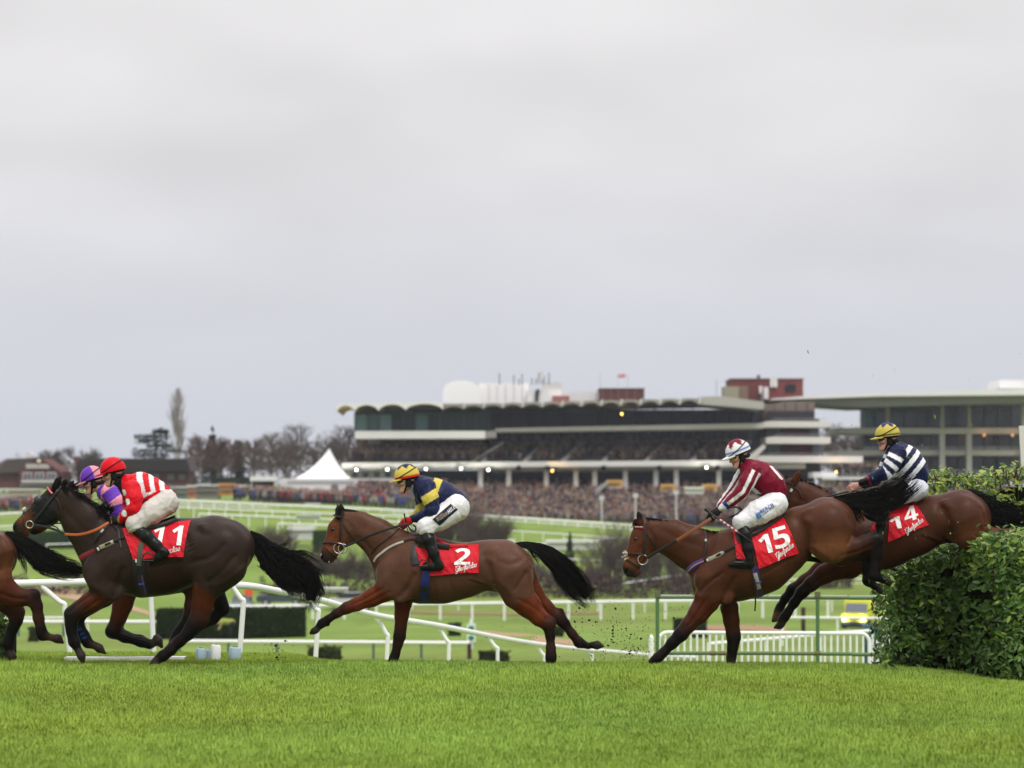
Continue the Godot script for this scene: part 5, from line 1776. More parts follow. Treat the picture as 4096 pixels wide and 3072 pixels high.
	whip(key, "long black whip with red and white binding held by rider of number 15", OH, [[1085, 892, 0.1], [1150, 940, 0.11], [1300, 1045, 0.3], [1480, 1170, 0.42], [1645, 1285, 0.42]], 26, true)

func runner_eleven() -> void:
	var key := "eleven"
	var t := horse(key, "dark brown galloping horse number 11 wearing a black hood")
	blob(key, t, "nostril", OA, 185, 765, Vector3(0.02, 0.027, 0.012), Color(0.006, 0.004, 0.004), -0.003, vmat("dull_black", 0.8, 0.2), -0.5)
	tail(key, t, OC, [[1305, 262, 20], [1420, 370, 78], [1520, 500, 128], [1650, 610, 150], [1800, 690, 165], [1950, 800, 165], [2050, 940, 140], [2050, 1090, 100], [2010, 1260, 40]], 560, 11,
		[[[[1700, 560, 60], [1850, 540, 50], [2000, 540, 40], [2200, 640, 30]], 60, 1.4], [[[1450, 620, 60], [1600, 740, 60], [1700, 790, 40]], 60, 1.0], [[[1550, 650, 90], [1700, 800, 100], [1830, 930, 90], [1960, 1020, 50]], 160, 0.7], [[[1600, 500, 40], [1760, 420, 30], [1830, 330, 20]], 10, 1.6], [[[1900, 700, 80], [2080, 750, 80], [2200, 850, 80]], 40, 1.8], [[[2050, 850, 60], [2150, 960, 60], [2190, 1060, 40]], 40, 1.6]], 0.55)
	obj("mane", mane(key, OA, [[740, 275], [860, 310], [1000, 400], [1100, 480], [1200, 565], [1300, 640], [1420, 690]], 165, Vector2(0.55, 0.55), 900, 6, 0.3).mesh(), hair_material(), t)
	obj("mane", mane(key, OA, [[1180, 560], [1260, 560], [1330, 600]], 150, Vector2(0.2, -0.75), 120, 8, 0.35).mesh(), hair_material(), t)
	var root: Vector3 = bodies[key][1]
	var Z := 29.5
	var H := Body.new()
	H.cell = 0.009
	H.smooth_colour = 0
	var k := Color(0.008, 0.008, 0.009)
	strip(H, root, OA, Z, 0.52, 0.05, [[640, 410, 108], [515, 545, 128], [425, 628, 108]], [k])
	strip(H, root, OA, Z, 0.52, 0.06, [[640, 470, 112], [605, 545, 146], [500, 650, 104]], [k])
	H.run()
	folds(H.m, 0.006, 12, 14.0)
	var hood := thing("hood", "black stretch hood with dark eye cups over the head of number 11", "hood", root)
	obj("mask", H.m.mesh(), vmat("hood_cloth", 0.6, 0.3), hood)
	blob(key, hood, "eye_cup", OA, 462, 438, Vector3(0.048, 0.046, 0.03), Color(0.03, 0.032, 0.034), 0.012, vmat("plastic", 0.3, 0.5), 0.6)
	var br := thing("bridle", "black bridle with red-and-white browband over the hood of number 11", "bridle", root, "bridles")
	leather(key, br, "browband", OA, [[566, 285], [600, 325], [640, 365]], 24, Color(0.5, 0.02, 0.03), 0.022)
	var ch := MB.new()
	for q in 7:
		var b := laid(bodies[key][0], root, OA, Z, [[570 + q * 10.5, 290 + q * 11.5], [578 + q * 10.5, 297 + q * 11.5]], 2, 0.027)
		ch.ball(b[0], Vector3(0.004, 0.010, 0.003), 4, 4, Color(0.6, 0.58, 0.55), Basis(Vector3(0, 0, 1), 0.8))
	obj("browband_check", ch.mesh(), vmat("leather", 0.5, 0.45), br)
	leather(key, br, "cheekpiece", OA, [[735, 280], [660, 385], [560, 520], [430, 680]], 28, k, 0.022)
	leather(key, br, "noseband", OA, [[278, 545], [282, 620], [295, 715]], 20, k, 0.01)
	leather(key, br, "nose_band_strap", OA, [[295, 715], [270, 790], [230, 830]], 15, k, 0.01)
	blob(key, br, "nose_pad", OA, 290, 556, Vector3(0.02, 0.03, 0.03), Color(0.5, 0.44, 0.36), 0.0, vmat("fleece", 0.95, 0.1), -0.5)
	ring(key, br, "bit_ring", OA, 366, 735, 42)
	leather(key, br, "throatlash", OA, [[660, 400], [710, 460], [745, 560], [755, 640]], 14, k)
	loose_strap(key, br, "rein", OA, [[405, 745, 0.1], [500, 755, 0.11], [640, 790, 0.13], [780, 850, 0.17]], 28, k)
	loose_strap(key, br, "rein", OA, [[560, 745, 0.1], [660, 760, 0.12], [740, 830, 0.14], [850, 870, 0.16]], 15, k)
	loose_strap(key, br, "rein", OA, [[775, 850, 0.17], [950, 855, 0.22], [1130, 805, 0.26], [1300, 712, 0.22]], 30, Color(0.42, 0.095, 0.02))
	loose_strap(key, br, "rein", OA, [[560, 735, -0.1], [700, 720, -0.1], [790, 735, -0.1]], 18, k)
	var bp := thing("breastplate", "red and cream breast strap across the shoulder of horse number 11", "breastplate", root, "breastplates")
	leather(key, bp, "webbing", OA, [[962, 1142], [1050, 1095], [1120, 1065], [1185, 1040]], 62, Color(0.24, 0.012, 0.028), 0.008)
	leather(key, bp, "tab", OA, [[1170, 1045], [1230, 1015]], 62, k, 0.012)
	leather(key, bp, "white_patch", OA, [[1205, 1028], [1222, 1020]], 40, Color(0.6, 0.6, 0.58), 0.018)
	leather(key, bp, "pad", OA, [[1228, 1008], [1320, 972], [1405, 935]], 50, Color(0.33, 0.30, 0.19), 0.011)
	leather(key, bp, "strap", OA, [[1300, 975], [1400, 935], [1500, 890], [1600, 862]], 26, k, 0.016)
	leather(key, bp, "buckle", OA, [[1370, 945], [1400, 932]], 34, Color(0.4, 0.4, 0.4), 0.022)
	leather(key, bp, "neck_strap", OA, [[1290, 760], [1220, 840], [1140, 955]], 25, k, 0.012)
	leather(key, bp, "buckle", OA, [[1262, 790], [1232, 826]], 26, Color(0.4, 0.4, 0.4), 0.02)
	leather(key, bp, "strap", OA, [[1370, 740], [1450, 800], [1470, 900], [1500, 1010]], 24, k, 0.012)
	var sd := thing("saddle", "black race saddle with dark purple girth and hanging strap on number 11", "saddle", root, "race saddles")
	saddle(key, sd, OA, [[1620, 770], [1780, 770], [1950, 740], [2110, 680]], 46)
	leather(key, sd, "girth_strap", OA, [[1745, 940], [1725, 1080], [1715, 1220]], 60, Color(0.06, 0.055, 0.04), 0.026)
	leather(key, sd, "girth", OA, [[1705, 1090], [1710, 1300], [1745, 1590]], 135, Color(0.011, 0.010, 0.012), 0.012, 0.01)
	leather(key, sd, "girth_elastic", OA, [[1725, 1330], [1740, 1450], [1755, 1570]], 74, Color(0.045, 0.014, 0.04), 0.024)
	leather(key, sd, "girth_stripe", OA, [[1745, 1330], [1760, 1450], [1775, 1570]], 9, Color(0.10, 0.12, 0.26), 0.03)
	leather(key, sd, "girth_loop", OA, [[1700, 1440], [1770, 1438]], 20, Color(0.03, 0.03, 0.28), 0.032)
	leather(key, sd, "label_patch", OA, [[1684, 1140], [1684, 1178]], 18, Color(0.6, 0.6, 0.6), 0.03)
	stirrup(key, sd, OA, 1830, 1130, 70)
	number_cloth(key, "red saddle cloth with white number 11 on the dark brown horse", OA, [Vector2(1500, 775), Vector2(2297, 681), Vector2(2235, 1112), Vector2(1655, 1140)], [],
		[["1", Vector2(1858, 968), Vector2(1977, 968), Vector2(1883, 743)], ["1", Vector2(2083, 973), Vector2(2207, 977), Vector2(2101, 743)]], [["Glenfarclas", Vector2(1835, 1150), Vector2(2200, 1060), Vector2(1832, 1060), 5]] )
	var red := Color(0.56, 0.005, 0.012)
	var white := Color(0.70, 0.69, 0.69)
	var spots := [Vector2(1515, 355), Vector2(1570, 465), Vector2(1530, 600)]
	var s := {"Z": Z, "root": root, "org": OA,
		"torso": [[1540, 265, 128], [1680, 305, 182], [1830, 370, 172], [1960, 420, 125]],
		"collar": [[1455, 240, 64], [1520, 260, 100]],
		"neck": [[1370, 190, 66], [1480, 250, 68]], "neck_colour": Color(0.01, 0.01, 0.011),
		"near": [[1570, 310, 108, 0.18], [1610, 430, 92, 0.25], [1600, 545, 84, 0.27], [1530, 620, 68, 0.23], [1455, 675, 50, 0.14]],
		"far": [[1540, 310, 104, -0.18], [1560, 430, 88, -0.24], [1550, 545, 78, -0.24], [1500, 620, 60, -0.17], [1440, 680, 48, -0.08]],
		"hand": [1325, 690, 0.10], "hand_far": [1310, 700, -0.05],
		"thigh": [[1985, 475, 150, 0.11], [1800, 600, 132, 0.22], [1610, 735, 96, 0.29], [1622, 765, 80, 0.29]],
		"shin": [[1640, 800, 70, 0.30], [1760, 880, 78, 0.325], [1860, 980, 66, 0.34], [1925, 1050, 56, 0.345]],
		"foot": [[1975, 1075, 52, 0.345], [1900, 1120, 48, 0.345], [1815, 1190, 32, 0.335]],
		"head": [1352, 130, 0.22, 0.12], "glove": Color(0.012, 0.012, 0.013), "cuff": Color(0.012, 0.012, 0.013), "peak": red, "lens": Color(0.16, 0.08, 0.012),
		"paint_torso": func(p: Vector2, _v: Vector3) -> Color:
			if p.x < 1470.0: return Color(0.01, 0.01, 0.011)
			if p.y < 335.0 - (p.x - 1900.0) * 0.15:
				var q := p.x - 0.25 * (p.y - 115.0)
				return white if (q > 1640.0 and q < 1712.0) or (q > 1780.0 and q < 1832.0) or (q > 1886.0 and q < 1940.0) else red
			var w := p.y + 0.55 * (p.x - 1690.0)
			return white if (w > 385.0 and w < 450.0) or (w > 508.0 and w < 575.0) else red,
		"paint_near": func(p: Vector2, _v: Vector3) -> Color:
			if p.x < 1462.0 and p.y > 630.0: return Color(0.35, 0.2, 0.06)
			for c in spots:
				if p.distance_to(c) < 39.0: return white
			return red,
		"paint_far": func(_p: Vector2, _v: Vector3) -> Color: return red,
		"paint_breeches": func(p: Vector2, v: Vector3) -> Color: return Color(0.50, 0.47, 0.435).lerp(Color(0.42, 0.13, 0.13), clampf((p.y - 560.0 + (p.x - 2050.0) * 0.5) / 90.0, 0.0, 0.75) if p.x > 1850.0 else 0.0),
		"paint_boot": func(p: Vector2, _v: Vector3) -> Color: return Color(0.009, 0.009, 0.01) if p.x > 1690.0 else Color(0.005, 0.005, 0.006),
		"paint_cap": func(_d: Vector3, _lo: float, _la: float) -> Color: return red,
	}
	rider(key, "rider in red and white hooped silks with plain red cap on number 11", s)
	bandage(key)

func bandage(key: String) -> void:
	var root: Vector3 = bodies[key][1]
	var b := thing("leg_boot", "dark leg boot with three blue tabs on a foreleg of number 11", "leg boot", root)
	var m := MB.new()
	m.tube(course(root, OB, 29.5, [[930, 850, -0.1], [965, 905, -0.1], [1005, 970, -0.1], [1040, 1030, -0.1]], 3), PackedFloat32Array([0.066, 0.066, 0.066, 0.066, 0.066, 0.066, 0.064, 0.062, 0.058, 0.055]), 14, Color(0.008, 0.010, 0.016), 0.9)
	obj("shell", m.mesh(), vmat("hood_cloth", 0.6, 0.3), b)
	for q in [[960, 880], [990, 935], [1018, 980]]:
		var w := MB.new()
		var c := course(root, OB, 29.5, [[q[0], q[1], -0.1]])[0]
		w.box(c + Vector3(0, 0, 0.062), Vector3(0.042, 0.022, 0.012), Color(0.01, 0.06, 0.26), Basis(Vector3(0, 0, 1), 0.4))
		obj("tab", w.mesh(), vmat("hood_cloth", 0.6, 0.3), b)

func runner_fourteen() -> void:
	var key := "fourteen"
	var t := horse(key, "bay horse number 14 in mid jump over the laurel hedge at right")
	var root: Vector3 = bodies[key][1]
	tail(key, t, OK_, [[1490, 790, 22], [1620, 845, 60], [1760, 930, 88], [1900, 1050, 128], [2080, 1110, 140], [2280, 1150, 130], [2480, 1230, 60]], 420, 14, [[[[1750, 980, 60], [1850, 1150, 80], [2000, 1220, 60], [2200, 1230, 40]], 120, 0.7]], 0.6)
	obj("mane", mane(key, OJ, [[590, 200], [760, 268], [880, 330], [990, 395]], 40, Vector2(0.5, -0.5), 260, 19, 0.3).mesh(), hair_material(), t)
	var k := Color(0.012, 0.011, 0.011)
	var br := thing("bridle", "black bridle with square buckle on the half hidden head of horse 14", "bridle", root, "bridles")
	leather(key, br, "cheekpiece", OJ, [[545, 225], [505, 290], [455, 400], [440, 520]], 28, k)
	leather(key, br, "buckle", OJ, [[492, 315], [478, 350]], 30, Color(0.42, 0.42, 0.42), 0.02)
	leather(key, br, "browband", OJ, [[400, 215], [450, 240], [530, 265]], 18, k)
	leather(key, br, "throatlash", OJ, [[530, 300], [575, 340], [600, 390], [612, 420]], 14, k)
	loose_strap(key, br, "rein", OJ, [[700, 470, 0.16], [950, 400, 0.16], [1180, 348, 0.12]], 22, k)
	var sd := thing("saddle", "black race saddle half hidden by a flying tail on horse 14", "saddle", root, "race saddles")
	saddle(key, sd, OK_, [[500, 960], [640, 980], [780, 950], [880, 900]], 40)
	stirrup(key, sd, OK_, 320, 1300, 62)
	number_cloth(key, "red saddle cloth with white number 14 and white script on the jumping horse", OK_, [Vector2(560, 1045), Vector2(885, 925), Vector2(1037, 1185), Vector2(538, 1395)], [Vector2(400, 1130), Vector2(455, 1140), Vector2(440, 1285), Vector2(325, 1255)],
		[["1", Vector2(575, 1248), Vector2(708, 1226), Vector2(550, 1110)], ["4", Vector2(752, 1168), Vector2(915, 1112), Vector2(735, 1005)]], [["Glenfarclas", Vector2(770, 1322), Vector2(975, 1168), Vector2(742, 1242)]])
	var navy := Color(0.014, 0.017, 0.054)
	var white := Color(0.72, 0.71, 0.74)
	var yel := Color(0.50, 0.40, 0.075)
	var arm := [[720, 320], [640, 470], [550, 580], [400, 640], [270, 695]]
	var s := {"Z": 30.5, "root": root, "org": OK_,
		"torso": [[700, 325, 118], [800, 420, 168], [880, 530, 165], [930, 620, 135]],
		"collar": [[620, 275, 60], [690, 310, 95]],
		"neck": [[580, 220, 60], [670, 290, 66]],
		"near": [[705, 330, 100, 0.18], [640, 460, 88, 0.24], [555, 570, 78, 0.25], [410, 640, 60, 0.19], [275, 692, 42, 0.09]],
		"far": [[650, 340, 95, -0.18], [580, 470, 80, -0.22], [520, 580, 72, -0.22], [420, 670, 56, -0.16], [300, 720, 42, -0.06]],
		"hand": [140, 760, 0.07], "hand_far": [150, 775, -0.05],
		"thigh": [[940, 770, 124, 0.11], [760, 820, 108, 0.22], [560, 880, 80, 0.28], [560, 905, 70, 0.28]],
		"shin": [[555, 910, 66, 0.29], [530, 1050, 66, 0.315], [500, 1180, 56, 0.33], [490, 1280, 50, 0.335]],
		"foot": [[470, 1320, 50, 0.335], [370, 1330, 44, 0.335], [265, 1345, 28, 0.325]],
		"head": [578, 165, 0.12, 0.12], "glove": Color(0, 0, 0, 0), "peak": yel, "lens": Color(0.012, 0.02, 0.012),
		"paint_torso": func(p: Vector2, _v: Vector3) -> Color:
			var q := 0.77 * p.x + 0.64 * p.y
			return white if (q > 788.0 and q < 842.0 and p.x > 770.0) or (q > 899.0 and q < 957.0) or (q > 1012.0 and q < 1070.0) else navy,
		"paint_near": func(p: Vector2, _v: Vector3) -> Color:
			var q := along(arm, p)
			if q.x > 540.0: return Color(0.30, 0.02, 0.03) if q.x < 562.0 else Color(0.012, 0.012, 0.014)
			return white if (q.x > 75.0 and q.x < 128.0) or (q.x > 190.0 and q.x < 242.0) or (q.x > 300.0 and q.x < 345.0) else navy,
		"paint_far": func(p: Vector2, _v: Vector3) -> Color:
			var q := along(arm, p)
			return white if (q.x > 90.0 and q.x < 140.0) or (q.x > 215.0 and q.x < 262.0) or (q.x > 330.0 and q.x < 375.0) else navy,
		"paint_breeches": func(_p: Vector2, _v: Vector3) -> Color: return Color(0.55, 0.56, 0.63),
		"paint_boot": func(_p: Vector2, _v: Vector3) -> Color: return Color(0.009, 0.009, 0.01),
		"paint_cap": func(_d: Vector3, lo: float, la: float) -> Color:
			if absf(la + 0.02) < 0.05: return Color(0.02, 0.02, 0.02)
			var star := 0.62 + 0.42 * absf(fposmod(lo / TAU * 6.0 + 0.4, 1.0) * 2.0 - 1.0)
			return Color(0.02, 0.025, 0.12) if la > star + 0.02 else yel,
	}
	rider(key, "rider in navy and white hoops with yellow cap leaning back over the hedge", s)
	whip(key, "thin black whip under the bare hands of the rider at right", OJ, [[1230, 345, 0.1], [1280, 340, 0.12], [1360, 385, 0.14]], 18)

func runner_leader() -> void:
	var key := "leader"
	var t := horse(key, "bay leading horse at left edge showing only rump, hind legs and tail")
	tail(key, t, OA, [[60, 835, 20], [160, 880, 50], [290, 960, 84], [420, 1070, 104], [560, 1160, 110], [720, 1225, 98], [860, 1265, 82], [1000, 1300, 60], [1080, 1310, 30]], 420, 5, [[[[150, 950, 30], [250, 1090, 40], [300, 1250, 30], [320, 1380, 14]], 24, 1.4], [[[300, 1080, 40], [450, 1230, 50], [700, 1340, 50], [1000, 1365, 20]], 60, 1.2], [[[160, 940, 40], [220, 1060, 30], [250, 1180, 20]], 30, 0.8]], 0.6)

func runner_hidden() -> void:
	var key := "hidden"
	var t := horse(key, "dark horse running almost hidden behind the far side of number 11")
	obj("mane", mane(key, OA, [[880, 290], [1000, 400], [1120, 520], [1250, 640]], 60, Vector2(0.5, 0.5), 200, 33).mesh(), hair_material(), t)
	var root: Vector3 = bodies[key][1]
	var pur := Color(0.115, 0.035, 0.36)
	var pink := Color(0.62, 0.24, 0.30)
	var arm := [[1310, 350], [1400, 470], [1430, 590], [1330, 640], [1250, 660]]
	var s := {"Z": 30.9, "root": root, "org": OA,
		"torso": [[1262, 365, 96], [1320, 350, 112], [1420, 400, 140], [1540, 470, 140], [1640, 540, 110]],
		"collar": [[1215, 330, 58], [1280, 350, 86]],
		"neck": [[1140, 270, 60], [1240, 340, 62]],
		"near": [[1310, 350, 98, 0.17], [1395, 470, 88, 0.24], [1430, 590, 76, 0.25], [1340, 660, 60, 0.2], [1250, 690, 46, 0.12]],
		"far": [[1290, 370, 95, -0.17], [1370, 490, 84, -0.22], [1400, 600, 72, -0.22], [1320, 670, 56, -0.16], [1240, 700, 44, -0.06]],
		"hand": [1130, 720, 0.08], "hand_far": [1120, 730, -0.05],
		"thigh": [[1720, 600, 120, 0.11], [1580, 720, 105, 0.2], [1430, 850, 80, 0.28], [1440, 880, 70, 0.28]],
		"shin": [[1450, 900, 64, 0.29], [1540, 1000, 66, 0.31], [1620, 1090, 56, 0.33], [1680, 1160, 50, 0.335]],
		"foot": [[1700, 1190, 50, 0.335], [1620, 1220, 44, 0.335], [1530, 1260, 28, 0.325]],
		"head": [1110, 225, 0.30, 0.1], "glove": Color(0.012, 0.012, 0.013), "peak": pink, "lens": Color(0.01, 0.01, 0.01),
		"paint_torso": func(p: Vector2, _v: Vector3) -> Color:
			var q := p.x + 0.25 * p.y
			return pink if (q > 1318.0 and q < 1382.0) or (q > 1560.0 and q < 1630.0) else pur,
		"paint_near": func(p: Vector2, _v: Vector3) -> Color:
			var q := along(arm, p)
			return pink if (q.x > -60.0 and q.x < -10.0) or (q.x > 125.0 and q.x < 190.0) else pur,
		"paint_far": func(p: Vector2, _v: Vector3) -> Color:
			var q := along(arm, p)
			return pink if (q.x > 125.0 and q.x < 190.0) else pur,
		"paint_breeches": func(_p: Vector2, _v: Vector3) -> Color: return Color(0.7, 0.7, 0.72),
		"paint_boot": func(_p: Vector2, _v: Vector3) -> Color: return Color(0.009, 0.009, 0.01),
		"paint_cap": func(d: Vector3, lo: float, _la: float) -> Color:
			return pink if sin(lo * 2.0 + 0.5) > 0.0 else pur,
	}
	rider(key, "rider in purple and pink silks behind the red and white rider", s)
# ---------------------------------------------------------------- the ground
const PROFILE := [[0, 0.0], [29.2, 0.0], [30.2, -0.03], [31.2, -0.11], [33, -0.33], [36, -0.74], [44, -1.25], [48, -1.5], [60, -2.75], [80, -3.9], [100, -4.9], [130, -6.05], [153, -6.25], [165, -6.75], [185, -7.6], [205, -8.3], [220, -8.65], [237, -8.5], [260, -7.75], [290, -6.2], [310, -5.0], [330, -3.8], [350, -2.7], [368, -2.1], [420, -2.0], [700, -1.0], [1500, 4.0], [5000, 10.0]]
var rough_ground: FastNoiseLite

func gy(x: float, Z: float) -> float:
	if rough_ground == null:
		rough_ground = FastNoiseLite.new()
		rough_ground.seed = 4
		rough_ground.frequency = 0.06
		rough_ground.fractal_octaves = 3
	var k := 0
	while k < PROFILE.size() - 2 and Z > PROFILE[k + 1][0]: k += 1
	var t: float = (Z - PROFILE[k][0]) / (PROFILE[k + 1][0] - PROFILE[k][0])
	var y: float = lerpf(PROFILE[k][1], PROFILE[k + 1][1], t)
	# the brow reaches farther back on the left of the course
	if Z > 29.2 and Z < 46.0:
		var shelf := 1.0 - smoothstep(-2.9, -1.3, x)
		var flat_: float = -0.02 - 0.035 * maxf(Z - 30.0, 0.0) - 0.012 * pow(maxf(Z - 33.5, 0.0), 2.0)
		y = lerpf(y, maxf(y, flat_), shelf)
	if x > 2.5 and Z < 60.0: y -= 0.022 * pow(x - 2.5, 2.0) * (1.0 - smoothstep(40.0, 60.0, Z)) * smoothstep(24.0, 30.0, Z)
	y += (2.2 * exp(-pow((x + 30.0) / 26.0, 2.0)) - 1.3 * smoothstep(0.0, 35.0, x) + 0.9 * smoothstep(-30.0, -70.0, x)) * smoothstep(240.0, 360.0, Z)
	y += rough_ground.get_noise_2d(x * (0.6 if Z > 60 else 3.0), Z * (0.6 if Z > 60 else 3.0)) * (0.03 if Z < 60 else 0.25)
	return y

func ground_hit(xd: float, yd: float, z0: float, z1: float) -> Vector3:     # where a line of sight meets the ground
	var Z := z0
	while Z < z1:
		var p := atd(xd, yd, Z)
		if p.y <= gy(p.x, Z): return Vector3(p.x, gy(p.x, Z), -Z)
		Z += 0.5
	var e := atd(xd, yd, z1)
	return Vector3(e.x, gy(e.x, z1), -z1)

func ground() -> void:
	var zs := PackedFloat32Array()
	var z := 4.0
	while z < 5000.0:
		zs.append(z)
		z += 0.35 if z > 27 and z < 38 else maxf(0.7, z * 0.02)
	var nx := 120
	var m := MB.new()
	var n := FastNoiseLite.new()
	n.seed = 7
	n.frequency = 0.035
	n.fractal_octaves = 4
	var n2 := FastNoiseLite.new()
	n2.seed = 9
	n2.frequency = 0.9
	n2.fractal_octaves = 3
	for j in zs.size():
		for i in nx + 1:
			var u := float(i) / nx * 2.0 - 1.0
			var x := (absf(u) * 0.35 + 0.65 * pow(absf(u), 3.0)) * signf(u) * (16.0 + zs[j] * 0.9)
			var Z := zs[j]
			m.v.append(Vector3(x, gy(x, Z), -Z))
			m.n.append(Vector3.UP)
			var c := Color(0.155, 0.24, 0.042)
			var far := Color(0.155, 0.225, 0.05)
			c = c.lerp(far, smoothstep(31.0, 60.0, Z))
			var k := n.get_noise_2d(x, Z * 0.4)
			c = c.lerp(Color(0.155, 0.195, 0.050), clampf(k * 1.4 + 0.1, 0.0, 0.7) * smoothstep(60.0, 120.0, Z))
			# mown bands of the track
			if Z > 90.0: c = c * (1.0 + 0.10 * sin(Z * 0.33 + x * 0.02))
			var s := 1.0 + 0.22 * n2.get_noise_2d(x, Z)
			m.c.append(Color(c.r * s, c.g * s, c.b * s))
	for j in zs.size() - 1:
		for i in nx:
			var a := j * (nx + 1) + i
			m.i.append_array([a, a + 1, a + nx + 2, a, a + nx + 2, a + nx + 1])
	renormal(m)
	tag(obj("ground", m.mesh(), vmat("turf", 0.9, 0.12)), "", "", "", "structure")
	grass()
	track("sand_path", [[40, 1262], [120, 1266], [185, 1278], [260, 1300], [330, 1326], [360, 1345]], [[40, 1272], [105, 1288], [170, 1300], [250, 1312], [318, 1330], [350, 1352]], Color(0.36, 0.25, 0.155))
	track("sand_path", [[1010, 1362], [1066, 1366], [1140, 1372], [1238, 1386], [1300, 1400]], [[1010, 1368], [1060, 1378], [1130, 1388], [1225, 1396], [1290, 1404]], Color(0.33, 0.235, 0.14))
	track("sand_path", [[860, 1318], [980, 1322], [1120, 1324], [1300, 1322]], [[860, 1325], [980, 1330], [1120, 1331], [1300, 1328]], Color(0.20, 0.165, 0.075))
	track("sand_path", [[1480, 1352], [1620, 1352], [1700, 1358]], [[1480, 1362], [1620, 1364], [1700, 1366]], Color(0.30, 0.19, 0.12))
	var w := MB.new()
	for k in 26:
		var p0 := atd(140 + k * 10.0, 1434.5, 30.9)
		var p1 := atd(150 + k * 10.0, 1434.5, 30.9)
		w.quad(Vector3(p0.x, gy(p0.x, 30.85) + 0.07, -30.85), Vector3(p1.x, gy(p1.x, 30.85) + 0.07, -30.85), Vector3(p1.x, gy(p1.x, 31.1) + 0.075, -31.1), Vector3(p0.x, gy(p0.x, 31.1) + 0.075, -31.1), Color(0.78, 0.78, 0.78))
		w.quad(Vector3(p0.x, gy(p0.x, 30.85) + 0.01, -30.85), Vector3(p1.x, gy(p1.x, 30.85) + 0.01, -30.85), Vector3(p1.x, gy(p1.x, 30.85) + 0.07, -30.85), Vector3(p0.x, gy(p0.x, 30.85) + 0.07, -30.85), Color(0.78, 0.78, 0.78))
	tag(obj("ground_board", w.mesh(), vmat("white_paint", 0.5, 0.4)), "low white board lying in the grass under horse number 11", "board")

func track(called: String, upper: Array, lower: Array, col: Color) -> void:
	var m := MB.new()
	var n := 40
	for side in 2:
		var src: Array = [upper, lower][side]
		var c := PackedVector3Array()
		for p in src: c.append(Vector3(p[0], p[1], 0))
		for k in n + 1:
			var t := float(k) / n * (c.size() - 1)
			var q := mini(int(t), c.size() - 2)
			var e := c[q].lerp(c[q + 1], t - q)
			var g := ground_hit(e.x, e.y, 95.0, 400.0)
			m.v.append(g + Vector3(0, 0.06, 0))
			m.n.append(Vector3.UP)
			m.c.append(col)
	for k in n: m.i.append_array([k, k + 1, k + n + 2, k, k + n + 2, k + n + 1])
	tag(obj(called, m.mesh(), vmat("sand", 0.95, 0.1)), "", "", "", "structure")

func blades(seed_: int, count: int, spread: float, tall: float, wide: float) -> MB:
	var r := RandomNumberGenerator.new()
	r.seed = seed_
	var m := MB.new()
	for k in count:
		var a := r.randf() * TAU
		var p := Vector3(r.randf_range(-spread, spread), -0.01, r.randf_range(-spread, spread))
		var h := tall * r.randf_range(0.55, 1.15)
		var lean := Vector3(r.randfn(0, 0.35), 0, r.randfn(0, 0.35)) * h
		var w := Vector3(cos(a), 0, sin(a)) * wide * r.randf_range(0.7, 1.3)
		var sc := r.randf_range(0.75, 1.3)
		var yel := r.randf()
		var c := Color(0.262 * sc, 0.392 * sc, 0.068 * sc).lerp(Color(0.32, 0.31, 0.11), 0.5 if yel > 0.9 else 0.15 * yel)
		var mid := p + Vector3(0, h * 0.55, 0) + lean * 0.35
		var tip := p + Vector3(0, h, 0) + lean
		var k0 := m.v.size()
		var nn := w.cross(Vector3.UP).normalized()
		nn = (nn + Vector3(0, 0.9, 0)).normalized()
		m.v.append_array([p - w, p + w, mid - w * 0.8, mid + w * 0.8, tip])
		for q in 5: m.n.append(nn); m.c.append(c)
		m.i.append_array([k0, k0 + 1, k0 + 3, k0, k0 + 3, k0 + 2, k0 + 2, k0 + 3, k0 + 4])
	return m

func scatter(m: Mesh, material: Material, xf: Array, cols: PackedColorArray, parent: Node, called: String) -> MultiMeshInstance3D:
	var mm := MultiMesh.new()
	mm.transform_format = MultiMesh.TRANSFORM_3D
	mm.use_colors = cols.size() > 0
	mm.mesh = m
	mm.instance_count = xf.size()
	for k in xf.size():
		mm.set_instance_transform(k, xf[k])
		if cols.size(): mm.set_instance_color(k, cols[k])
	var o := MultiMeshInstance3D.new()
	o.multimesh = mm
	o.material_override = material
	if parent:
		o.name = called
		parent.add_child(o, true)
	else:
		o.name = numbered(called)
		add_child(o)
	return o

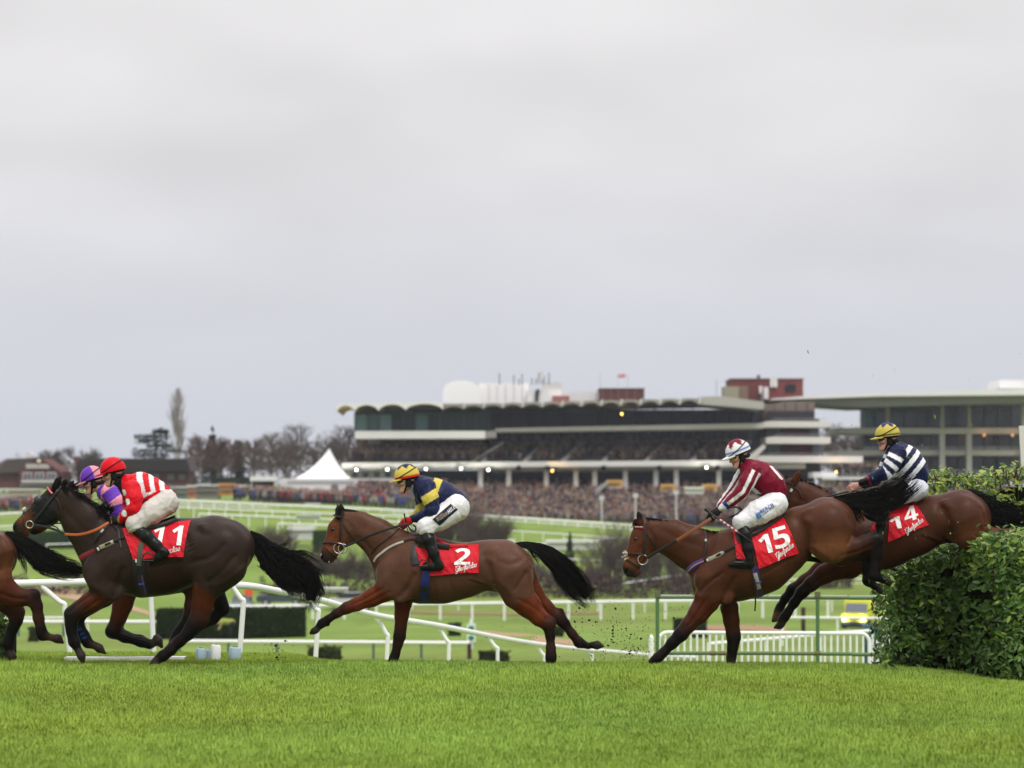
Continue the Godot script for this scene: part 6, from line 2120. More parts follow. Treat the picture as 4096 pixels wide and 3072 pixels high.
func grass() -> void:
	var r := RandomNumberGenerator.new()
	r.seed = 21
	var mate := vmat("grass_blade", 0.65, 0.12)
	mate.backlight_enabled = true
	mate.backlight = Color(0.35, 0.35, 0.2)
	mate.cull_mode = BaseMaterial3D.CULL_DISABLED
	var patch := FastNoiseLite.new()
	patch.seed = 30
	patch.frequency = 0.35
	patch.fractal_octaves = 3
	for v in 5:
		var xf := []
		var cols := PackedColorArray()
		var tall: float = [0.048, 0.055, 0.042, 0.062, 0.05][v]
		for k in 21000:
			var Z := sqrt(r.randf_range(16.5 * 16.5, 37.5 * 37.5))
			var half := Z * 0.193 + 0.6
			var x := r.randf_range(-half, half)
			if Z > 33.5 and x > -1.0: continue
			var pn := patch.get_noise_2d(x, Z)
			var s := r.randf_range(0.75, 1.25) * (1.0 + 0.35 * pn)
			if Z < 30.0 and Z > 28.5 and r.randf() < 0.25: s *= 0.8
			var b := Basis(Vector3.UP, r.randf() * TAU).scaled(Vector3(1.0, s, 1.0))
			xf.append(Transform3D(b, Vector3(x, gy(x, Z), -Z)))
			var t := 1.0 + 0.24 * pn + r.randf_range(-0.15, 0.15)
			var wet := clampf(patch.get_noise_2d(x * 0.35 + 40.0, Z * 0.35) + 0.1, -0.3, 0.5)
			cols.append(Color(t * (1.0 + 0.15 * wet), t, t * (1.0 - 0.2 * wet)))
		var m := blades(50 + v, 22, 0.06, tall, 0.0026)
		tag(scatter(m.mesh(), mate, xf, cols, null, "grass"), "short green winter turf across the front of the course", "grass", "", "stuff")
# ---------------------------------------------------------------- rails, fences and hedges of the course
const WHITE := Color(0.78, 0.78, 0.77)

func course_side() -> void:
	main_rail()
	far_rails()
	weights()
	green_fence()
	barriers()
	laurel()
	field_things()
	flying_bits()

func main_rail() -> void:
	var t := thing("running_rail", "thick white plastic running rail on bent legs, curving downhill behind the horses", "running rail", Vector3.ZERO, "white running rails")
	var paint_ := vmat("white_plastic", 0.38, 0.45)
	var pts := [[-120, 1264, 34.5], [60, 1260, 34.5], [250, 1257, 34.6], [500, 1263, 35], [600, 1277, 36.5], [702, 1299, 39], [811, 1329, 42], [955, 1353, 46], [1102, 1382, 52], [1211, 1397.5, 58], [1319, 1407.5, 63], [1400, 1414, 67], [1500, 1420, 70]]
	var c := PackedVector3Array()
	for p in pts: c.append(atd(p[0], p[1], p[2]))
	var m := MB.new()
	m.tube(curve(c, 6), PackedFloat32Array([0.046]), 14, WHITE)
	obj("rail", m.mesh(), paint_, t)
	# sleeves where the lengths of rail join
	for q in [[205, 34.55, 1257.5], [880, 44.0, 1342], [1275, 61.0, 1403.5]]:
		var j := atd(q[0], q[2], q[1])
		var s := MB.new()
		s.tube(pv([j - Vector3(0.09, 0, 0), j + Vector3(0.09, -0.012, 0)]), PackedFloat32Array([0.0485]), 14, WHITE)
		obj("joint", s.mesh(), paint_, t)
	var legs := [[[90, 1266], [139, 1309], [152, 1419], 34.5], [[288, 1262], [326, 1290], [333, 1412], 34.7], [[501, 1266], [526, 1301], [517, 1409], 35.0], [[662, 1292], [688, 1323], [680, 1416], 38.0], [[818, 1338], [838, 1376], [832, 1432], 42.5], [[950, 1359], [970, 1391], [968, 1440], 46.0], [[1053, 1376], [1075, 1403], [1075, 1450], 50.0], [[1160, 1396], [1176, 1418], [1178, 1455], 55.5], [[1268, 1406], [1279, 1417], [1282, 1450], 61.0]]
	for l in legs:
		var a := atd(l[0][0], l[0][1], l[3])
		var b := atd(l[1][0], l[1][1], l[3])
		var d := atd(l[2][0], l[2][1], l[3])
		d.y = minf(d.y, gy(d.x, l[3]) - 0.02) if l[3] > 40 else gy(d.x, l[3]) - 0.05
		var p := pv([a, a.lerp(b, 0.75), b + Vector3(0, 0.02, 0), b.lerp(d, 0.12), d])
		var lm := MB.new()
		lm.tube(curve(p, 4), PackedFloat32Array([0.033]), 12, WHITE)
		obj("leg", lm.mesh(), paint_, t)

func post_rail(label: String, x0: float, y0: float, z0: float, x1: float, y1: float, z1: float, spacing: float, thick: float, tall := 1.1, leg_col := WHITE, bars := 1, sink := 0.3) -> Node3D:
	var a := atd(x0, y0, z0)
	var b := atd(x1, y1, z1)
	var t := thing("running_rail", label, "running rail", a, "white running rails")
	var paint_ := vmat("white_paint", 0.5, 0.4)
	var n := maxi(1, int(a.distance_to(b) / spacing))
	for k in bars:
		var p := PackedVector3Array()
		for i in n * 2 + 1:
			var q := a.lerp(b, i / (n * 2.0))
			p.append(Vector3(q.x, q.y - k * 0.42, q.z) - a)
		var m := MB.new()
		m.tube(p, PackedFloat32Array([thick if k == 0 else thick * 0.6]), 8, WHITE)
		obj("rail", m.mesh(), paint_, t)
	for i in n + 1:
		var q := a.lerp(b, float(i) / n)
		var g := gy(q.x, -q.z)
		var low := minf(q.y - tall * 0.5, maxf(g - sink, q.y - tall - sink))
		var m := MB.new()
		m.box(Vector3(q.x - a.x, (q.y + low) * 0.5 - a.y, q.z - a.z), Vector3(thick * 1.3, q.y - low, thick * 1.3), leg_col)
		obj("post", m.mesh(), paint_, t)
	return t

func far_rails() -> void:
	var teal := Color(0.05, 0.10, 0.10)
	post_rail("white rail on dark curved legs, low across the middle field", 388, 1385, 130, 1013, 1389, 132, 2.15, 0.085, 0.85, teal)
	post_rail("white rail crossing in front of the clipped dark hedge at left", 40, 1343, 163, 430, 1343.5, 163, 2.3, 0.105, 0.85, teal)
	post_rail("fainter white rail just behind another at far left of the field", -20, 1335, 185, 190, 1334, 187, 3.0, 0.07, 0.9, WHITE)
	post_rail("long white rail with square posts across the valley, nearer of two", 470, 1311, 226, 2000, 1291, 222, 2.55, 0.13, 1.15)
	post_rail("long white rail with square posts across the valley, farther of two", 690, 1306, 238, 2000, 1293, 236, 3.9, 0.07, 1.0)
	post_rail("white rail with legs beside the green tank at right", 1690, 1334, 118, 1930, 1336, 116, 1.9, 0.055, 0.9)
	post_rail("white slanting rail behind the barred barrier", 1530, 1391, 78, 1885, 1362, 84, 2.4, 0.05, 0.7)
	post_rail("white two bar rail in front of the crowd below the columns", 940, 1107, 352, 1420, 1139, 345, 1.6, 0.13, 1.3, WHITE, 2)
	post_rail("white two bar rail in front of the crowd left of the stand", 380, 1081, 356, 935, 1106, 352, 1.6, 0.13, 1.3, WHITE, 2)
	post_rail("white two bar rail in front of the crowd at far left", -20, 1112, 356, 375, 1086, 358, 1.6, 0.13, 1.3, WHITE, 2)
	post_rail("white track rail on the green slope, uppermost of three left of centre", 385, 1096, 338, 1000, 1121, 334, 1.9, 0.085, 1.1)
	post_rail("white track rail on the green slope, middle of three left of centre", 430, 1110, 326, 1010, 1134, 322, 1.9, 0.085, 1.1)
	post_rail("white track rail on the green slope, lowest of three left of centre", 600, 1131, 312, 1010, 1144, 310, 1.9, 0.085, 1.1)
	post_rail("white rail running down the slope behind the conical evergreen", 1040, 1142, 318, 1400, 1166, 312, 2.2, 0.06, 1.1)
	post_rail("pale rail on the bank between the bushes, right of centre", 1225, 1208, 284, 1520, 1216, 282, 3.0, 0.06, 0.9)
	post_rail("pale rail below the bushes at centre", 1080, 1238, 272, 1520, 1246, 270, 3.0, 0.06, 0.8)
	post_rail("pale slanting rail beside the brown trees ahead of horse 15", 1335, 1262, 262, 1560, 1228, 268, 2.5, 0.06, 0.8)
	post_rail("white rails on the slope at far left behind the leading horse", -20, 1138, 322, 180, 1130, 322, 2.2, 0.07, 1.1, WHITE, 2)
	post_rail("white rail low at far left under the noses of the leading pair", 100, 1176, 300, 300, 1170, 300, 2.5, 0.06, 1.0)
	post_rail("white railing under the belly of horse 14 in the valley", 1640, 1252, 268, 1960, 1250, 268, 2.5, 0.06, 1.0, WHITE, 2)
	post_rail("white railing beside the flank of horse number 2", 600, 1212, 286, 740, 1216, 285, 2.5, 0.06, 0.9)

func weights() -> void:
	for w in [[432.5, 1399, 1432, 31.2, 19, "pale blue foot block standing in the grass, leftmost of four", Color(0.33, 0.45, 0.52)], [452, 1402, 1432, 31.5, 16, "smaller pale blue foot block leaning behind a white one", Color(0.33, 0.45, 0.54)], [465.5, 1392, 1432, 31.1, 20, "white foot block standing in the grass among blue ones", Color(0.74, 0.75, 0.75)], [507, 1397, 1430, 31.4, 24, "pale blue foot block against the base of a rail leg", Color(0.33, 0.45, 0.52)]]:
		var Z: float = w[3]
		var a := atd(w[0], w[1], Z)
		var g := gy(a.x, Z)
		var m := MB.new()
		var hgt := a.y - g + 0.06
		m.soft_box(Vector3(0, hgt * 0.5 - 0.06, 0), Vector3(w[4] * Z / 6000.0, hgt, 0.16), 0.03, w[6], Basis(Vector3(0, 0, 1), -0.04) * Basis(Vector3(0, 1, 0), 0.25))
		var o := obj("foot_block", m.mesh(), vmat("block_plastic", 0.5, 0.4))
		o.position = Vector3(a.x, g, -Z)
		tag(o, w[5], "foot block", "foot blocks in the grass")

func green_fence() -> void:
	var Z := 44.0
	var t := thing("tubular_fence", "weathered green tubular metal fence with two rails behind horse 15", "fence", Vector3.ZERO)
	var green := Color(0.085, 0.165, 0.065)
	var pale := Color(0.42, 0.42, 0.38)
	var paint_ := vmat("old_green", 0.55, 0.4)
	for p in [1420.0, 1766.0, 2105.0]:
		var a := atd(p, 1284, Z)
		var m := MB.new()
		m.tube(pv([a, Vector3(a.x, gy(a.x, Z) - 0.2, a.z)]), PackedFloat32Array([0.030]), 10, green)
		obj("post", m.mesh(), paint_, t)
		var cp := MB.new()
		cp.box(a + Vector3(0, 0.0, 0), Vector3(0.085, 0.09, 0.085), Color(0.11, 0.12, 0.06))
		obj("cap", cp.mesh(), paint_, t)
	var r := RandomNumberGenerator.new()
	r.seed = 8
	for row in [1290.0, 1411.0]:
		var x := 1424.0
		while x < 2150.0:
			var e := minf(x + r.randf_range(40, 120), 2150.0)
			var m := MB.new()
			var c := green.lerp(Color(0.14, 0.12, 0.06), r.randf() * 0.5)
			var sag: float = (row + 6.0 * smoothstep(1600, 2100, x) if row > 1400 else row + 3.0 * smoothstep(1500, 2100, x))
			m.tube(pv([atd(x, sag, Z), atd(e, sag + 0.2, Z)]), PackedFloat32Array([0.030]), 10, c, 1.0, false)
			obj("rail", m.mesh(), paint_, t)
			if row < 1300.0:
				var m2 := MB.new()
				m2.tube(pv([atd(x + 3, sag - 2.9, Z - 0.005), atd(e - 2, sag - 2.8, Z - 0.005)]), PackedFloat32Array([0.017]), 8, pale.lerp(Color(0.3, 0.26, 0.2), r.randf() * 0.6), 0.6)
				obj("worn_top", m2.mesh(), paint_, t)
			x = e
	for p in [1540.0, 1766.0, 1560.0]:
		var j := MB.new()
		var a := atd(p, 1411, Z)
		j.tube(pv([a - Vector3(0.05, 0, 0), a + Vector3(0.05, 0, 0)]), PackedFloat32Array([0.037]), 10, Color(0.13, 0.11, 0.05))
		obj("joint", j.mesh(), paint_, t)

func barrier(label: String, x0: float, x1: float, Z: float, top: float) -> void:
	var a := atd(x0, top, Z)
	var b := atd(x1, top + 3.0, Z)
	var low := a.y - 0.98
	var t := thing("barrier", label, "barrier", Vector3(a.x, low, a.z), "white barred barriers")
	var paint_ := vmat("white_paint", 0.5, 0.4)
	var w := b.x - a.x
	var p := PackedVector3Array()
	p.append(Vector3(0, 0, 0))
	for k in 7:
		var an := PI - PI / 2 * k / 6.0
		p.append(Vector3(0.16 + cos(an) * 0.16, 0.82 + sin(an) * 0.16, 0))
	for k in 7:
		var an := PI / 2 - PI / 2 * k / 6.0
		p.append(Vector3(w - 0.16 + cos(an) * 0.16, 0.82 + sin(an) * 0.16 - 0.02, 0))
	p.append(Vector3(w, 0, 0))
	var m := MB.new()
	m.tube(p, PackedFloat32Array([0.034]), 10, WHITE)
	obj("frame", m.mesh(), paint_, t)
	var lo := MB.new()
	lo.tube(pv([Vector3(0, 0.12, 0), Vector3(w, 0.11, 0)]), PackedFloat32Array([0.026]), 8, WHITE)
	obj("lower_rail", lo.mesh(), paint_, t)
	var n := int(w / 0.113)
	for k in range(1, n):
		var x := w * k / n
		var bm := MB.new()
		bm.tube(pv([Vector3(x, 0.12, 0), Vector3(x, 0.975 if x > 0.16 and x < w - 0.16 else 0.93, 0)]), PackedFloat32Array([0.0215]), 8, WHITE)
		obj("bar", bm.mesh(), paint_, t)

func barriers() -> void:
	barrier("white barred barrier with rounded corners behind the legs of horse 15", 1423, 1878, 50.0, 1366)
	barrier("white barred barrier half hidden by the hedge at right", 1895, 2240, 50.5, 1374)
	var a := atd(1407, 1369, 47.0)
	var p := MB.new()
	p.lathe(Vector3.ZERO, [Vector2(0.04, -0.7), Vector2(0.045, 0.2), Vector2(0.042, 0.3), Vector2(0.0, 0.36)], 12, WHITE)
	var o := obj("marker_post", p.mesh(), vmat("white_paint", 0.5, 0.4))
	o.position = a - Vector3(0, 0.36, 0)
	tag(o, "short white round topped post at the left end of the barrier", "post")

# ---------------------------------------------------------------- laurel
func leaf_mesh(l: float, w: float, fold: float, bend: float, col: Color) -> MB:
	var m := MB.new()
	var n := 5
	for k in n + 1:
		var t := float(k) / n
		var ww := w * 0.5 * pow(sin(PI * clampf(t * 0.93 + 0.05, 0.0, 1.0)), 0.75) * (1.0 if k < n else 0.05)
		var y := bend * l * t * t
		for s in [-1.0, 0.0, 1.0]:
			m.v.append(Vector3(s * ww, absf(s) * ww * fold - y, t * l))
			m.n.append(Vector3(-s * fold, 1.0, 0.3 * bend * t).normalized())
			m.c.append(col if s != 0.0 else Color(col.r * 1.25, col.g * 1.2, col.b * 1.3))
	for k in n:
		for s in 2:
			var a := k * 3 + s
			m.i.append_array([a, a + 1, a + 4, a, a + 4, a + 3])
	return m

func laurel() -> void:
	var mate := vmat("laurel_leaf", 0.36, 0.35)
	mate.backlight_enabled = true
	mate.backlight = Color(0.25, 0.3, 0.1)
	mate.cull_mode = BaseMaterial3D.CULL_DISABLED
	var kinds: Array[Mesh] = []
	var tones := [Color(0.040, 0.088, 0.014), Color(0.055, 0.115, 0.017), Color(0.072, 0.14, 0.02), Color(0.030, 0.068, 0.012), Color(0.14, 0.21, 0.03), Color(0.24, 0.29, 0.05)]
	for k in tones.size():
		kinds.append(leaf_mesh([0.075, 0.085, 0.066, 0.078, 0.08, 0.075][k], [0.034, 0.037, 0.030, 0.035, 0.034, 0.030][k], 0.28, [0.2, 0.35, 0.1, 0.3, 0.15, 0.1][k], tones[k]).mesh())
	# near hedge: outline of its top on the print, front face depth along it
	var top := func(x: float) -> float:
		if x < 1905.0: return 1300.0
		var pts := [[1905, 1252], [1935, 1232], [1975, 1212], [2020, 1192], [2070, 1178], [2130, 1170], [2175, 1166], [2260, 1158], [2420, 1150]]
		for k in pts.size() - 1:
			if x < pts[k + 1][0]: return lerpf(pts[k][1], pts[k + 1][1], (x - pts[k][0]) / (pts[k + 1][0] - pts[k][0]))
		return 1150.0
	var front := func(x: float) -> float: return 30.9 - 1.75 * smoothstep(2040.0, 2180.0, x)
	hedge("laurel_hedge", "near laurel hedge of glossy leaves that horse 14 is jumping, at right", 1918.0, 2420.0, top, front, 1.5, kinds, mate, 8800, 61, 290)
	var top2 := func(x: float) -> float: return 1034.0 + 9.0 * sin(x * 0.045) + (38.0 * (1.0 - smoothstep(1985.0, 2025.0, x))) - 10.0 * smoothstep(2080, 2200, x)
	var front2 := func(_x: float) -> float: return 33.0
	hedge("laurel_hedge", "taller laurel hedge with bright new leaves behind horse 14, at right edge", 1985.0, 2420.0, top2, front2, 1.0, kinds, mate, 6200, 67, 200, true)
	var top3 := func(_x: float) -> float: return 1318.0
	var front3 := func(_x: float) -> float: return 31.0
	hedge("laurel_hedge", "dark laurel bush end at the left edge beyond the leading horse's hooves", -160.0, 21.0, top3, front3, 0.8, kinds, mate, 900, 71, 60)
	# white wing post standing out of the far hedge at the edge
	var p := MB.new()
	p.box(Vector3(0, 0.55, 0), Vector3(0.085, 1.3, 0.05), Color(0.62, 0.6, 0.56), Basis(Vector3(0, 0, 1), 0.05))
	var o := obj("wing_post", p.mesh(), vmat("white_paint", 0.5, 0.4))
	o.position = atd(2215, 1000, 33.5) - Vector3(0, 0.75, 0)
	tag(o, "chipped white wing post rising from the hedge at right edge", "post")

func hedge(called: String, label: String, x0: float, x1: float, top: Callable, front: Callable, deep: float, kinds: Array, mate: Material, count: int, seed_: int, singles: int, bright_top := false) -> void:
	var r := RandomNumberGenerator.new()
	r.seed = seed_
	var f0: float = front.call((x0 + x1) * 0.5)
	var base := atd((x0 + mini(int(x1), 2212)) * 0.5, 1440, f0)
	base.y = gy(base.x, f0)
	var t := thing(called, label, "hedge", base, "laurel hedges")
	var lump := FastNoiseLite.new()
	lump.seed = seed_
	lump.frequency = 1.9
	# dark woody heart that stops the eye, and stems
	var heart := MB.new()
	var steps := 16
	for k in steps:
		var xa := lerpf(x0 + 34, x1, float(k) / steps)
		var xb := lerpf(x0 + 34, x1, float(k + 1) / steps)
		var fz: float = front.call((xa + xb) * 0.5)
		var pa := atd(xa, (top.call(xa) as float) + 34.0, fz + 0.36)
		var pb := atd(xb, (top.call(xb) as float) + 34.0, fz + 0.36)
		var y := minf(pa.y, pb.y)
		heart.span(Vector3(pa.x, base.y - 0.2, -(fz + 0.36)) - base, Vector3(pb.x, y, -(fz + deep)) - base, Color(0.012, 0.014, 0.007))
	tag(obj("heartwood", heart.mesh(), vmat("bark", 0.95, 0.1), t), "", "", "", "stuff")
	for k in 46:
		var xd := r.randf_range(x0 + 10, x1)
		var fz: float = (front.call(xd) as float) + r.randf_range(0.1, 0.3)
		var a := atd(xd, 1440, fz)
		a.y = gy(a.x, fz)
		var b := atd(xd + r.randf_range(-40, 40), (top.call(xd) as float) + r.randf_range(-6, 90), fz)
		var mid := a.lerp(b, 0.5) + Vector3(r.randf_range(-0.1, 0.1), 0, r.randf_range(-0.05, 0.1))
		var sm := MB.new()
		sm.tube(curve(pv([a - base, mid - base, b - base]), 4), PackedFloat32Array([0.011, 0.010, 0.009, 0.008, 0.008, 0.007, 0.006, 0.005, 0.004]), 5, Color(0.05, 0.038, 0.026))
		obj("stem", sm.mesh(), vmat("bark", 0.95, 0.1), t)
	var xf := []
	for k in kinds.size(): xf.append([])
	var loose := []
	for k in count:
		var xd := r.randf_range(x0, x1)
		var edge_top: float = top.call(xd)
		var fz: float = front.call(xd)
		var u := r.randf()
		var where := r.randf()
		var p: Vector3
		var out := Vector3(0, 0.25, 1)
		var low := atd(xd, 1440, fz)
		var gyy := gy(low.x, fz)
		var hi_ := atd(xd, edge_top, fz).y
		if where < 0.72:                              # front face
			var h := pow(u, 0.9)
			var yy := lerpf(gyy + 0.02, hi_, h)
			var bulge := 0.24 * lump.get_noise_3d(low.x, yy, 0.0) + 0.10 * sin(h * PI)
			p = Vector3(low.x, yy, -(fz - bulge + absf(r.randfn(0, 0.11))))
		elif where < 0.93:                           # top
			p = Vector3(low.x, hi_ + r.randfn(0, 0.05) + 0.09 * lump.get_noise_2d(low.x * 2.5, 4.0), -(fz + r.randf() * deep))
			out = Vector3(0, 1, 0.5)
		else:                                        # left end
			var e := atd(x0 + r.randf_range(-2, 24), 1440, fz)
			hi_ = atd(x0, (top.call(x0 + 8.0) as float), fz).y
			p = Vector3(e.x, lerpf(gyy + 0.02, hi_, u), -(fz + r.randf() * deep))
			out = Vector3(-1, 0.2, 0.3)
		var d := (out.normalized() + Vector3(r.randfn(0, 0.55), r.randfn(0, 0.45), r.randfn(0, 0.35))).normalized()
		var lie := Vector3(r.randfn(0, 0.7), r.randf_range(-0.9, 0.5), r.randfn(0, 0.4))
		var zax := (lie - d * lie.dot(d)).normalized()
		var xax := d.cross(zax).normalized()
		var sz := r.randf_range(0.55, 1.2) * (1.3 if r.randf() < 0.12 else 1.0)
		var which := r.randi() % 4
		var hrel := (p.y - gyy) / maxf(hi_ - gyy, 0.1)
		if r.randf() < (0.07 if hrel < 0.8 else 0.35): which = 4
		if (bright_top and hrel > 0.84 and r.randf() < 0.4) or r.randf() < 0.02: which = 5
		if where < 0.72 and lump.get_noise_3d(low.x * 1.7, p.y * 1.7, 9.0) < -0.30: continue
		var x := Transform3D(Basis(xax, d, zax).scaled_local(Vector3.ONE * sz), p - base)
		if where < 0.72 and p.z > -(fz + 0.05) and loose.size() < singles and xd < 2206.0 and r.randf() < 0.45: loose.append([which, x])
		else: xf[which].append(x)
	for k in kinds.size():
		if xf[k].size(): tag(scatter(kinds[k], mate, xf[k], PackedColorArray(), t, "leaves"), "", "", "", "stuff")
	for l in loose:
		var o := obj("leaf", kinds[l[0]], mate, t)
		o.transform = l[1]
	if bright_top:
		for k in 40:                                  # bare clipped twigs and upright shoots along the top
			var xd := r.randf_range(x0 + 20, 2205)
			var a := atd(xd, (top.call(xd) as float) + 6.0, 33.0 + r.randf() * 0.4)
			var tw := MB.new()
			var tip := a + Vector3(r.randfn(0, 0.05), r.randf_range(0.04, 0.12), r.randfn(0, 0.03))
			tw.tube(pv([a - base - Vector3(0, 0.1, 0), a.lerp(tip, 0.5) - base, tip - base]), PackedFloat32Array([0.007, 0.006, 0.004]), 5, Color(0.06, 0.042, 0.035))
			obj("twig", tw.mesh(), vmat("bark", 0.95, 0.1), t)

func flying_bits() -> void:
	var r := RandomNumberGenerator.new()
	r.seed = 77
	var leafm := vmat("torn_leaf", 0.4, 0.4)
	leafm.cull_mode = BaseMaterial3D.CULL_DISABLED
	leafm.backlight_enabled = true
	leafm.backlight = Color(0.4, 0.4, 0.15)
	var pieces: Array[Mesh] = []
	for k in 4: pieces.append(leaf_mesh([0.05, 0.035, 0.028, 0.04][k], [0.02, 0.02, 0.012, 0.008][k], 0.3, 0.4, [Color(0.20, 0.30, 0.06), Color(0.14, 0.24, 0.045), Color(0.24, 0.32, 0.09), Color(0.09, 0.16, 0.03)][k]).mesh())
	var spots := [[1745, 756], [1932, 802], [2208, 765], [1985, 1000], [2020, 905], [1960, 990], [2100, 920], [2050, 870], [2120, 905], [1990, 960], [2075, 935], [2160, 960], [2012, 940], [2140, 880], [2065, 900]]
	for k in 62:
		var s: Array = spots[k] if k < spots.size() else [2010.0 + r.randfn(0, 95), 1085.0 + r.randfn(0, 110)]
		if k >= 45: s = [r.randf_range(1700, 2200), r.randf_range(880, 1280)]
		var Z := r.randf_range(29.2, 29.9)
		var o := obj("torn_leaf", pieces[k % 4], leafm)
		o.position = atd(clampf(s[0], 1690, 2205), s[1], Z)
		o.rotation = Vector3(r.randf() * TAU, r.randf() * TAU, r.randf() * TAU)
		o.scale = Vector3.ONE * r.randf_range(0.5, 1.05)
		tag(o, "scrap of torn green laurel leaf flying in the air around horse 14", "leaf", "torn laurel leaves in the air")
	# turf thrown up by the hooves
	var clods: Array[Mesh] = []
	for k in 5:
		var m := MB.new()
		m.ball(Vector3.ZERO, Vector3(0.016, 0.012, 0.012), 5, 7, Color(0.022, 0.015, 0.010))
		for q in m.v.size(): m.v[q] *= r.randf_range(0.55, 1.5)
		renormal(m)
		clods.append(m.mesh())
	var cm := vmat("soil", 0.95, 0.1)
	for k in 46:
		var o := obj("turf_clod", clods[k % 5], cm)
		var c: Array = [[1345, 1360, 45, 32], [1340, 1410, 30, 14], [590, 1405, 22, 20], [1250, 1340, 60, 40]][[0, 0, 0, 1, 2, 3][k % 6]]
		o.position = atd(c[0] + r.randfn(0, c[2]), minf(c[1] + r.randfn(0, c[3]), 1420), r.randf_range(29.3, 30.1))
		o.rotation = Vector3(r.randf() * 6.0, r.randf() * 6.0, 0)
		o.scale = Vector3.ONE * r.randf_range(0.35, 1.0)
		tag(o, "dark clod of turf kicked up into the air behind galloping hooves", "turf clod", "clods of turf in the air")
	var xf := []
	for k in 620:
		var c: Array = [[1345, 1365, 50, 34], [1370, 1412, 36, 10], [592, 1408, 24, 18], [1230, 1330, 85, 55], [1500, 1330, 60, 40]][[0, 0, 0, 1, 1, 2, 3, 3, 4][k % 9]]
		var p := atd(c[0] + r.randfn(0, c[2]), minf(c[1] + r.randfn(0, c[3]), 1425), r.randf_range(29.2, 30.3))
		var b := Basis.from_euler(Vector3(r.randf() * 6.0, r.randf() * 6.0, r.randf() * 6.0)).scaled_local(Vector3(r.randf_range(0.12, 0.4), r.randf_range(0.1, 0.3), r.randf_range(0.12, 0.9)))
		xf.append(Transform3D(b, p))
	tag(scatter(clods[0], cm, xf, PackedColorArray(), null, "turf_debris"), "fine spray of soil and grass thrown up by the hooves", "debris", "", "stuff")
# ---------------------------------------------------------------- things in the middle field
func stand_at(xd: float, Z: float) -> Vector3:
	var p := atd(xd, 1400, Z)
	return Vector3(p.x, gy(p.x, Z), p.z)

func m_per(Z: float) -> float:
	return Z / 6000.0

func brush(label: String, x0: float, x1: float, ytop: float, Z: float, deep: float, col: Color, seed_: int, called := "clipped_hedge") -> void:
	var a := stand_at((x0 + x1) * 0.5, Z)
	var h := atd((x0 + x1) * 0.5, ytop, Z).y - a.y
	var w := (x1 - x0) * m_per(Z)
	var t := thing(called, label, "hedge", a)
	var r := RandomNumberGenerator.new()
	r.seed = seed_
	var m := MB.new()
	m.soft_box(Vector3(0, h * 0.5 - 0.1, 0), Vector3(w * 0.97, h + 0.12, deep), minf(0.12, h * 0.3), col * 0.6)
	obj("body", m.mesh(), vmat("leafy", 0.9, 0.12), t)
	var f := MB.new()
	for k in int(140 + w * h * 130):
		var p := Vector3(r.randf_range(-w, w) * 0.5, r.randf_range(0, h), deep * 0.5)
		if r.randf() < 0.35: p = Vector3(r.randf_range(-w, w) * 0.5, h - 0.02, r.randf_range(-deep, deep) * 0.5)
		p += Vector3(r.randfn(0, 0.03), r.randfn(0, 0.03), r.randfn(0, 0.04))
		var s := r.randf_range(0.05, 0.12)
		var b := Basis.from_euler(Vector3(r.randf() * 6.0, r.randf() * 6.0, r.randf() * 6.0))
		var sc := r.randf_range(0.6, 1.5)
		f.tri(p + b.x * s, p - b.x * s * 0.5 + b.y * s, p - b.x * s * 0.5 - b.y * s, Color(col.r * sc, col.g * sc, col.b * sc))
	tag(obj("sprigs", f.mesh(), vmat("leafy", 0.9, 0.12), t), "", "", "", "stuff")

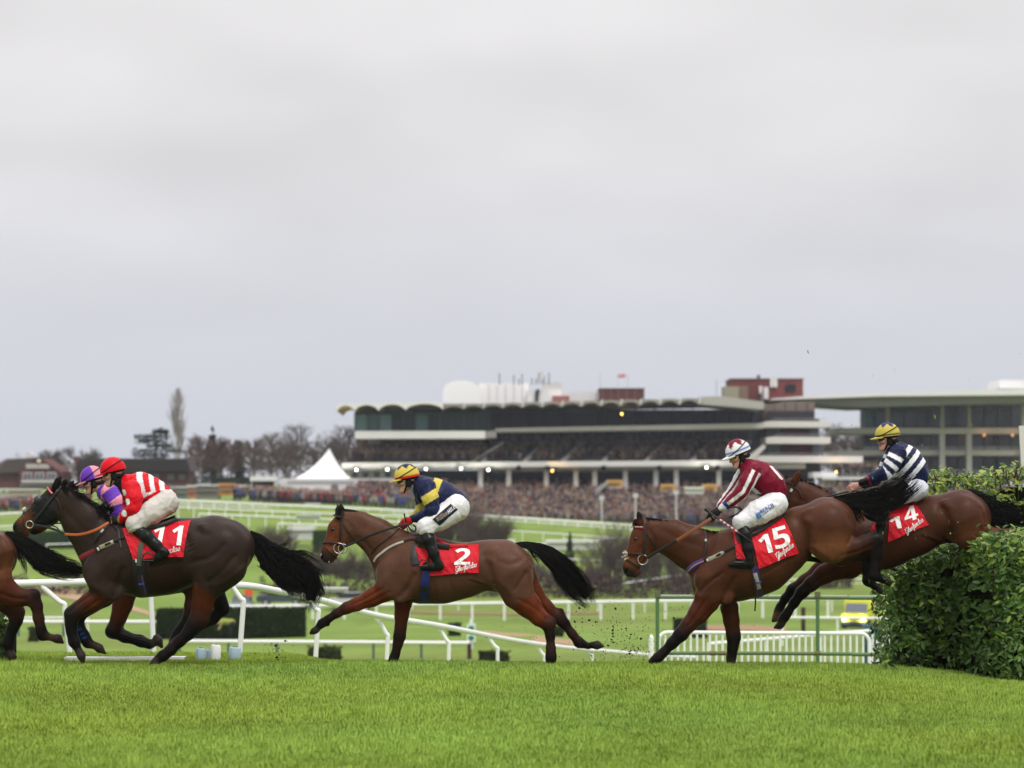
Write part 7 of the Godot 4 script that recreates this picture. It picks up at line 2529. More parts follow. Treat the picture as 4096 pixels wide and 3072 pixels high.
func field_things() -> void:
	var dark := Color(0.020, 0.036, 0.010)
	brush("long dark clipped birch fence across the field behind horse 11", 405, 663, 1313, 157, 1.6, dark, 1)
	brush("shorter dark clipped hedge joining the long one on its left", 338, 403, 1315, 156, 1.4, dark, 2)
	brush("low dark bush between the rail legs left of horse 2", 664, 738, 1398, 121, 0.7, Color(0.05, 0.06, 0.02), 3)
	brush("low dark bush at the foot of the green sign post", 1033, 1100, 1407, 122, 0.7, Color(0.05, 0.06, 0.02), 4)
	brush("small round dark bush beneath the hind hoof of horse 2", 1191, 1218, 1353, 160, 0.8, Color(0.03, 0.045, 0.015), 5)
	brush("small dark bush left of the green sign", 968, 996, 1347, 168, 0.8, Color(0.03, 0.045, 0.015), 6)
	brush("dark tapered hedge block, left of a pair ahead of horse 15", 1454, 1484, 1337, 170, 1.0, Color(0.02, 0.035, 0.012), 7)
	brush("dark tapered hedge block, right of a pair ahead of horse 15", 1494, 1527, 1341, 168, 1.0, Color(0.02, 0.035, 0.012), 8)
	brush("small dark bush by the rail at far left of the field", 63, 84, 1356, 150, 0.6, Color(0.04, 0.055, 0.02), 9)
	brush("green hedge block beside the white benches on the slope", 676, 712, 1146, 300, 3.0, Color(0.035, 0.07, 0.018), 10)
	brush("dark green hedge on the slope at far left", -20, 190, 1148, 305, 2.0, Color(0.03, 0.055, 0.016), 11)
	ambulance()
	car("silver estate car with red tail lights parked in the valley", 758, 240, Color(0.50, 0.50, 0.52), 0.0)
	car("grey car seen end on beside an orange marker in the valley", 522, 236, Color(0.16, 0.19, 0.20), PI / 2)
	car("dark car behind the valley rail right of an orange marker", 607, 246, Color(0.05, 0.06, 0.08), 0.0)
	# green tank
	var a := stand_at(1882, 100)
	var t := thing("water_tank", "dark teal round tank standing on the grass before the ambulance", "tank", a)
	var m := MB.new()
	var top := atd(1882, 1349, 100).y - a.y
	m.lathe(Vector3.ZERO, [Vector2(0.0, -0.1), Vector2(0.34, -0.1), Vector2(0.345, top * 0.93), Vector2(0.30, top), Vector2(0.0, top)], 24, Color(0.025, 0.085, 0.095))
	obj("drum", m.mesh(), vmat("white_plastic", 0.38, 0.45), t)
	var lid := MB.new()
	lid.lathe(Vector3(0, top, 0), [Vector2(0.12, 0.0), Vector2(0.12, 0.04), Vector2(0.0, 0.05)], 14, Color(0.02, 0.06, 0.07))
	obj("lid", lid.mesh(), vmat("white_plastic", 0.38, 0.45), t)
	# sign on a post at the end of the low rail
	var s := stand_at(1018, 140)
	var st := thing("course_sign", "white and green square course sign above the rail end post", "sign", s)
	var sm := MB.new()
	sm.box(Vector3(0, atd(1018, 1385, 140).y - s.y, 0), Vector3(0.16, 2.2, 0.12), Color(0.72, 0.72, 0.72))
	obj("post", sm.mesh(), vmat("white_paint", 0.5, 0.4), st)
	for row in [[1357.0, 20.0], [1378.0, 17.0]]:
		var y: float = atd(1018, row[0], 140).y - s.y
		var pm := MB.new()
		pm.box(Vector3(0, y, 0.1), Vector3(0.44, row[1] * 0.023, 0.05), Color(0.62, 0.68, 0.66))
		obj("panel", pm.mesh(), vmat("white_paint", 0.5, 0.4), st)
		var gm := MB.new()
		gm.ball(Vector3(0, y, 0.13), Vector3(0.15, 0.13, 0.012), 6, 14, Color(0.02, 0.16, 0.11))
		obj("disc", gm.mesh(), vmat("white_paint", 0.5, 0.4), st)
	var e := stand_at(1014, 131)
	var em := MB.new()
	em.box(Vector3(0, (atd(1014, 1391, 131).y - e.y) * 0.5, 0), Vector3(0.20, atd(1014, 1391, 131).y - e.y, 0.2), Color(0.045, 0.018, 0.018))
	var eo := obj("end_post", em.mesh(), vmat("old_green", 0.55, 0.4))
	eo.position = e
	tag(eo, "thick dark red end post of the low white rail", "post")
	var ro := stand_at(1868 - 140, 120)
	var rm := MB.new()
	rm.box(Vector3(0, 0.6, 0), Vector3(0.17, 1.3, 0.17), Color(0.05, 0.022, 0.02))
	var rmo := obj("end_post", rm.mesh(), vmat("old_green", 0.55, 0.4))
	rmo.position = atd(1735, 1345, 118) - Vector3(0, 0.6, 0)
	tag(rmo, "dark brown end post of the rail below the forelegs of horse 14", "post")
	# orange marker board
	var o := stand_at(537, 246)
	var ot := thing("marker_board", "orange marker board on a thin pole in the valley", "marker board", o)
	var om := MB.new()
	var oy := atd(537, 1279, 246).y - o.y
	om.box(Vector3(0, oy, 0), Vector3(0.75, 0.6, 0.08), Color(0.75, 0.09, 0.02))
	obj("board", om.mesh(), vmat("white_paint", 0.5, 0.4), ot)
	var op := MB.new()
	op.box(Vector3(0, oy * 0.5, 0), Vector3(0.07, oy, 0.07), Color(0.05, 0.05, 0.05))
	obj("pole", op.mesh(), vmat("white_paint", 0.5, 0.4), ot)
	# a steward bending down before the hedge
	var h := stand_at(488, 150)
	var ht := thing("person", "crouching person in a yellow vest before the long dark fence", "person", h)
	var B := Body.new()
	B.cell = 0.03
	var vest := Color(0.26, 0.28, 0.07)
	var dk := Color(0.03, 0.025, 0.03)
	for z in [0.12, -0.12]:
		B.limb(Vector3(0.25, 0.05, z), 0.07, Vector3(0.2, 0.5, z), 0.08, 1.0, 0.05, dk, dk)
		B.limb(Vector3(0.2, 0.5, z), 0.09, Vector3(0.35, 0.62, z * 0.8), 0.13, 1.0, 0.05, dk, dk)
		B.limb(Vector3(-0.2, 0.65, z * 1.6), 0.06, Vector3(-0.38, 0.3, z * 1.4), 0.05, 1.0, 0.04, vest, SKIN)
	B.limb(Vector3(0.32, 0.66, 0), 0.18, Vector3(-0.2, 0.72, 0), 0.17, 1.0, 0.05, vest, vest)
	B.limb(Vector3(-0.3, 0.74, 0), 0.07, Vector3(-0.45, 0.68, 0), 0.11, 1.0, 0.03, SKIN, Color(0.5, 0.48, 0.46))
	B.run()
	obj("body", B.m.mesh(), vmat("cloth", 0.85, 0.2), ht)
	ht.position.y = atd(488, 1371, 150).y

func car(label: String, xd: float, Z: float, col: Color, turn: float) -> void:
	var t := thing("parked_car", label, "car", stand_at(xd, Z), "cars parked in the valley", turn)
	var m := MB.new()
	# side profile extruded across
	var low := [[-2.1, 0.35], [-2.15, 0.75], [-1.95, 0.95], [-1.2, 1.0], [1.75, 1.02], [2.1, 0.9], [2.15, 0.4]]
	var roof := [[-1.2, 1.0], [-0.55, 1.45], [0.9, 1.5], [1.7, 1.02]]
	profile(m, low, 1.72, col)
	obj("body", m.mesh(), vmat("car_paint", 0.25, 0.5), t)
	var g := MB.new()
	profile(g, roof, 1.5, Color(0.02, 0.025, 0.03))
	obj("window", g.mesh(), vmat("glass_dark", 0.1, 0.6), t)
	var rf := MB.new()
	rf.soft_box(Vector3(0.17, 1.48, 0), Vector3(1.5, 0.09, 1.42), 0.04, col)
	obj("roof", rf.mesh(), vmat("car_paint", 0.25, 0.5), t)
	for x in [-1.3, 1.35]:
		for z in [-0.82, 0.82]:
			var w := MB.new()
			w.tube(pv([Vector3(x, 0.32, z - 0.1), Vector3(x, 0.32, z + 0.1)]), PackedFloat32Array([0.32]), 14, Color(0.012, 0.012, 0.012))
			var wo := obj("wheel", w.mesh(), vmat("rubber", 0.8, 0.2), t)
			var h := MB.new()
			h.tube(pv([Vector3(x, 0.32, z - 0.11), Vector3(x, 0.32, z + 0.11)]), PackedFloat32Array([0.19]), 12, Color(0.35, 0.35, 0.36))
			obj("rim", h.mesh(), vmat("car_paint", 0.25, 0.5), wo)
	for z in [-0.65, 0.65]:
		var l := MB.new()
		l.soft_box(Vector3(2.12, 0.78, z), Vector3(0.1, 0.2, 0.3), 0.03, Color(0.35, 0.01, 0.01))
		obj("tail_light", l.mesh(), vmat("car_paint", 0.25, 0.5), t)

func profile(m: MB, p: Array, wide: float, col: Color) -> void:
	var n := p.size()
	var poly := PackedVector2Array()
	for q in p: poly.append(Vector2(q[0], q[1]))
	var tri := Geometry2D.triangulate_polygon(poly)
	for s in [-1.0, 1.0]:
		for k in range(0, tri.size(), 3):
			var a := Vector3(poly[tri[k]].x, poly[tri[k]].y, s * wide * 0.5)
			var b := Vector3(poly[tri[k + 1]].x, poly[tri[k + 1]].y, s * wide * 0.5)
			var c := Vector3(poly[tri[k + 2]].x, poly[tri[k + 2]].y, s * wide * 0.5)
			if (b - a).cross(c - a).z * s > 0: m.tri(a, b, c, col)
			else: m.tri(a, c, b, col)
	var mid := Vector2.ZERO
	for q in poly: mid += q / n
	for k in n:
		var a := poly[k]
		var b := poly[(k + 1) % n]
		var q := [Vector3(a.x, a.y, -wide / 2), Vector3(b.x, b.y, -wide / 2), Vector3(b.x, b.y, wide / 2), Vector3(a.x, a.y, wide / 2)]
		var nn: Vector3 = (q[2] - q[0]).cross(q[3] - q[1])
		if Vector2(nn.x, nn.y).dot((a + b) * 0.5 - mid) < 0: q.reverse()
		m.quad(q[0], q[1], q[2], q[3], col)

func ambulance() -> void:
	var Z := 205.0
	var a := stand_at(1834, Z)
	a.y = atd(1834, 1357, Z).y
	var t := thing("ambulance", "yellow ambulance facing us with headlights on beyond the hedge", "ambulance", a, "", -0.42)
	var yel := Color(0.55, 0.56, 0.03)
	var body := MB.new()
	body.soft_box(Vector3(0.55, 1.25, -2.4), Vector3(2.0, 1.75, 4.4), 0.1, yel)
	obj("body", body.mesh(), vmat("car_paint", 0.25, 0.5), t)
	var hood := MB.new()
	hood.soft_box(Vector3(0.55, 0.78, 0.1), Vector3(1.95, 0.75, 0.9), 0.12, yel)
	obj("bonnet", hood.mesh(), vmat("car_paint", 0.25, 0.5), t)
	var ws := MB.new()
	ws.box(Vector3(0.55, 1.50, -0.12), Vector3(1.62, 0.86, 0.06), Color(0.12, 0.14, 0.17), Basis(Vector3(1, 0, 0), -0.35))
	obj("windscreen", ws.mesh(), vmat("glass_dark", 0.1, 0.6), t)
	var bp := MB.new()
	bp.soft_box(Vector3(0.55, 0.32, 0.5), Vector3(1.98, 0.42, 0.25), 0.06, Color(0.02, 0.02, 0.025))
	obj("bumper", bp.mesh(), vmat("rubber", 0.8, 0.2), t)
	var gr := MB.new()
	gr.box(Vector3(0.55, 0.72, 0.565), Vector3(0.9, 0.16, 0.04), Color(0.03, 0.03, 0.03))
	obj("grille", gr.mesh(), vmat("rubber", 0.8, 0.2), t)
	for k in 5:
		for row in 2:
			var cb := MB.new()
			cb.box(Vector3(1.556, 1.0 + row * 0.42, -0.9 - k * 0.8), Vector3(0.012, 0.4, 0.4), Color(0.03, 0.30, 0.10) if (k + row) % 2 else Color(0.65, 0.66, 0.05))
			obj("side_square", cb.mesh(), vmat("car_paint", 0.25, 0.5), t)
	var lb := MB.new()
	lb.soft_box(Vector3(0.55, 2.2, -1.0), Vector3(1.3, 0.16, 0.35), 0.05, Color(0.02, 0.05, 0.4))
	obj("light_bar", lb.mesh(), vmat("car_paint", 0.25, 0.5), t)
	for x in [-0.35, 1.45]:
		for z in [-0.1, -3.6]:
			var w := MB.new()
			w.tube(pv([Vector3(x - 0.12, 0.34, z), Vector3(x + 0.12, 0.34, z)]), PackedFloat32Array([0.36]), 14, Color(0.012, 0.012, 0.012))
			obj("wheel", w.mesh(), vmat("rubber", 0.8, 0.2), t)
	var glow := mat("lamp_glow", Color(1, 0.97, 0.9), 0.3)
	glow.emission_enabled = true
	glow.emission = Color(1.0, 0.97, 0.88)
	glow.emission_energy_multiplier = 5.0
	for x in [-0.18, 1.28]:
		var l := MB.new()
		l.ball(Vector3(x, 0.72, 0.56), Vector3(0.15, 0.13, 0.06), 8, 12, Color.WHITE)
		obj("headlight", l.mesh(), glow, t)
		var li := OmniLight3D.new()
		li.name = "headlight_glow"
		li.position = Vector3(x, 0.72, 0.70)
		li.light_energy = 2.0
		li.light_size = 0.1
		li.omni_range = 30.0
		li.omni_attenuation = 2.0
		li.shadow_enabled = true
		t.add_child(li)

# ---------------------------------------------------------------- trees
func limb_tree(m: MB, r: RandomNumberGenerator, p: Vector3, d: Vector3, l: float, rad: float, depth: int, droop: float, spread: float, col: Color, twig_col: Color, twigs: MB) -> void:
	var q := p + d * l
	var side := Vector3(r.randfn(0, 0.08), r.randfn(0, 0.05), r.randfn(0, 0.08)) * l
	var tgt: MB = m if depth >= 3 else twigs
	tgt.tube(pv([p, (p + q) * 0.5 + side, q]), PackedFloat32Array([rad, rad * 0.85, rad * 0.68]), 5 if depth >= 3 else 3, col if depth >= 3 else twig_col, 1.0, false)
	if depth == 0: return
	var n := 3 if depth > 1 else 4
	for k in n:
		var t := r.randf_range(0.45, 1.0)
		var e := (d + Vector3(r.randfn(0, spread), r.randfn(0.05 - droop, spread * 0.6), r.randfn(0, spread))).normalized()
		limb_tree(m, r, p.lerp(q, t), e, l * r.randf_range(0.55, 0.85), rad * 0.58, depth - 1, droop, spread, col, twig_col, twigs)

func bare_tree(label: String, xd: float, ytop: float, ybase: float, wd: float, Z: float, seed_: int, style: String, col: Color, twig_col: Color, group := "bare winter trees") -> void:
	var base := atd(xd, ybase, Z)
	var h := (ybase - ytop) * m_per(Z)
	var w := wd * m_per(Z)
	var t := thing("bare_tree", label, "tree", base, group)
	var r := RandomNumberGenerator.new()
	r.seed = seed_
	var trunk := MB.new()
	var tw := MB.new()
	if style == "oak":
		trunk.tube(curve(pv([Vector3(0, -1, 0), Vector3(0.1, h * 0.15, 0), Vector3(-0.1, h * 0.35, 0)]), 3), PackedFloat32Array([h * 0.035, h * 0.033, h * 0.03, h * 0.028, h * 0.026]), 8, col)
		for k in 7:
			var an := TAU * k / 7.0 + r.randf()
			limb_tree(trunk, r, Vector3(0, h * r.randf_range(0.22, 0.36), 0), Vector3(cos(an) * 0.75, r.randf_range(0.5, 1.0), sin(an) * 0.75).normalized(), h * 0.26, h * 0.017, 5, -0.05, 0.36, col, twig_col, tw)
	elif style == "poplar":
		trunk.tube(pv([Vector3(0, -1, 0), Vector3(0.1, h * 0.5, 0), Vector3(0, h * 0.97, 0)]), PackedFloat32Array([h * 0.016, h * 0.011, h * 0.002]), 7, col)
		for k in 64:
			var y := h * r.randf_range(0.12, 0.95)
			var an := r.randf() * TAU
			var prof := sin(PI * clampf(y / h * 0.9 + 0.12, 0.0, 1.0))
			limb_tree(trunk, r, Vector3(0, y, 0), Vector3(cos(an) * 0.3, 1.0, sin(an) * 0.3).normalized(), w * 0.8 * prof + h * 0.03, 0.05, 2, -0.15, 0.16, col, twig_col, tw)
	elif style == "birch":
		trunk.tube(pv([Vector3(0, -1, 0), Vector3(0.15, h * 0.5, 0), Vector3(0, h * 0.95, 0)]), PackedFloat32Array([h * 0.018, h * 0.012, h * 0.002]), 7, Color(0.30, 0.27, 0.25))
		for k in 80:
			var y := h * r.randf_range(0.22, 0.93)
			var an := r.randf() * TAU
			var prof := sin(PI * clampf(y / h * 0.85 + 0.05, 0.0, 1.0))
			limb_tree(trunk, r, Vector3(0, y, 0), Vector3(cos(an) * 0.7, r.randf_range(0.5, 0.9), sin(an) * 0.7).normalized(), w * 0.36 * prof + 0.2, 0.055, 2, 0.12, 0.3, col, twig_col, tw)
	else:                                             # scrub: many stems from the ground
		for k in 78:
			var x := r.randf_range(-w, w) * 0.45
			var hh := h * (0.55 + 0.45 * sqrt(maxf(0.0, 1.0 - pow(x / w * 2.1, 2.0)))) * r.randf_range(0.6, 1.0)
			limb_tree(trunk, r, Vector3(x, -0.3, r.randf_range(-w, w) * 0.25), Vector3(r.randfn(0, 0.3), 1.0, r.randfn(0, 0.3)).normalized(), hh * 0.42, 0.05, 3, -0.08, 0.34, col, twig_col, tw)
	obj("trunk", trunk.mesh(), vmat("bark", 0.95, 0.1), t)
	tag(obj("crown", tw.mesh(), vmat("bark", 0.95, 0.1), t), "", "", "", "stuff")

func leafy_tree(label: String, xd: float, ytop: float, ybase: float, wd: float, Z: float, seed_: int, style: String, col: Color) -> void:
	var base := atd(xd, ybase, Z)
	var h := (ybase - ytop) * m_per(Z)
	var w := wd * m_per(Z)
	var t := thing("evergreen_tree", label, "tree", base, "evergreen trees")
	var r := RandomNumberGenerator.new()
	r.seed = seed_
	var trunk := MB.new()
	trunk.tube(pv([Vector3(0, -1, 0), Vector3(0, h * 0.5, 0), Vector3(0, h * 0.95, 0)]), PackedFloat32Array([h * 0.03, h * 0.02, 0.03]), 7, Color(0.04, 0.03, 0.025))
	obj("trunk", trunk.mesh(), vmat("bark", 0.95, 0.1), t)
	var f := MB.new()
	var n := FastNoiseLite.new()
	n.seed = seed_
	n.frequency = 0.5
	for k in 5200:
		var p: Vector3
		if style == "cedar":                          # flat shelves of foliage
			var shelf := r.randi() % 9
			var sy := h * (0.28 + 0.08 * shelf)
			var rad := w * 0.5 * (1.0 - absf(shelf - 4.0) / 9.0) * (0.75 + 0.25 * sin(shelf * 2.1))
			var an := r.randf() * TAU
			var rr := sqrt(r.randf()) * rad
			p = Vector3(cos(an) * rr + (0.9 * sin(shelf * 1.7)), sy + r.randfn(0, h * 0.022) - rr * 0.05, sin(an) * rr)
		else:                                         # cone
			var y := r.randf()
			var rad := w * 0.5 * pow(1.0 - y, 0.85) * (0.8 + 0.2 * sin(y * 23.0))
			var an := r.randf() * TAU
			var rr := sqrt(r.randf()) * rad
			p = Vector3(cos(an) * rr, h * (0.06 + 0.94 * y) - rr * 0.25, sin(an) * rr)
		if n.get_noise_3dv(p) < -0.22: continue
		var s := r.randf_range(0.012, 0.028) * h
		var b := Basis.from_euler(Vector3(r.randf() * 6.0, r.randf() * 6.0, r.randf() * 6.0))
		var sc := r.randf_range(0.6, 1.5)
		f.tri(p + b.x * s, p - b.x * s * 0.5 + b.y * s * 0.8, p - b.x * s * 0.5 - b.y * s * 0.8, Color(col.r * sc, col.g * sc, col.b * sc))
	tag(obj("crown", f.mesh(), vmat("leafy", 0.9, 0.12), t), "", "", "", "stuff")

func trees() -> void:
	var grey := Color(0.085, 0.066, 0.055)
	var red := Color(0.14, 0.088, 0.078)
	var pale := Color(0.27, 0.225, 0.19)
	bare_tree("tall narrow bare poplar towering over the left skyline", 383, 842, 1040, 36, 480, 101, "poplar", pale, pale)
	bare_tree("wide bare oak with rounded crown above the brick house", 178, 944, 1046, 92, 450, 102, "oak", Color(0.06, 0.048, 0.042), grey)
	leafy_tree("dark spreading cedar at the foot of the bare poplar", 336, 922, 1046, 124, 455, 103, "cedar", Color(0.018, 0.030, 0.018))
	leafy_tree("dark pointed fir between reddish birches at left", 458, 922, 1046, 84, 452, 104, "cone", Color(0.017, 0.028, 0.018))
	leafy_tree("small dark fir tip right of the pointed fir", 516, 951, 1046, 52, 452, 105, "cone", Color(0.02, 0.03, 0.02))
	leafy_tree("rounded dark green shrub under the birches beside the long roof", 417, 1018, 1052, 40, 430, 106, "cone", Color(0.025, 0.035, 0.016))
	leafy_tree("small cone shaped evergreen on the bank right of horse 2", 1231, 1148, 1222, 36, 285, 107, "cone", Color(0.028, 0.046, 0.017))
	var k := 0
	for e in [[432, 950, 62, "reddish bare birch left of the pointed fir"], [470, 952, 56, "reddish bare birch right under the pointed fir"], [500, 958, 56, "thin reddish birch beside the small fir tip"], [548, 958, 60, "pale bare birch midway between the firs and the marquee"], [585, 945, 66, "grey bare birch with the tallest crown left of the marquee"], [618, 962, 60, "grey bare birch just left of the marquee peak"]]:
		bare_tree(e[3], e[0], e[1], 1050, e[2], 442 + k * 3, 120 + k, "birch", grey, red if k < 3 else Color(0.16, 0.12, 0.105))
		k += 1
	for e in [[640, 930, 80, "broad dark bare tree behind the left slope of the marquee"], [700, 922, 86, "broad dark bare tree behind the marquee peak"], [742, 930, 70, "dark bare tree against the left end of the grandstand"], [760, 922, 60, "thin bare tree almost hidden by the stand's glass corner"], [1798, 922, 60, "bare tree in the gap between the two grandstands"], [1832, 908, 66, "taller bare tree in the gap between the grandstands"], [1868, 926, 50, "bare tree against the left edge of the glass grandstand"], [230, 985, 70, "low bare tree over the left end of the long roof"], [110, 984, 60, "thin bare tree behind the brick gable house"], [8, 976, 50, "bare tree at the left edge of the picture"]]:
		bare_tree(e[3], e[0], e[1], 1052, e[2], 474 + (k % 5) * 4, 120 + k, "oak" if k % 2 else "birch", grey, Color(0.105, 0.082, 0.07))
		k += 1
	for e in [[990, 1046, 1196, 84, 296, "brown twiggy tree in front of the stand behind rider 2"], [1052, 1078, 1196, 76, 292, "brown twiggy tree just right of rider 2's breeches"], [925, 1100, 1196, 90, 298, "brown scrub under the arms of rider 2"], [582, 1112, 1196, 112, 295, "round brown bush on the slope behind the tail of 11"], [690, 1162, 1250, 90, 276, "brown scrub ahead of the nose of horse 2"], [770, 1170, 1256, 110, 272, "brown scrub under the chin of horse 2"], [860, 1150, 1256, 110, 274, "brown scrub behind the shoulder of horse 2"], [1110, 1175, 1262, 100, 268, "grey brown scrub above the croup of horse 2"], [1190, 1190, 1268, 110, 266, "dark scrub under the tail of horse 2"], [1338, 1092, 1262, 120, 270, "brown leafless tree clump ahead of the head of 15"], [1420, 1130, 1268, 130, 266, "brown leafless clump behind the neck of horse 15"], [1290, 1200, 1276, 120, 262, "low brown thicket left of horse 15's nose"], [1500, 1200, 1276, 120, 262, "low brown thicket under the neck of horse 15"], [500, 1140, 1200, 70, 290, "small brown bush behind the croup of horse 11"], [1800, 1200, 1262, 90, 266, "brown scrub seen beneath horse 14"]]:
		bare_tree(e[5], e[0], e[1], e[2], e[3], e[4], 160 + k, "scrub", Color(0.085, 0.064, 0.052), Color(0.105, 0.076, 0.064), "brown scrub in the valley")
		k += 1
	# a dark hedgerow along the foot of the slope
	var m := MB.new()
	var r := RandomNumberGenerator.new()
	r.seed = 5
	var origin := stand_at(1100, 258)
	for q in 14000:
		var xd := r.randf_range(-60, 1640)
		if xd > 190 and xd < 560: continue
		var Z := r.randf_range(255, 262)
		var g := stand_at(xd, Z)
		var hgt := 1.3 + 0.5 * sin(xd * 0.05) + 0.3 * sin(xd * 0.17)
		var p := g + Vector3(0, r.randf() * hgt, 0) - origin
		var s := r.randf_range(0.06, 0.2)
		var b := Basis.from_euler(Vector3(r.randf() * 6.0, r.randf() * 6.0, r.randf() * 6.0))
		var sc := r.randf_range(0.6, 1.4)
		m.tri(p + b.x * s, p - b.x * s * 0.5 + b.y * s, p - b.x * s * 0.5 - b.y * s, Color(0.070 * sc, 0.048 * sc, 0.040 * sc))
	var o := obj("undergrowth", m.mesh(), vmat("bark", 0.95, 0.1))
	o.position = origin
	tag(o, "low purplish brown undergrowth along the foot of the slope", "undergrowth", "", "stuff")
	# far woods that close the view behind the houses and the stands
	for w in [[-60, 420, 1000, 1046, 520], [400, 790, 968, 1050, 500], [1770, 1900, 948, 1040, 540]]:
		var wm := MB.new()
		var oo := stand_at((w[0] + w[1]) * 0.5, w[4])
		var nn := FastNoiseLite.new()
		nn.seed = 12
		nn.frequency = 0.03
		for q in int((w[1] - w[0]) * 9):
			var xd := r.randf_range(w[0], w[1])
			var top: float = w[2] + 22.0 * nn.get_noise_1d(xd) + 10.0 * nn.get_noise_1d(xd * 4.0)
			var p := atd(xd, lerpf(w[3], top, sqrt(r.randf())), w[4] + r.randf() * 8.0) - oo
			var s := r.randf_range(0.15, 0.5)
			var b := Basis.from_euler(Vector3(r.randf() * 6.0, r.randf() * 6.0, r.randf() * 6.0))
			var sc := r.randf_range(0.7, 1.4)
			wm.tri(p + b.x * s, p - b.x * s * 0.5 + b.y * s, p - b.x * s * 0.5 - b.y * s, Color(0.17 * sc, 0.135 * sc, 0.122 * sc))
		var wo := obj("woods", wm.mesh(), vmat("bark", 0.95, 0.1))
		wo.position = oo
		tag(wo, ["hazy brown winter woods along the skyline at far left", "hazy brown winter woods behind the birches and marquee", "hazy brown winter woods in the gap between the grandstands"][[-60, 400, 1770].find(w[0])], "woods", "", "stuff")
# ---------------------------------------------------------------- grandstands, buildings, tents and crowd
const CREAM := Color(0.60, 0.565, 0.53)
const PALE := Color(0.70, 0.69, 0.685)
const GLASS := Color(0.030, 0.046, 0.048)

func slab(parent: Node3D, called: String, x0: float, y0: float, x1: float, y1: float, Z: float, deep: float, col: Color, mate: Material = null, under: Node = null) -> MeshInstance3D:
	var a := atd(x0, y0, Z)
	var b := atd(x1, y1, Z)
	var o := parent.position
	var m := MB.new()
	m.span(Vector3(a.x, b.y, a.z) - o, Vector3(b.x, a.y, a.z - deep) - o, col)
	return obj(called, m.mesh(), mate if mate else vmat("masonry", 0.75, 0.25), under if under else parent)

# a slab whose front edge slants on the print: four corners, pushed back by deep metres
func wedge(parent: Node3D, called: String, p: Array, Z: float, deep: float, col: Color, mate: Material = null) -> MeshInstance3D:
	var o := parent.position
	var f: Array[Vector3] = []
	for q in p: f.append(atd(q[0], q[1], Z) - o)
	var m := MB.new()
	var n := f.size()
	var back := Vector3(0, 0, -deep)
	var poly := PackedVector2Array()
	for q in f: poly.append(Vector2(q.x, q.y))
	var tri := Geometry2D.triangulate_polygon(poly)
	for k in range(0, tri.size(), 3):
		var a := f[tri[k]]; var b := f[tri[k + 1]]; var c := f[tri[k + 2]]
		if (b - a).cross(c - a).z < 0:
			var s := b; b = c; c = s
		m.tri(a, b, c, col)
		m.tri(a + back, c + back, b + back, col)
	var mid := Vector3.ZERO
	for q in f: mid += q / n
	for k in n:
		var a := f[k]; var b := f[(k + 1) % n]
		if (b - a).cross(back).dot((a + b) * 0.5 - mid) > 0: m.quad(a, b, b + back, a + back, col)
		else: m.quad(a + back, b + back, b, a, col)
	return obj(called, m.mesh(), mate if mate else vmat("masonry", 0.75, 0.25), parent)

func glass() -> Material:
	return vmat("stand_glass", 0.12, 0.22)

func backdrop() -> void:
	trees()
	main_stand()
	right_stand()
	roof_blocks()
	left_houses()
	tents()
	crowd()
	clutter()

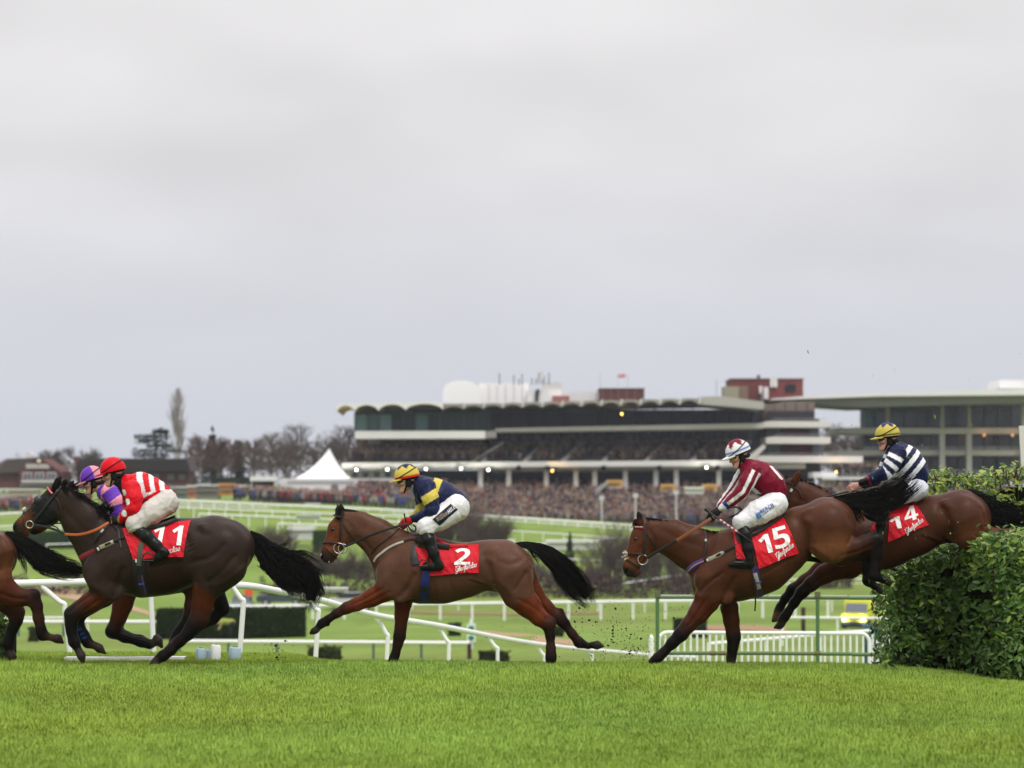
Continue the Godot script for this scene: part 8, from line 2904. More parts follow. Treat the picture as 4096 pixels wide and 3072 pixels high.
func main_stand() -> void:
	var Z := 396.0
	var t := thing("grandstand", "long cream grandstand with scalloped roof and packed open tiers", "grandstand", Vector3(atd(1200, 1100, Z).x, -2.0, -Z))
	# canopy: four pale scallops over timber at left, then a run of smaller grey ones
	var xs := [[728, 766], [766, 818], [818, 876], [876, 958]]
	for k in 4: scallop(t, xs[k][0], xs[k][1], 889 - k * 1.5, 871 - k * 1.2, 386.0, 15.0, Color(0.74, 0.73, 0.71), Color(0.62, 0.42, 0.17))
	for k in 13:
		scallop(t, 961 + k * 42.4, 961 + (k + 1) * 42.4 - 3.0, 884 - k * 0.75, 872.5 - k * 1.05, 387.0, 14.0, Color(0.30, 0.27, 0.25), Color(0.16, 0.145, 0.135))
		wedge(t, "roof_rib", [[961 + (k + 1) * 42.4 - 3.5, 882 - k * 0.8], [961 + (k + 1) * 42.4 - 1.5, 871 - k * 1.0], [961 + (k + 1) * 42.4 + 4, 870 - k * 1.0], [961 + (k + 1) * 42.4 - 1, 882 - k * 0.8]], 386.6, 1.0, Color(0.62, 0.60, 0.57))
	wedge(t, "roof_end", [[1512, 857], [1560, 856], [1650, 868], [1650, 884], [1512, 873]], 387.0, 15.0, Color(0.40, 0.38, 0.36))
	wedge(t, "roof_deck", [[760, 880], [1650, 866], [1650, 872], [760, 886]], 389.0, 18.0, Color(0.10, 0.095, 0.09))
	# top storey: glass box at left, long dark glazing at right
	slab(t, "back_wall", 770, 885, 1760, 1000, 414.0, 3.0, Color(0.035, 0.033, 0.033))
	for k in 11:
		var x := 767.0 + k * 26.2
		var c := GLASS
		if k in [0, 1, 2]: c = Color(0.16, 0.27, 0.28) if k != 1 else Color(0.09, 0.16, 0.16)
		if k == 5: c = Color(0.10, 0.19, 0.19)
		slab(t, "pane", x + 0.8, 893, x + 25.4, 931, 391.0, 0.3, c, glass())
		slab(t, "mullion", x - 0.8, 892, x + 0.8, 931, 390.7, 0.3, Color(0.10, 0.12, 0.115))
	slab(t, "glass_head", 767, 890, 1056, 895, 390.6, 0.5, Color(0.05, 0.075, 0.065))
	slab(t, "box_end", 765, 892, 768, 932, 391.0, 12.0, Color(0.16, 0.27, 0.28), glass())
	for k in 23:
		var x := 1058.0 + k * 25.8
		slab(t, "pane", x + 0.7, 890 - k * 0.25, x + 25.1, 925, 400.0, 0.3, Color(0.020, 0.024, 0.032) * (1.0 + 0.4 * float(k % 3)), glass())
		slab(t, "mullion", x - 0.7, 888 - k * 0.25, x + 0.7, 926, 399.6, 0.3, Color(0.06, 0.058, 0.056))
	slab(t, "balcony_front", 767, 931, 1048, 946.5, 388.0, 9.0, Color(0.74, 0.725, 0.705))
	wedge(t, "balcony_front", [[1048, 932], [1072, 930], [1072, 945], [1048, 946]], 389.0, 8.0, Color(0.30, 0.29, 0.28))
	wedge(t, "balcony_front", [[1070, 925], [1650, 914], [1650, 925], [1070, 933]], 390.0, 10.0, Color(0.50, 0.475, 0.45))
	# recessed storey above the seats
	for k in 24:
		var x := 1060.0 + k * 24.4
		slab(t, "pane", x + 0.6, 933, x + 23.8, 953, 405.0, 0.3, Color(0.022, 0.024, 0.030), glass())
		slab(t, "mullion", x - 1.2, 932, x + 1.2, 953, 404.6, 0.3, Color(0.20, 0.19, 0.18))
	wedge(t, "seat_wall", [[1065, 954], [1600, 948], [1600, 953], [1065, 959]], 403.0, 1.0, Color(0.24, 0.225, 0.21))
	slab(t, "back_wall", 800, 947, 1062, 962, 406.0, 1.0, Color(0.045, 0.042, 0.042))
	slab(t, "stair_head", 795, 951, 820, 964, 400.0, 3.0, Color(0.5, 0.49, 0.47))
	# raked upper seating: terrace steps
	for k in 11:
		var y0 := 997.0 - k * 4.0
		slab(t, "seat_row", 748 + k * 3.2, y0 - 3.4, 1598, y0 + 2.0, 394.2 + k * 0.95, 1.0, Color(0.085, 0.08, 0.078))
	# stair flights between the blocks of seats
	for x in [1040.0, 1130.0, 1212.0, 1300.0, 1392.0, 1490.0, 1570.0]:
		for k in 11:
			var y0 := 996.0 - k * 4.0
			slab(t, "stair", x + k * 4.3, y0 - 4.4, x + k * 4.3 + 11.0, y0 + 1.6, 393.9 + k * 0.95, 1.0, Color(0.50, 0.475, 0.45))
	wedge(t, "stair_wall", [[1012, 999], [1086, 954], [1092, 955], [1020, 1000]], 393.2, 0.5, Color(0.27, 0.26, 0.245))
	wedge(t, "balcony_front", [[738, 1000], [1600, 994], [1600, 1006], [738, 1010]], 391.5, 9.0, Color(0.74, 0.725, 0.705))
	wedge(t, "balcony_lip", [[738, 1010], [1600, 1006], [1600, 1011], [738, 1015]], 392.0, 8.0, Color(0.42, 0.41, 0.40))
	wedge(t, "balcony_beam", [[1040, 1014], [1600, 1009], [1600, 1017], [1040, 1020]], 394.5, 1.2, Color(0.38, 0.365, 0.35))
	var cx := [1038, 1099, 1180, 1244, 1285, 1351, 1417, 1461, 1553]
	for k in cx.size():
		var x: float = cx[k]
		slab(t, "column", x - 5.0, 1013, x + 5.0, 1082, 393.0, 0.75, Color(0.56, 0.53, 0.51))
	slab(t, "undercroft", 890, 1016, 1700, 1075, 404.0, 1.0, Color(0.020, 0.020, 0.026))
	slab(t, "pavilion_wall", 742, 1014, 892, 1033, 396.5, 6.0, Color(0.68, 0.67, 0.665))
	for k in 5: slab(t, "pavilion_window", 760.0 + k * 24.0, 1020, 772.0 + k * 24.0, 1031, 396.2, 0.2, Color(0.10, 0.13, 0.13), glass())
	# terraces under the balcony
	for k in 14:
		var y0 := 1136.0 - k * 5.6
		wedge(t, "terrace_step", [[960 - k * 2, y0 - 2.0], [1740, y0 + 2.0], [1740, y0 + 12.0], [960 - k * 2, y0 + 12.0]], 373.0 + k * 1.7, 1.7, Color(0.11, 0.10, 0.098))
	for b in [[1310, 1037, 1345, 1052], [1427, 1046, 1459, 1061], [1517, 1046, 1550, 1061]]:
		slab(t, "entry_panel", b[0], b[1], b[2], b[3], 391.0, 0.5, Color(0.58, 0.36, 0.12))
		slab(t, "entry_sill", b[0], b[3], b[2], b[3] + 3.5, 390.9, 0.5, Color(0.55, 0.53, 0.5))
		slab(t, "entry_letters", b[0] + 5, b[1] + 4, b[2] - 5, b[1] + 8, 390.6, 0.2, Color(0.35, 0.19, 0.05))
	wedge(t, "entry_ramp", [[1272, 1066], [1310, 1040], [1316, 1044], [1282, 1072]], 390.0, 2.0, Color(0.33, 0.32, 0.31))
	wedge(t, "entry_wall", [[1480, 1078], [1530, 1060], [1530, 1078]], 389.0, 2.0, Color(0.085, 0.035, 0.032))
	# lamps along the balcony, lit
	var n := 0
	for l in [[770, 1015, 0], [837, 1014, 0], [920, 1013, 0], [996, 1012, 0], [1055, 1015, 0], [1193, 1017, 1], [1526, 1010, 0], [1343, 894, 1], [1806, 1020, 1]]:
		var lt := thing("floodlight", ["lit lamp under the balcony front, first from the left", "lit lamp under the balcony front, second from the left", "lit lamp under the balcony front, third from the left", "lit lamp under the balcony front, fourth from the left", "lit lamp beside the first column of the stand", "yellow lit lamp beside the third column of the stand", "lit lamp between the two last columns of the stand", "small yellow lamp lit under the stand's roof", "yellow lamp lit under the end balconies"][n], "lamp", atd(l[0], l[1], 390.5), "lit lamps on the grandstand")
		var warm: bool = l[2] == 1
		var gm := mat("lamp_warm" if warm else "lamp_white", Color(1, 0.9, 0.7) if warm else Color(1, 1, 0.95), 0.3)
		gm.emission_enabled = true
		gm.emission = Color(1.0, 0.78, 0.35) if warm else Color(1.0, 1.0, 0.92)
		gm.emission_energy_multiplier = 7.0 if warm else 11.0
		var b := MB.new()
		b.ball(Vector3(0, 0, 0.15), Vector3.ONE * 0.14, 6, 10)
		obj("bulb", b.mesh(), gm, lt)
		var hs := MB.new()
		hs.soft_box(Vector3(0, 0.02, -0.28), Vector3(0.5, 0.45, 0.35), 0.06, Color(0.03, 0.03, 0.035))
		obj("housing", hs.mesh(), vmat("rubber", 0.8, 0.2), lt)
		var li := OmniLight3D.new()
		li.name = "lamp_light"
		li.position = Vector3(0, 0, 0.15)
		li.light_energy = 3.0
		li.light_size = 0.15
		li.omni_range = 60.0
		li.omni_attenuation = 2.0
		li.shadow_enabled = true
		li.light_color = gm.emission
		lt.add_child(li)
		n += 1
	for x in [1120.0, 1182.0, 1304.0, 1424.0, 1550.0]:
		var sp := thing("loudspeaker", ["black loudspeaker hung on the balcony over the second column", "black loudspeaker hung on the balcony over the third column", "black loudspeaker hung on the balcony over the fifth column", "black loudspeaker hung on the balcony over the seventh column", "black loudspeaker hung on the balcony over the last column"][[1120.0, 1182.0, 1304.0, 1424.0, 1550.0].find(x)], "loudspeaker", atd(x, 1011, 390.6), "loudspeakers on the balcony")
		var m := MB.new()
		m.soft_box(Vector3(0, 0, 0), Vector3(0.7, 0.6, 0.6), 0.1, Color(0.015, 0.015, 0.018), Basis(Vector3(0, 0, 1), -0.5))
		obj("horn", m.mesh(), vmat("rubber", 0.8, 0.2), sp)
		var bk := MB.new()
		bk.box(Vector3(0.2, 0.1, -0.35), Vector3(0.12, 0.8, 0.12), Color(0.05, 0.05, 0.05))
		obj("bracket", bk.mesh(), vmat("rubber", 0.8, 0.2), sp)
	# the end block with its cantilevered balconies
	var e := thing("stair_block", "brick and cream balconied block at the right end of the long grandstand", "building", Vector3(atd(1720, 1000, 398).x, -2.0, -398.0))
	wedge(e, "curved_wall", [[1652, 876], [1690, 868], [1760, 868], [1760, 905], [1652, 905]], 396.0, 10.0, Color(0.17, 0.135, 0.115))
	for k in 4: slab(e, "wall_seam", 1672.0 + k * 24.0, 870, 1673.0 + k * 24.0, 892, 395.8, 0.2, Color(0.08, 0.07, 0.065))
	slab(e, "window_band", 1655, 888, 1760, 905, 395.4, 0.3, Color(0.03, 0.03, 0.033), glass())
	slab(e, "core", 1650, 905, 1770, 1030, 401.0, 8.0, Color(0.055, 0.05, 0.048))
	for q in [[909, 923, 1650, 1791], [943, 958, 1655, 1794], [984, 999, 1626, 1864]]:
		wedge(e, "balcony_front", [[q[2], q[0] + 2], [q[2] + 16, q[0]], [q[3], q[0] + 1], [q[3], q[1]], [q[2], q[1]]], 391.0, 9.0, Color(0.60, 0.575, 0.55))
		slab(e, "balcony_rail", q[2] + 20, q[0] - 5, q[3] - 4, q[0] - 4, 391.4, 0.1, Color(0.35, 0.34, 0.33))
	wedge(e, "stair_soffit", [[1604, 996], [1650, 960], [1655, 966], [1622, 1000]], 390.8, 2.0, Color(0.58, 0.555, 0.53))
	for q in [[1689, 924, 1747, 942], [1690, 959, 1753, 982]]: slab(e, "brick_panel", q[0], q[1], q[2], q[3], 397.0, 2.0, Color(0.115, 0.030, 0.030))
	for q in [[1749, 925, 1770, 942], [1655, 926, 1686, 941], [1658, 960, 1686, 981], [1756, 960, 1774, 981]]: slab(e, "window", q[0], q[1], q[2], q[3], 396.6, 0.3, Color(0.13, 0.16, 0.17), glass())
	slab(e, "balcony_front", 1600, 1000, 1740, 1012, 392.0, 6.0, Color(0.56, 0.53, 0.51))
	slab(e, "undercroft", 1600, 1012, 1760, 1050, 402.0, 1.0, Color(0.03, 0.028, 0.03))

func scallop(t: Node3D, x0: float, x1: float, ylow: float, yhigh: float, Z: float, deep: float, col: Color, under: Color) -> void:
	var o := t.position
	var n := 10
	var m := MB.new()
	var u := MB.new()
	for k in n:
		var p := []
		for e in 2:
			var f := float(k + e) / n
			var x := lerpf(x0, x1, f)
			var arch := sin(PI * f)
			p.append(atd(x, lerpf(yhigh + (4.0 if x0 < 960.0 else 2.0), yhigh, pow(arch, 0.7)), Z) - o)
			p.append(atd(x, lerpf(ylow, yhigh + 5.0, pow(arch, 0.6)), Z) - o)
		var b := Vector3(0, -0.2, -deep)
		m.quad(p[1], p[3], p[2], p[0], col)
		m.quad(p[0], p[2], p[2] + b, p[0] + b, col)
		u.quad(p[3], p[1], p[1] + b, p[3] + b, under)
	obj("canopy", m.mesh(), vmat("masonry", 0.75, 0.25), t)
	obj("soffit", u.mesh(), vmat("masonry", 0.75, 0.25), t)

func right_stand() -> void:
	var t := thing("grandstand", "modern glass grandstand with a thin overhanging white roof at right", "grandstand", Vector3(atd(2050, 1000, 425).x, -2.0, -425.0))
	wedge(t, "roof", [[1668, 861], [1760, 854], [1900, 848], [2240, 839], [2240, 853], [1900, 856], [1668, 864]], 408.0, 26.0, Color(0.70, 0.69, 0.685))
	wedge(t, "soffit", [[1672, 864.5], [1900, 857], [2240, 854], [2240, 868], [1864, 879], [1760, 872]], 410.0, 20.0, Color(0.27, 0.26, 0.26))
	slab(t, "plant_room", 2159, 821, 2260, 839, 415.0, 10.0, Color(0.72, 0.71, 0.70))
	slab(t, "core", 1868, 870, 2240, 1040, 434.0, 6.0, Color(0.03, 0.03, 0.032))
	for k in 13:
		var x := 1866.0 + k * 29.0
		var c := Color(0.06, 0.09, 0.092)
		if k == 0: c = Color(0.03, 0.20, 0.19)
		if k == 2: c = Color(0.02, 0.12, 0.115)
		slab(t, "pane", x + 0.8, 879, x + 28.2, 921, 424.0, 0.3, c, vmat("clear_glass", 0.12, 0.45))
		slab(t, "mullion", x - 0.8, 876, x + 0.8, 922, 423.7, 0.3, Color(0.085, 0.09, 0.09))
		slab(t, "lit_panel", x + 6, 892, x + 24, 894, 423.5, 0.15, Color(0.16, 0.15, 0.09))
		for row in [[938, 970], [985, 1022]]:
			slab(t, "pane", x + 0.8, row[0], x + 28.2, row[1], 427.0, 0.3, Color(0.07, 0.09, 0.09) * (1.0 + 0.35 * float((k * 7) % 3)), vmat("clear_glass", 0.12, 0.45))
			slab(t, "mullion", x - 1.2, row[0], x + 1.2, row[1], 426.6, 0.3, Color(0.16, 0.155, 0.15))
		for row in [964, 1014]:
			slab(t, "balustrade", x + 1, row, x + 28, row + 10, 419.0, 0.2, Color(0.20, 0.215, 0.21), vmat("clear_glass", 0.12, 0.45))
	for q in [[924, 937, 1812], [973, 984, 1808], [1023, 1031, 1775]]:
		slab(t, "floor_slab", q[2], q[0], 2260, q[1], 417.0, 14.0, Color(0.46, 0.435, 0.415))
	for x in [1918.0, 2036.0, 2094.0, 2211.0]:
		slab(t, "column", x - 4.0, 868, x + 4.0, 924, 416.0, 0.6, Color(0.33, 0.31, 0.28))
		slab(t, "column", x - 6.0, 937, x + 6.0, 1045, 415.6, 0.7, Color(0.40, 0.385, 0.37))
	for x in [2126.0, 2187.0]:
		var lt := thing("downlight", "warm ceiling lamp lit under the first floor slab, %s" % ("left of two" if x < 2150 else "right of two"), "lamp", atd(x, 940, 416.0))
		var gm := mat("lamp_amber", Color(1, 0.8, 0.5), 0.3)
		gm.emission_enabled = true
		gm.emission = Color(1.0, 0.62, 0.35)
		gm.emission_energy_multiplier = 0.8
		var b := MB.new()
		b.ball(Vector3.ZERO, Vector3.ONE * 0.2, 6, 10)
		obj("bulb", b.mesh(), gm, lt)
		var li := OmniLight3D.new()
		li.name = "lamp_light"
		li.light_energy = 0.5
		li.light_size = 0.18
		li.omni_range = 40.0
		li.omni_attenuation = 2.0
		li.shadow_enabled = true
		li.light_color = gm.emission
		lt.add_child(li)
	var p := thing("pavilion", "low white flat roofed pavilion between the two grandstands", "building", Vector3(atd(1800, 1050, 385).x, -2.0, -385.0))
	slab(p, "roof", 1756, 1020, 1808, 1032, 384.0, 6.0, Color(0.68, 0.67, 0.66))
	slab(p, "roof", 1776, 1030, 1920, 1036, 383.0, 7.0, Color(0.62, 0.61, 0.60))
	slab(p, "wall", 1776, 1036, 1806, 1060, 386.0, 5.0, Color(0.60, 0.59, 0.585))
	slab(p, "window", 1784, 1041, 1798, 1056, 385.7, 0.3, Color(0.09, 0.10, 0.11), vmat("clear_glass", 0.12, 0.45))
	for x in [1816.0, 1838.0, 1862.0, 1890.0]: slab(p, "column", x - 2, 1036, x + 2, 1068, 384.0, 0.3, Color(0.6, 0.59, 0.58))
	slab(p, "back_wall", 1806, 1036, 1920, 1066, 390.0, 0.5, Color(0.05, 0.05, 0.055))

func roof_blocks() -> void:
	var Z := 412.0
	var b := thing("plant_house", "white barrel roofed plant house on the stand's roof", "building", Vector3(atd(1000, 870, Z).x, atd(1000, 870, Z).y, -Z))
	var arch := [[957, 872], [957, 838]]
	for k in 13: arch.append([996.5 - cos(PI * k / 12.0) * 39.5, 842.0 - sin(PI * k / 12.0) * 20.0])
	arch.append_array([[1036, 838], [1036, 872]])
	wedge(b, "barrel", arch, Z, 14.0, Color(0.86, 0.855, 0.85))
	slab(b, "annex", 1036, 828, 1141, 872, Z + 1.0, 12.0, Color(0.84, 0.835, 0.83))
	for k in 5: slab(b, "panel_seam", 1056.0 + k * 18.0, 830, 1056.8 + k * 18.0, 866, Z + 0.8, 0.1, Color(0.5, 0.5, 0.5))
	var c := thing("plant_house", "pale roof block with aerials right of the barrel roofed house", "building", Vector3(atd(1176, 870, Z).x, atd(1176, 870, Z).y, -Z))
	slab(c, "block", 1139, 842, 1213, 872, Z - 1.0, 10.0, Color(0.82, 0.815, 0.81))
	slab(c, "block", 1172, 827, 1213, 843, Z, 9.0, Color(0.50, 0.495, 0.485))
	wedge(c, "duct", [[1156, 866], [1156, 846], [1160, 840], [1166, 842], [1163, 866]], Z - 1.6, 1.0, Color(0.05, 0.055, 0.07))
	slab(c, "tank", 1194, 855, 1230, 868, Z - 3.0, 4.0, Color(0.33, 0.13, 0.115))
	slab(c, "block", 1212, 846, 1302, 872, Z + 2.0, 8.0, Color(0.68, 0.675, 0.67))
	for q in [[1079, 806, 828], [1110, 810, 829], [1121, 818, 829], [1128, 808, 829], [1149, 817, 829], [1158, 817, 828], [1164, 805, 827], [1171, 802, 827], [1176, 812, 827], [1186, 805, 828]]:
		slab(c, "aerial", q[0] - 1.0, q[1], q[0] + 1.0, q[2] + 3, Z - 2.0, 0.15, Color(0.06, 0.06, 0.07))
	slab(c, "aerial_panel", 1166, 804, 1173, 820, Z - 2.2, 0.3, Color(0.6, 0.6, 0.58))
	var d := thing("brick_penthouse", "low red brick block with flagpoles over the middle of the stand", "building", Vector3(atd(1343, 870, Z).x, atd(1343, 870, Z).y, -Z))
	slab(d, "wall", 1295, 840, 1392, 872, Z, 9.0, Color(0.135, 0.055, 0.050))
	for k in 6: slab(d, "pilaster", 1300.0 + k * 17.5, 839, 1302.5 + k * 17.5, 866, Z - 0.3, 0.4, Color(0.20, 0.12, 0.11))
	slab(d, "parapet", 1294, 838, 1393, 840.5, Z - 0.2, 9.4, Color(0.24, 0.16, 0.15))
	for x in [1297.0, 1356.0]: slab(d, "flagpole", x - 0.6, 806, x + 0.6, 842, Z + 1.0, 0.1, Color(0.45, 0.45, 0.46))
	var fl := thing("flag", "small red and white flag flying on a pole above the stand", "flag", atd(1334, 840, Z))
	slab(fl, "pole", 1333.4, 806, 1334.6, 842, Z, 0.1, Color(0.5, 0.5, 0.5))
	var m := MB.new()
	for k in 8:
		for j in 3:
			var q := []
			for e in [[0, 0], [1, 0], [1, 1], [0, 1]]:
				var p := atd(1335 + (k + e[0]) * 2.1, 808 + (j + e[1]) * 2.8 + 0.8 * sin((k + e[0]) * 0.9), Z) - fl.position
				p.z += 0.12 * sin((k + e[0]) * 1.1)
				q.append(p)
			m.quad(q[3], q[2], q[1], q[0], Color(0.55, 0.12, 0.16) if (j + k / 3) % 2 else Color(0.62, 0.45, 0.48))
	obj("cloth", m.mesh(), vmat("cloth", 0.85, 0.2), fl)
	var g := thing("brick_penthouse", "tall red brick roof block with a dark window near the right stand", "building", Vector3(atd(1650, 860, Z).x, atd(1650, 860, Z).y, -Z))
	slab(g, "wall", 1579, 819, 1735, 868, Z + 1.0, 10.0, Color(0.155, 0.050, 0.045))
	slab(g, "parapet", 1578, 817, 1736, 820, Z + 0.8, 10.4, Color(0.19, 0.10, 0.09))
	slab(g, "tank", 1563, 835, 1596, 864, Z - 2.0, 4.0, Color(0.30, 0.28, 0.20))
	slab(g, "tank", 1596, 834, 1616, 864, Z - 1.5, 4.0, Color(0.20, 0.145, 0.10))
	slab(g, "window", 1697, 831, 1719, 846, Z + 0.7, 0.3, Color(0.02, 0.02, 0.028), glass())
	for q in [[1664, 815, 1671, 836], [1672, 815, 1679, 836], [1640, 834, 1647, 850], [1650, 836, 1660, 862]]: slab(g, "vent", q[0], q[1], q[2], q[3], Z + 0.3, 0.7, Color(0.62, 0.61, 0.60))
	slab(g, "pipe", 1645, 846, 1648, 872, Z - 0.5, 0.3, Color(0.3, 0.29, 0.29))
	slab(g, "cowl", 1636, 810, 1642, 818, Z + 3.0, 1.0, Color(0.08, 0.08, 0.09))
	slab(g, "aerial", 1547, 822, 1548.2, 858, Z - 3.0, 0.1, Color(0.25, 0.25, 0.27))

func left_houses() -> void:
	var Z := 415.0
	var h := thing("brick_house", "red brick gabled house with white balcony windows at far left", "house", Vector3(atd(80, 1055, Z).x, atd(80, 1055, Z).y, -Z))
	var brick := Color(0.115, 0.040, 0.038)
	wedge(h, "gable", [[42, 1056], [42, 1018], [84, 990], [127, 1018], [127, 1056]], Z, 12.0, brick)
	wedge(h, "roof", [[-6, 1022], [14, 992], [84, 988], [40, 1020]], Z + 0.5, 9.0, Color(0.075, 0.062, 0.057))
	wedge(h, "bargeboard", [[82, 988], [86, 988], [131, 1019], [126, 1019]], Z - 0.4, 1.0, Color(0.10, 0.05, 0.045))
	slab(h, "wall", -8, 1018, 42, 1056, Z + 1.5, 9.0, Color(0.12, 0.055, 0.05))
	slab(h, "sign", 56, 1002, 107, 1012, Z - 0.3, 0.3, Color(0.40, 0.37, 0.37))
	for k in 3:
		var w := slab(h, "window", 49.0 + k * 26.0, 1020, 69.0 + k * 26.0, 1034, Z - 0.3, 0.3, Color(0.46, 0.46, 0.48))
		slab(h, "pane", 51.0 + k * 26.0, 1022, 58.0 + k * 26.0, 1033, Z - 0.5, 0.15, Color(0.11, 0.12, 0.13), glass(), w)
		slab(h, "pane", 60.0 + k * 26.0, 1022, 67.0 + k * 26.0, 1033, Z - 0.5, 0.15, Color(0.11, 0.12, 0.13), glass(), w)
	slab(h, "balcony", 46, 1036, 124, 1043, Z - 1.5, 1.6, Color(0.44, 0.42, 0.42))
	slab(h, "awning", 44, 1046, 110, 1050, Z - 1.0, 1.6, Color(0.38, 0.36, 0.36))
	wedge(h, "cupola", [[55, 992], [55, 982], [62, 975], [69, 982], [69, 992]], Z + 3.0, 2.0, Color(0.58, 0.575, 0.56))
	var lamp := MB.new()
	lamp.ball(atd(84, 996, Z - 0.6) - h.position, Vector3(0.3, 0.3, 0.1), 8, 14, Color(0.62, 0.60, 0.5))
	obj("clock", lamp.mesh(), vmat("white_paint", 0.5, 0.4), h)
	var l := thing("long_house", "long low brick building with a dark tiled roof behind rider 11", "house", Vector3(atd(286, 1055, Z).x, atd(286, 1055, Z).y, -Z - 6))
	wedge(l, "roof", [[160, 1018], [172, 990], [404, 990], [412, 1018]], Z + 4.0, 9.0, Color(0.072, 0.058, 0.056))
	for k in 9: wedge(l, "tile_course", [[162 + k, 1016 - k * 2.9], [410 - k, 1016 - k * 2.9], [410 - k, 1017.2 - k * 2.9], [162 + k, 1017.2 - k * 2.9]], Z + 3.8, 0.2, Color(0.058, 0.048, 0.046))
	slab(l, "wall", 166, 1018, 406, 1056, Z + 5.0, 8.0, Color(0.095, 0.045, 0.042))
	for x in [230.0, 262.0, 300.0, 330.0, 362.0, 386.0]: slab(l, "window", x, 1024, x + 14, 1036, Z + 4.7, 0.3, Color(0.14, 0.13, 0.13), glass())
	slab(l, "chimney", 160, 986, 170, 1004, Z + 6.0, 2.0, Color(0.13, 0.06, 0.05))
	# stands and stalls at the foot of the slope
	var s := thing("stall_row", "white and orange fronted stall strip at far left above the crowd", "stall", Vector3(atd(30, 1080, 380).x, atd(30, 1080, 380).y, -380.0))
	slab(s, "front", -20, 1064, 82, 1084, 380, 3.0, Color(0.46, 0.47, 0.46))
	slab(s, "board", 18, 1058, 80, 1064, 379.8, 3.2, Color(0.50, 0.34, 0.19))
	slab(s, "roof", -22, 1055, 84, 1059, 379.6, 3.6, Color(0.52, 0.53, 0.52))
	var k := 0
	for q in [[366, 1050, 404, 1072, Color(0.42, 0.43, 0.42), Color(0.16, 0.22, 0.20), "grey stall with teal front right of rider 11's back"], [404, 1048, 424, 1070, Color(0.55, 0.54, 0.52), Color(0.50, 0.20, 0.13), "small stall with a red orange front"], [424, 1046, 472, 1072, Color(0.48, 0.47, 0.45), Color(0.20, 0.19, 0.17), "brown stall with pale roof left of the orange stall"], [472, 1044, 503, 1064, Color(0.55, 0.27, 0.10), Color(0.58, 0.25, 0.08), "bright orange fronted stall near the white kiosk"], [503, 1047, 533, 1066, Color(0.64, 0.64, 0.63), Color(0.50, 0.50, 0.49), "white stall beside the orange one"]]:
		var st := thing("stall", q[6], "stall", Vector3(atd(q[0], 1072, 392).x, atd(q[0], 1072, 392).y, -392.0), "stalls below the birches")
		slab(st, "front", q[0], q[1] + 4, q[2], q[3] + 6, 392, 3.0, q[5])
		slab(st, "roof", q[0] - 1, q[1], q[2] + 1, q[1] + 4.5, 391.6, 3.6, q[4])
		slab(st, "counter", q[0] + 2, q[1] + 12, q[2] - 2, q[1] + 14, 391.5, 0.5, Color(0.3, 0.28, 0.26))
		k += 1
	var kk := thing("kiosk", "open kiosk with a flat white roof left of the marquee", "kiosk", Vector3(atd(569, 1072, 390).x, atd(569, 1072, 390).y, -390.0))
	slab(kk, "roof", 540, 1029, 598, 1039, 390, 5.0, Color(0.66, 0.655, 0.65))
	slab(kk, "back_wall", 546, 1039, 592, 1064, 394, 0.4, Color(0.06, 0.055, 0.06))
	slab(kk, "counter", 544, 1056, 594, 1068, 390.5, 1.0, Color(0.36, 0.15, 0.09))
	for x in [542.0, 594.0]: slab(kk, "post", x, 1038, x + 2.5, 1072, 390.2, 0.2, Color(0.5, 0.5, 0.5))
	var hr := thing("hedgerow", "dark clipped evergreen hedgerow behind the stalls at left", "hedge", stand_at(500, 405))
	slab(hr, "body", 455, 1031, 545, 1052, 404, 3.0, Color(0.022, 0.026, 0.018), vmat("leafy", 0.9, 0.12))

func tents() -> void:
	var Z := 385.0
	var t := thing("marquee", "white marquee with one tall swept peak left of the grandstand", "marquee", Vector3(atd(700, 1068, Z).x, atd(700, 1068, Z).y, -Z))
	var white := Color(0.82, 0.815, 0.81)
	var m := MB.new()
	var peak := atd(702, 966, Z - 5) - t.position
	peak.z = -4.5
	var half := 4.6
	var eave: float = atd(690, 1037, Z).y - t.position.y
	var c := Vector3(atd(690, 1037, Z).x - t.position.x, 0, -4.5)
	var rows := 10
	for s in 4:
		var a0 := PI / 4 + s * PI / 2
		for j in 6:
			for k in rows:
				var q := []
				for e in [[0, 0], [1, 0], [1, 1], [0, 1]]:
					var u: float = (j + e[0]) / 6.0
					var f: float = (k + e[1]) / float(rows)
					var p0 := Vector2(cos(a0), sin(a0)) * half * 1.414
					var p1 := Vector2(cos(a0 + PI / 2), sin(a0 + PI / 2)) * half * 1.414
					var p := p0.lerp(p1, u)
					var r := 1.0 - f
					var y: float = eave + (peak.y - eave) * pow(f, 1.75) * (0.93 + 0.07 * f)
					q.append(Vector3(lerpf(c.x + p.x, peak.x, f), y, lerpf(c.z + p.y, peak.z, f)))
				m.quad(q[0], q[3], q[2], q[1], white)
	for q in m.n.size(): if m.n[q].y < 0.0: m.n[q] = -m.n[q]
	obj("roof", m.mesh(), vmat("canvas", 0.7, 0.3), t)
	slab(t, "wall", 622, 1037, 770, 1072, Z - 0.2, 8.0, Color(0.80, 0.795, 0.79), vmat("canvas", 0.7, 0.3))
	slab(t, "valance", 612, 1034, 768, 1039, Z - 0.6, 0.2, Color(0.66, 0.655, 0.65), vmat("canvas", 0.7, 0.3))
	slab(t, "annex", 606, 1038, 640, 1060, Z + 4.0, 4.0, Color(0.58, 0.575, 0.57), vmat("canvas", 0.7, 0.3))
	slab(t, "finial", 701.2, 960, 702.8, 968, Z + 4.0, 0.2, Color(0.5, 0.5, 0.5))
	slab(t, "doorway", 716, 1046, 730, 1070, Z - 0.6, 0.2, Color(0.16, 0.15, 0.15))

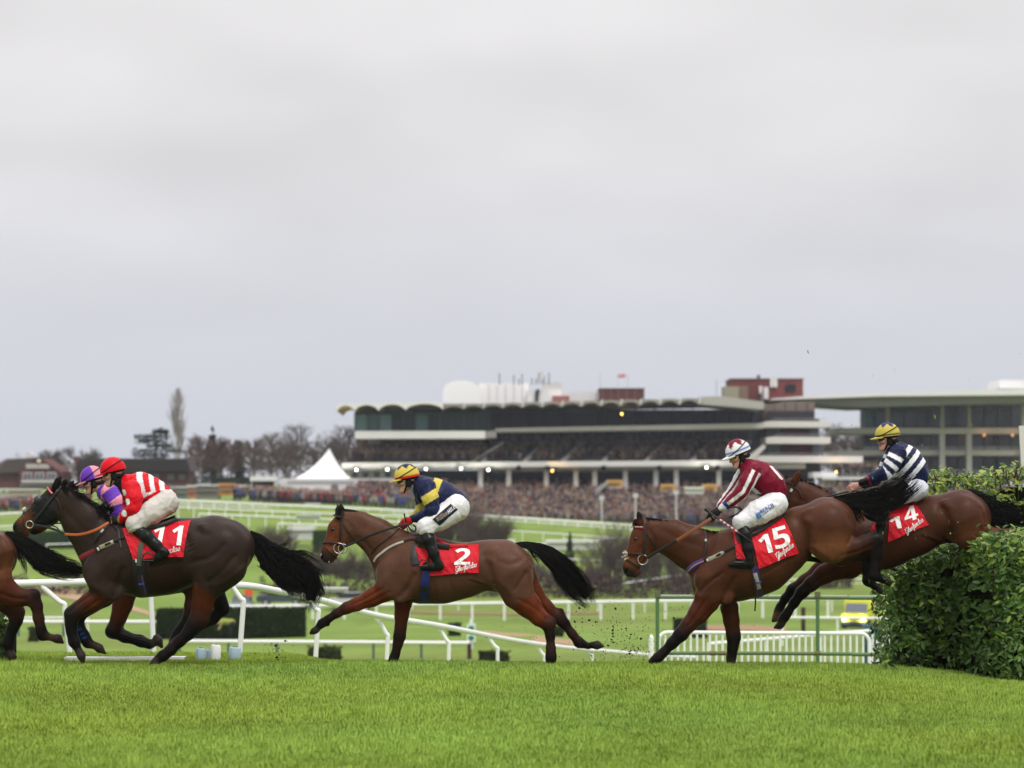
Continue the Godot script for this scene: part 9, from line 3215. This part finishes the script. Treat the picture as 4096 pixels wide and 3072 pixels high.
# a standing figure for the far crowd, one closed skin
func figure(coat: Color, legs: Color, hair: Color, seed_: int) -> ArrayMesh:
	var m := MB.new()
	var r := RandomNumberGenerator.new()
	r.seed = seed_
	var skin := Color(0.44, 0.28, 0.22)
	for z in [-0.1, 0.1]:
		m.tube(pv([Vector3(z, 0, 0), Vector3(z * 0.9, 0.45, 0.02), Vector3(z * 0.8, 0.86, 0)]), PackedFloat32Array([0.06, 0.07, 0.095]), 6, legs)
	m.tube(pv([Vector3(0, 0.74, 0), Vector3(0, 0.95, 0), Vector3(0, 1.25, 0), Vector3(0, 1.42, 0), Vector3(0, 1.5, 0)]), PackedFloat32Array([0.20, 0.19, 0.22, 0.21, 0.08]), 8, coat, 0.75)
	for s in [-1.0, 1.0]:
		var b := r.randf_range(0.0, 0.25)
		m.tube(pv([Vector3(s * 0.20, 1.42, 0), Vector3(s * 0.28, 1.15, 0.02), Vector3(s * (0.22 - b * 0.4), 0.95 + b, 0.12 + b)]), PackedFloat32Array([0.075, 0.065, 0.05]), 6, coat)
		m.ball(Vector3(s * (0.22 - b * 0.4), 0.93 + b, 0.13 + b), Vector3.ONE * 0.05, 4, 6, skin)
	m.tube(pv([Vector3(0, 1.47, 0), Vector3(0, 1.57, 0.01)]), PackedFloat32Array([0.06]), 6, skin)
	m.ball(Vector3(0, 1.66, 0.015), Vector3(0.085, 0.115, 0.10), 6, 8, skin)
	m.ball(Vector3(0, 1.70, -0.015), Vector3(0.095, 0.095, 0.105), 6, 8, hair)
	return m.mesh()

func crowd() -> void:
	var r := RandomNumberGenerator.new()
	r.seed = 99
	var coats := [[Color(0.03, 0.03, 0.036), "a black coat"], [Color(0.045, 0.05, 0.085), "a navy coat"], [Color(0.16, 0.11, 0.08), "a brown tweed coat"], [Color(0.30, 0.22, 0.15), "a camel coat"], [Color(0.085, 0.085, 0.07), "an olive coat"], [Color(0.19, 0.175, 0.175), "a grey coat"], [Color(0.30, 0.025, 0.03), "a red coat"], [Color(0.05, 0.09, 0.27), "a bright blue coat"], [Color(0.36, 0.33, 0.30), "a pale coat"], [Color(0.12, 0.04, 0.05), "a plum coat"]]
	var kinds: Array[Mesh] = []
	for k in coats.size():
		kinds.append(figure(coats[k][0] * 0.82, [Color(0.02, 0.02, 0.025), Color(0.04, 0.04, 0.06), Color(0.07, 0.05, 0.04)][k % 3], [Color(0.05, 0.035, 0.03), Color(0.14, 0.10, 0.08), Color(0.26, 0.22, 0.2), Color(0.30, 0.22, 0.14)][k % 4], k))
	var cm := vmat("crowd", 0.85, 0.2)
	var weights_ := [0, 0, 0, 1, 1, 2, 2, 2, 3, 3, 4, 5, 5, 8, 9, 6, 7]
	var xf := []
	for k in kinds.size(): xf.append([])
	var front := []
	# the packed terrace below the columns
	for k in 14:
		var y0 := 1136.0 - k * 5.6
		var Z := 373.8 + k * 1.7
		var x := 968.0 - k * 2.0
		while x < 1738.0:
			x += r.randf_range(5.2, 8.6)
			if k > 8 and r.randf() < 0.15: continue
			if k == 13 and r.randf() < 0.5: continue
			var p := atd(x, y0 - 2.0 + (x - 960) / 780.0 * 4.0, Z + r.randf_range(-0.3, 0.5))
			var w: int = weights_[r.randi() % 15 if r.randf() < 0.96 else 15 + r.randi() % 2]
			var t := Transform3D(Basis(Vector3.UP, r.randfn(0, 0.6)).scaled(Vector3.ONE * r.randf_range(0.92, 1.08)), p)
			if k < 2: front.append([w, t, "in the front rows of the terrace below the columns", "crowd on the terrace"])
			else: xf[w].append(t)
	# the lawn crowd left of the columns
	for k in 9:
		var Z := 372.0 + k * 1.6
		var x := 500.0
		while x < 985.0:
			x += r.randf_range(5.5, 11.0)
			var dens := smoothstep(500, 600, x)
			if r.randf() > 0.25 + 0.75 * dens: continue
			if x > 760 and k > 6: continue
			var p := atd(x, lerpf(1082, 1106, (x - 500) / 485.0) - k * 4.3 * smoothstep(730, 800, x) - k * 1.2, Z)
			var w: int = weights_[r.randi() % weights_.size()]
			if k < 4 and r.randf() < 0.30: w = [6, 7, 7, 6, 8][r.randi() % 5]
			var t := Transform3D(Basis(Vector3.UP, r.randfn(0, 0.8)).scaled(Vector3.ONE * r.randf_range(0.92, 1.08)), p)
			if k < 1: front.append([w, t, "in the loose crowd on the lawn by the marquee", "crowd on the lawn"])
			else: xf[w].append(t)
	# steps in front of the white pavilion, dark with people
	for k in 6:
		var x := 745.0
		while x < 960.0:
			x += r.randf_range(4.5, 7.5)
			var p := atd(x, 1083.0 - k * 4.4, 382.0 + k * 1.2)
			xf[[0, 0, 1, 0, 5, 2][r.randi() % 6]].append(Transform3D(Basis(Vector3.UP, r.randfn(0, 0.6)), p))
	# far left rails
	for k in 3:
		var x := -10.0
		while x < 372.0:
			x += r.randf_range(5.0, 10.0)
			if x > 70 and r.randf() < 0.55: continue
			var p := atd(x, 1108.0 - k * 5.0 - x * 0.06, 366.0 + k * 2.0)
			var w: int = weights_[r.randi() % weights_.size()]
			if r.randf() < 0.25: w = 6 + r.randi() % 2
			var t := Transform3D(Basis(Vector3.UP, r.randfn(0, 0.8)), p)
			if k == 0 and x < 80: front.append([w, t, "behind the white rails at the far left", "crowd at far left"])
			else: xf[w].append(t)
	# seated upper tier
	for k in 11:
		var y0 := 997.0 - k * 4.0
		var x := 752.0 + k * 3.2
		while x < 1592.0:
			x += r.randf_range(4.6, 9.5)
			var stairs := false
			for s in [1040.0, 1130.0, 1212.0, 1300.0, 1392.0, 1490.0, 1570.0]:
				var sx: float = s + k * 4.3
				if x > sx - 3 and x < sx + 14: stairs = true
			if stairs: continue
			if x > 1040 and r.randf() < 0.42 + 0.03 * k: continue
			var p := atd(x, y0 - 3.2, 394.8 + k * 0.95)
			var w: int = weights_[r.randi() % 15]
			p.y -= 0.55
			xf[w].append(Transform3D(Basis(Vector3.UP, r.randfn(0, 0.5)), p))
	# people under the end block and before the glass stand
	for k in 5:
		var x := 1690.0
		while x < 2230.0:
			x += r.randf_range(5.0, 9.0)
			if x > 1775 and x < 1800 and k < 3: continue
			var p := atd(x, [1030.0, 1023.0, 1084.0, 1077.0, 1070.0][k], [402.0, 404.0, 378.0, 380.0, 382.0][k])
			if k < 2 and x > 1900: continue
			xf[weights_[r.randi() % 15]].append(Transform3D(Basis(Vector3.UP, r.randfn(0, 0.6)), p))
	for f in front:
		var o := obj("person", kinds[f[0]], cm)
		o.transform = f[1]
		tag(o, "spectator in %s %s" % [coats[f[0]][1], f[2]], "person", f[3])
	var all := thing("crowd", "thousands of spectators packing the stands and lawns", "crowd", Vector3.ZERO)
	all.set_meta("kind", "stuff")
	for k in kinds.size(): tag(scatter(kinds[k], cm, xf[k], PackedColorArray(), all, "crowd"), "", "", "", "stuff")

func clutter() -> void:
	# white benches, hurdles and huts about the slope
	var n := 0
	for q in [[620, 1137, 676, 1162, 304, "white bench row on the slope left of the green hedge block"], [1058, 1166, 1112, 1188, 305, "white hut low on the slope above the croup of horse 2"], [1180, 1166, 1292, 1184, 308, "long white canvas screen below the rails right of the cone tree"], [1112, 1174, 1180, 1186, 306, "low white hurdle stack beside the canvas screen"], [1296, 1160, 1330, 1178, 310, "small white box ahead of the ears of horse 15"], [690, 1270, 750, 1276, 252, "white plank bench lying under the chin of horse 2"], [640, 1112, 690, 1118, 318, "white rail wing on the green slope below the marquee"], [1480, 1052, 1520, 1064, 372, "white vehicle roof among the crowd below the last columns"], [660, 1087, 690, 1095, 366, "white table at the crowd's edge below the marquee"]]:
		var t := thing("white_stall", q[5], "stall", Vector3(atd(q[0], q[3], q[4]).x, atd(q[0], q[3], q[4]).y, -q[4]), "white boxes on the slope")
		slab(t, "body", q[0], lerpf(q[1], q[3], 0.35), q[2], q[3] + 3, q[4], 1.2, Color(0.56, 0.56, 0.55))
		slab(t, "top", q[0] - 1, q[1], q[2] + 1, lerpf(q[1], q[3], 0.35), q[4] - 0.3, 1.8, Color(0.66, 0.66, 0.65))
		n += 1
	for q in [[1373, 1075, 1140], [1461, 1068, 1140], [1300, 1080, 1135], [1590, 1080, 1140]]:
		var t := thing("lamp_post", "white lamp post in the terrace crowd, %s" % ["beside the sixth column", "beneath the eighth column", "left of the sixth column", "near rider 15's hands"][n % 4], "lamp post", atd(q[0], q[2], 368))
		slab(t, "pole", q[0] - 2.0, q[1], q[0] + 2.0, q[2], 368, 0.2, Color(0.45, 0.44, 0.44))
		slab(t, "head", q[0] - 5.5, q[1] - 9, q[0] + 5.5, q[1], 368, 0.6, Color(0.52, 0.51, 0.51))
		n += 1
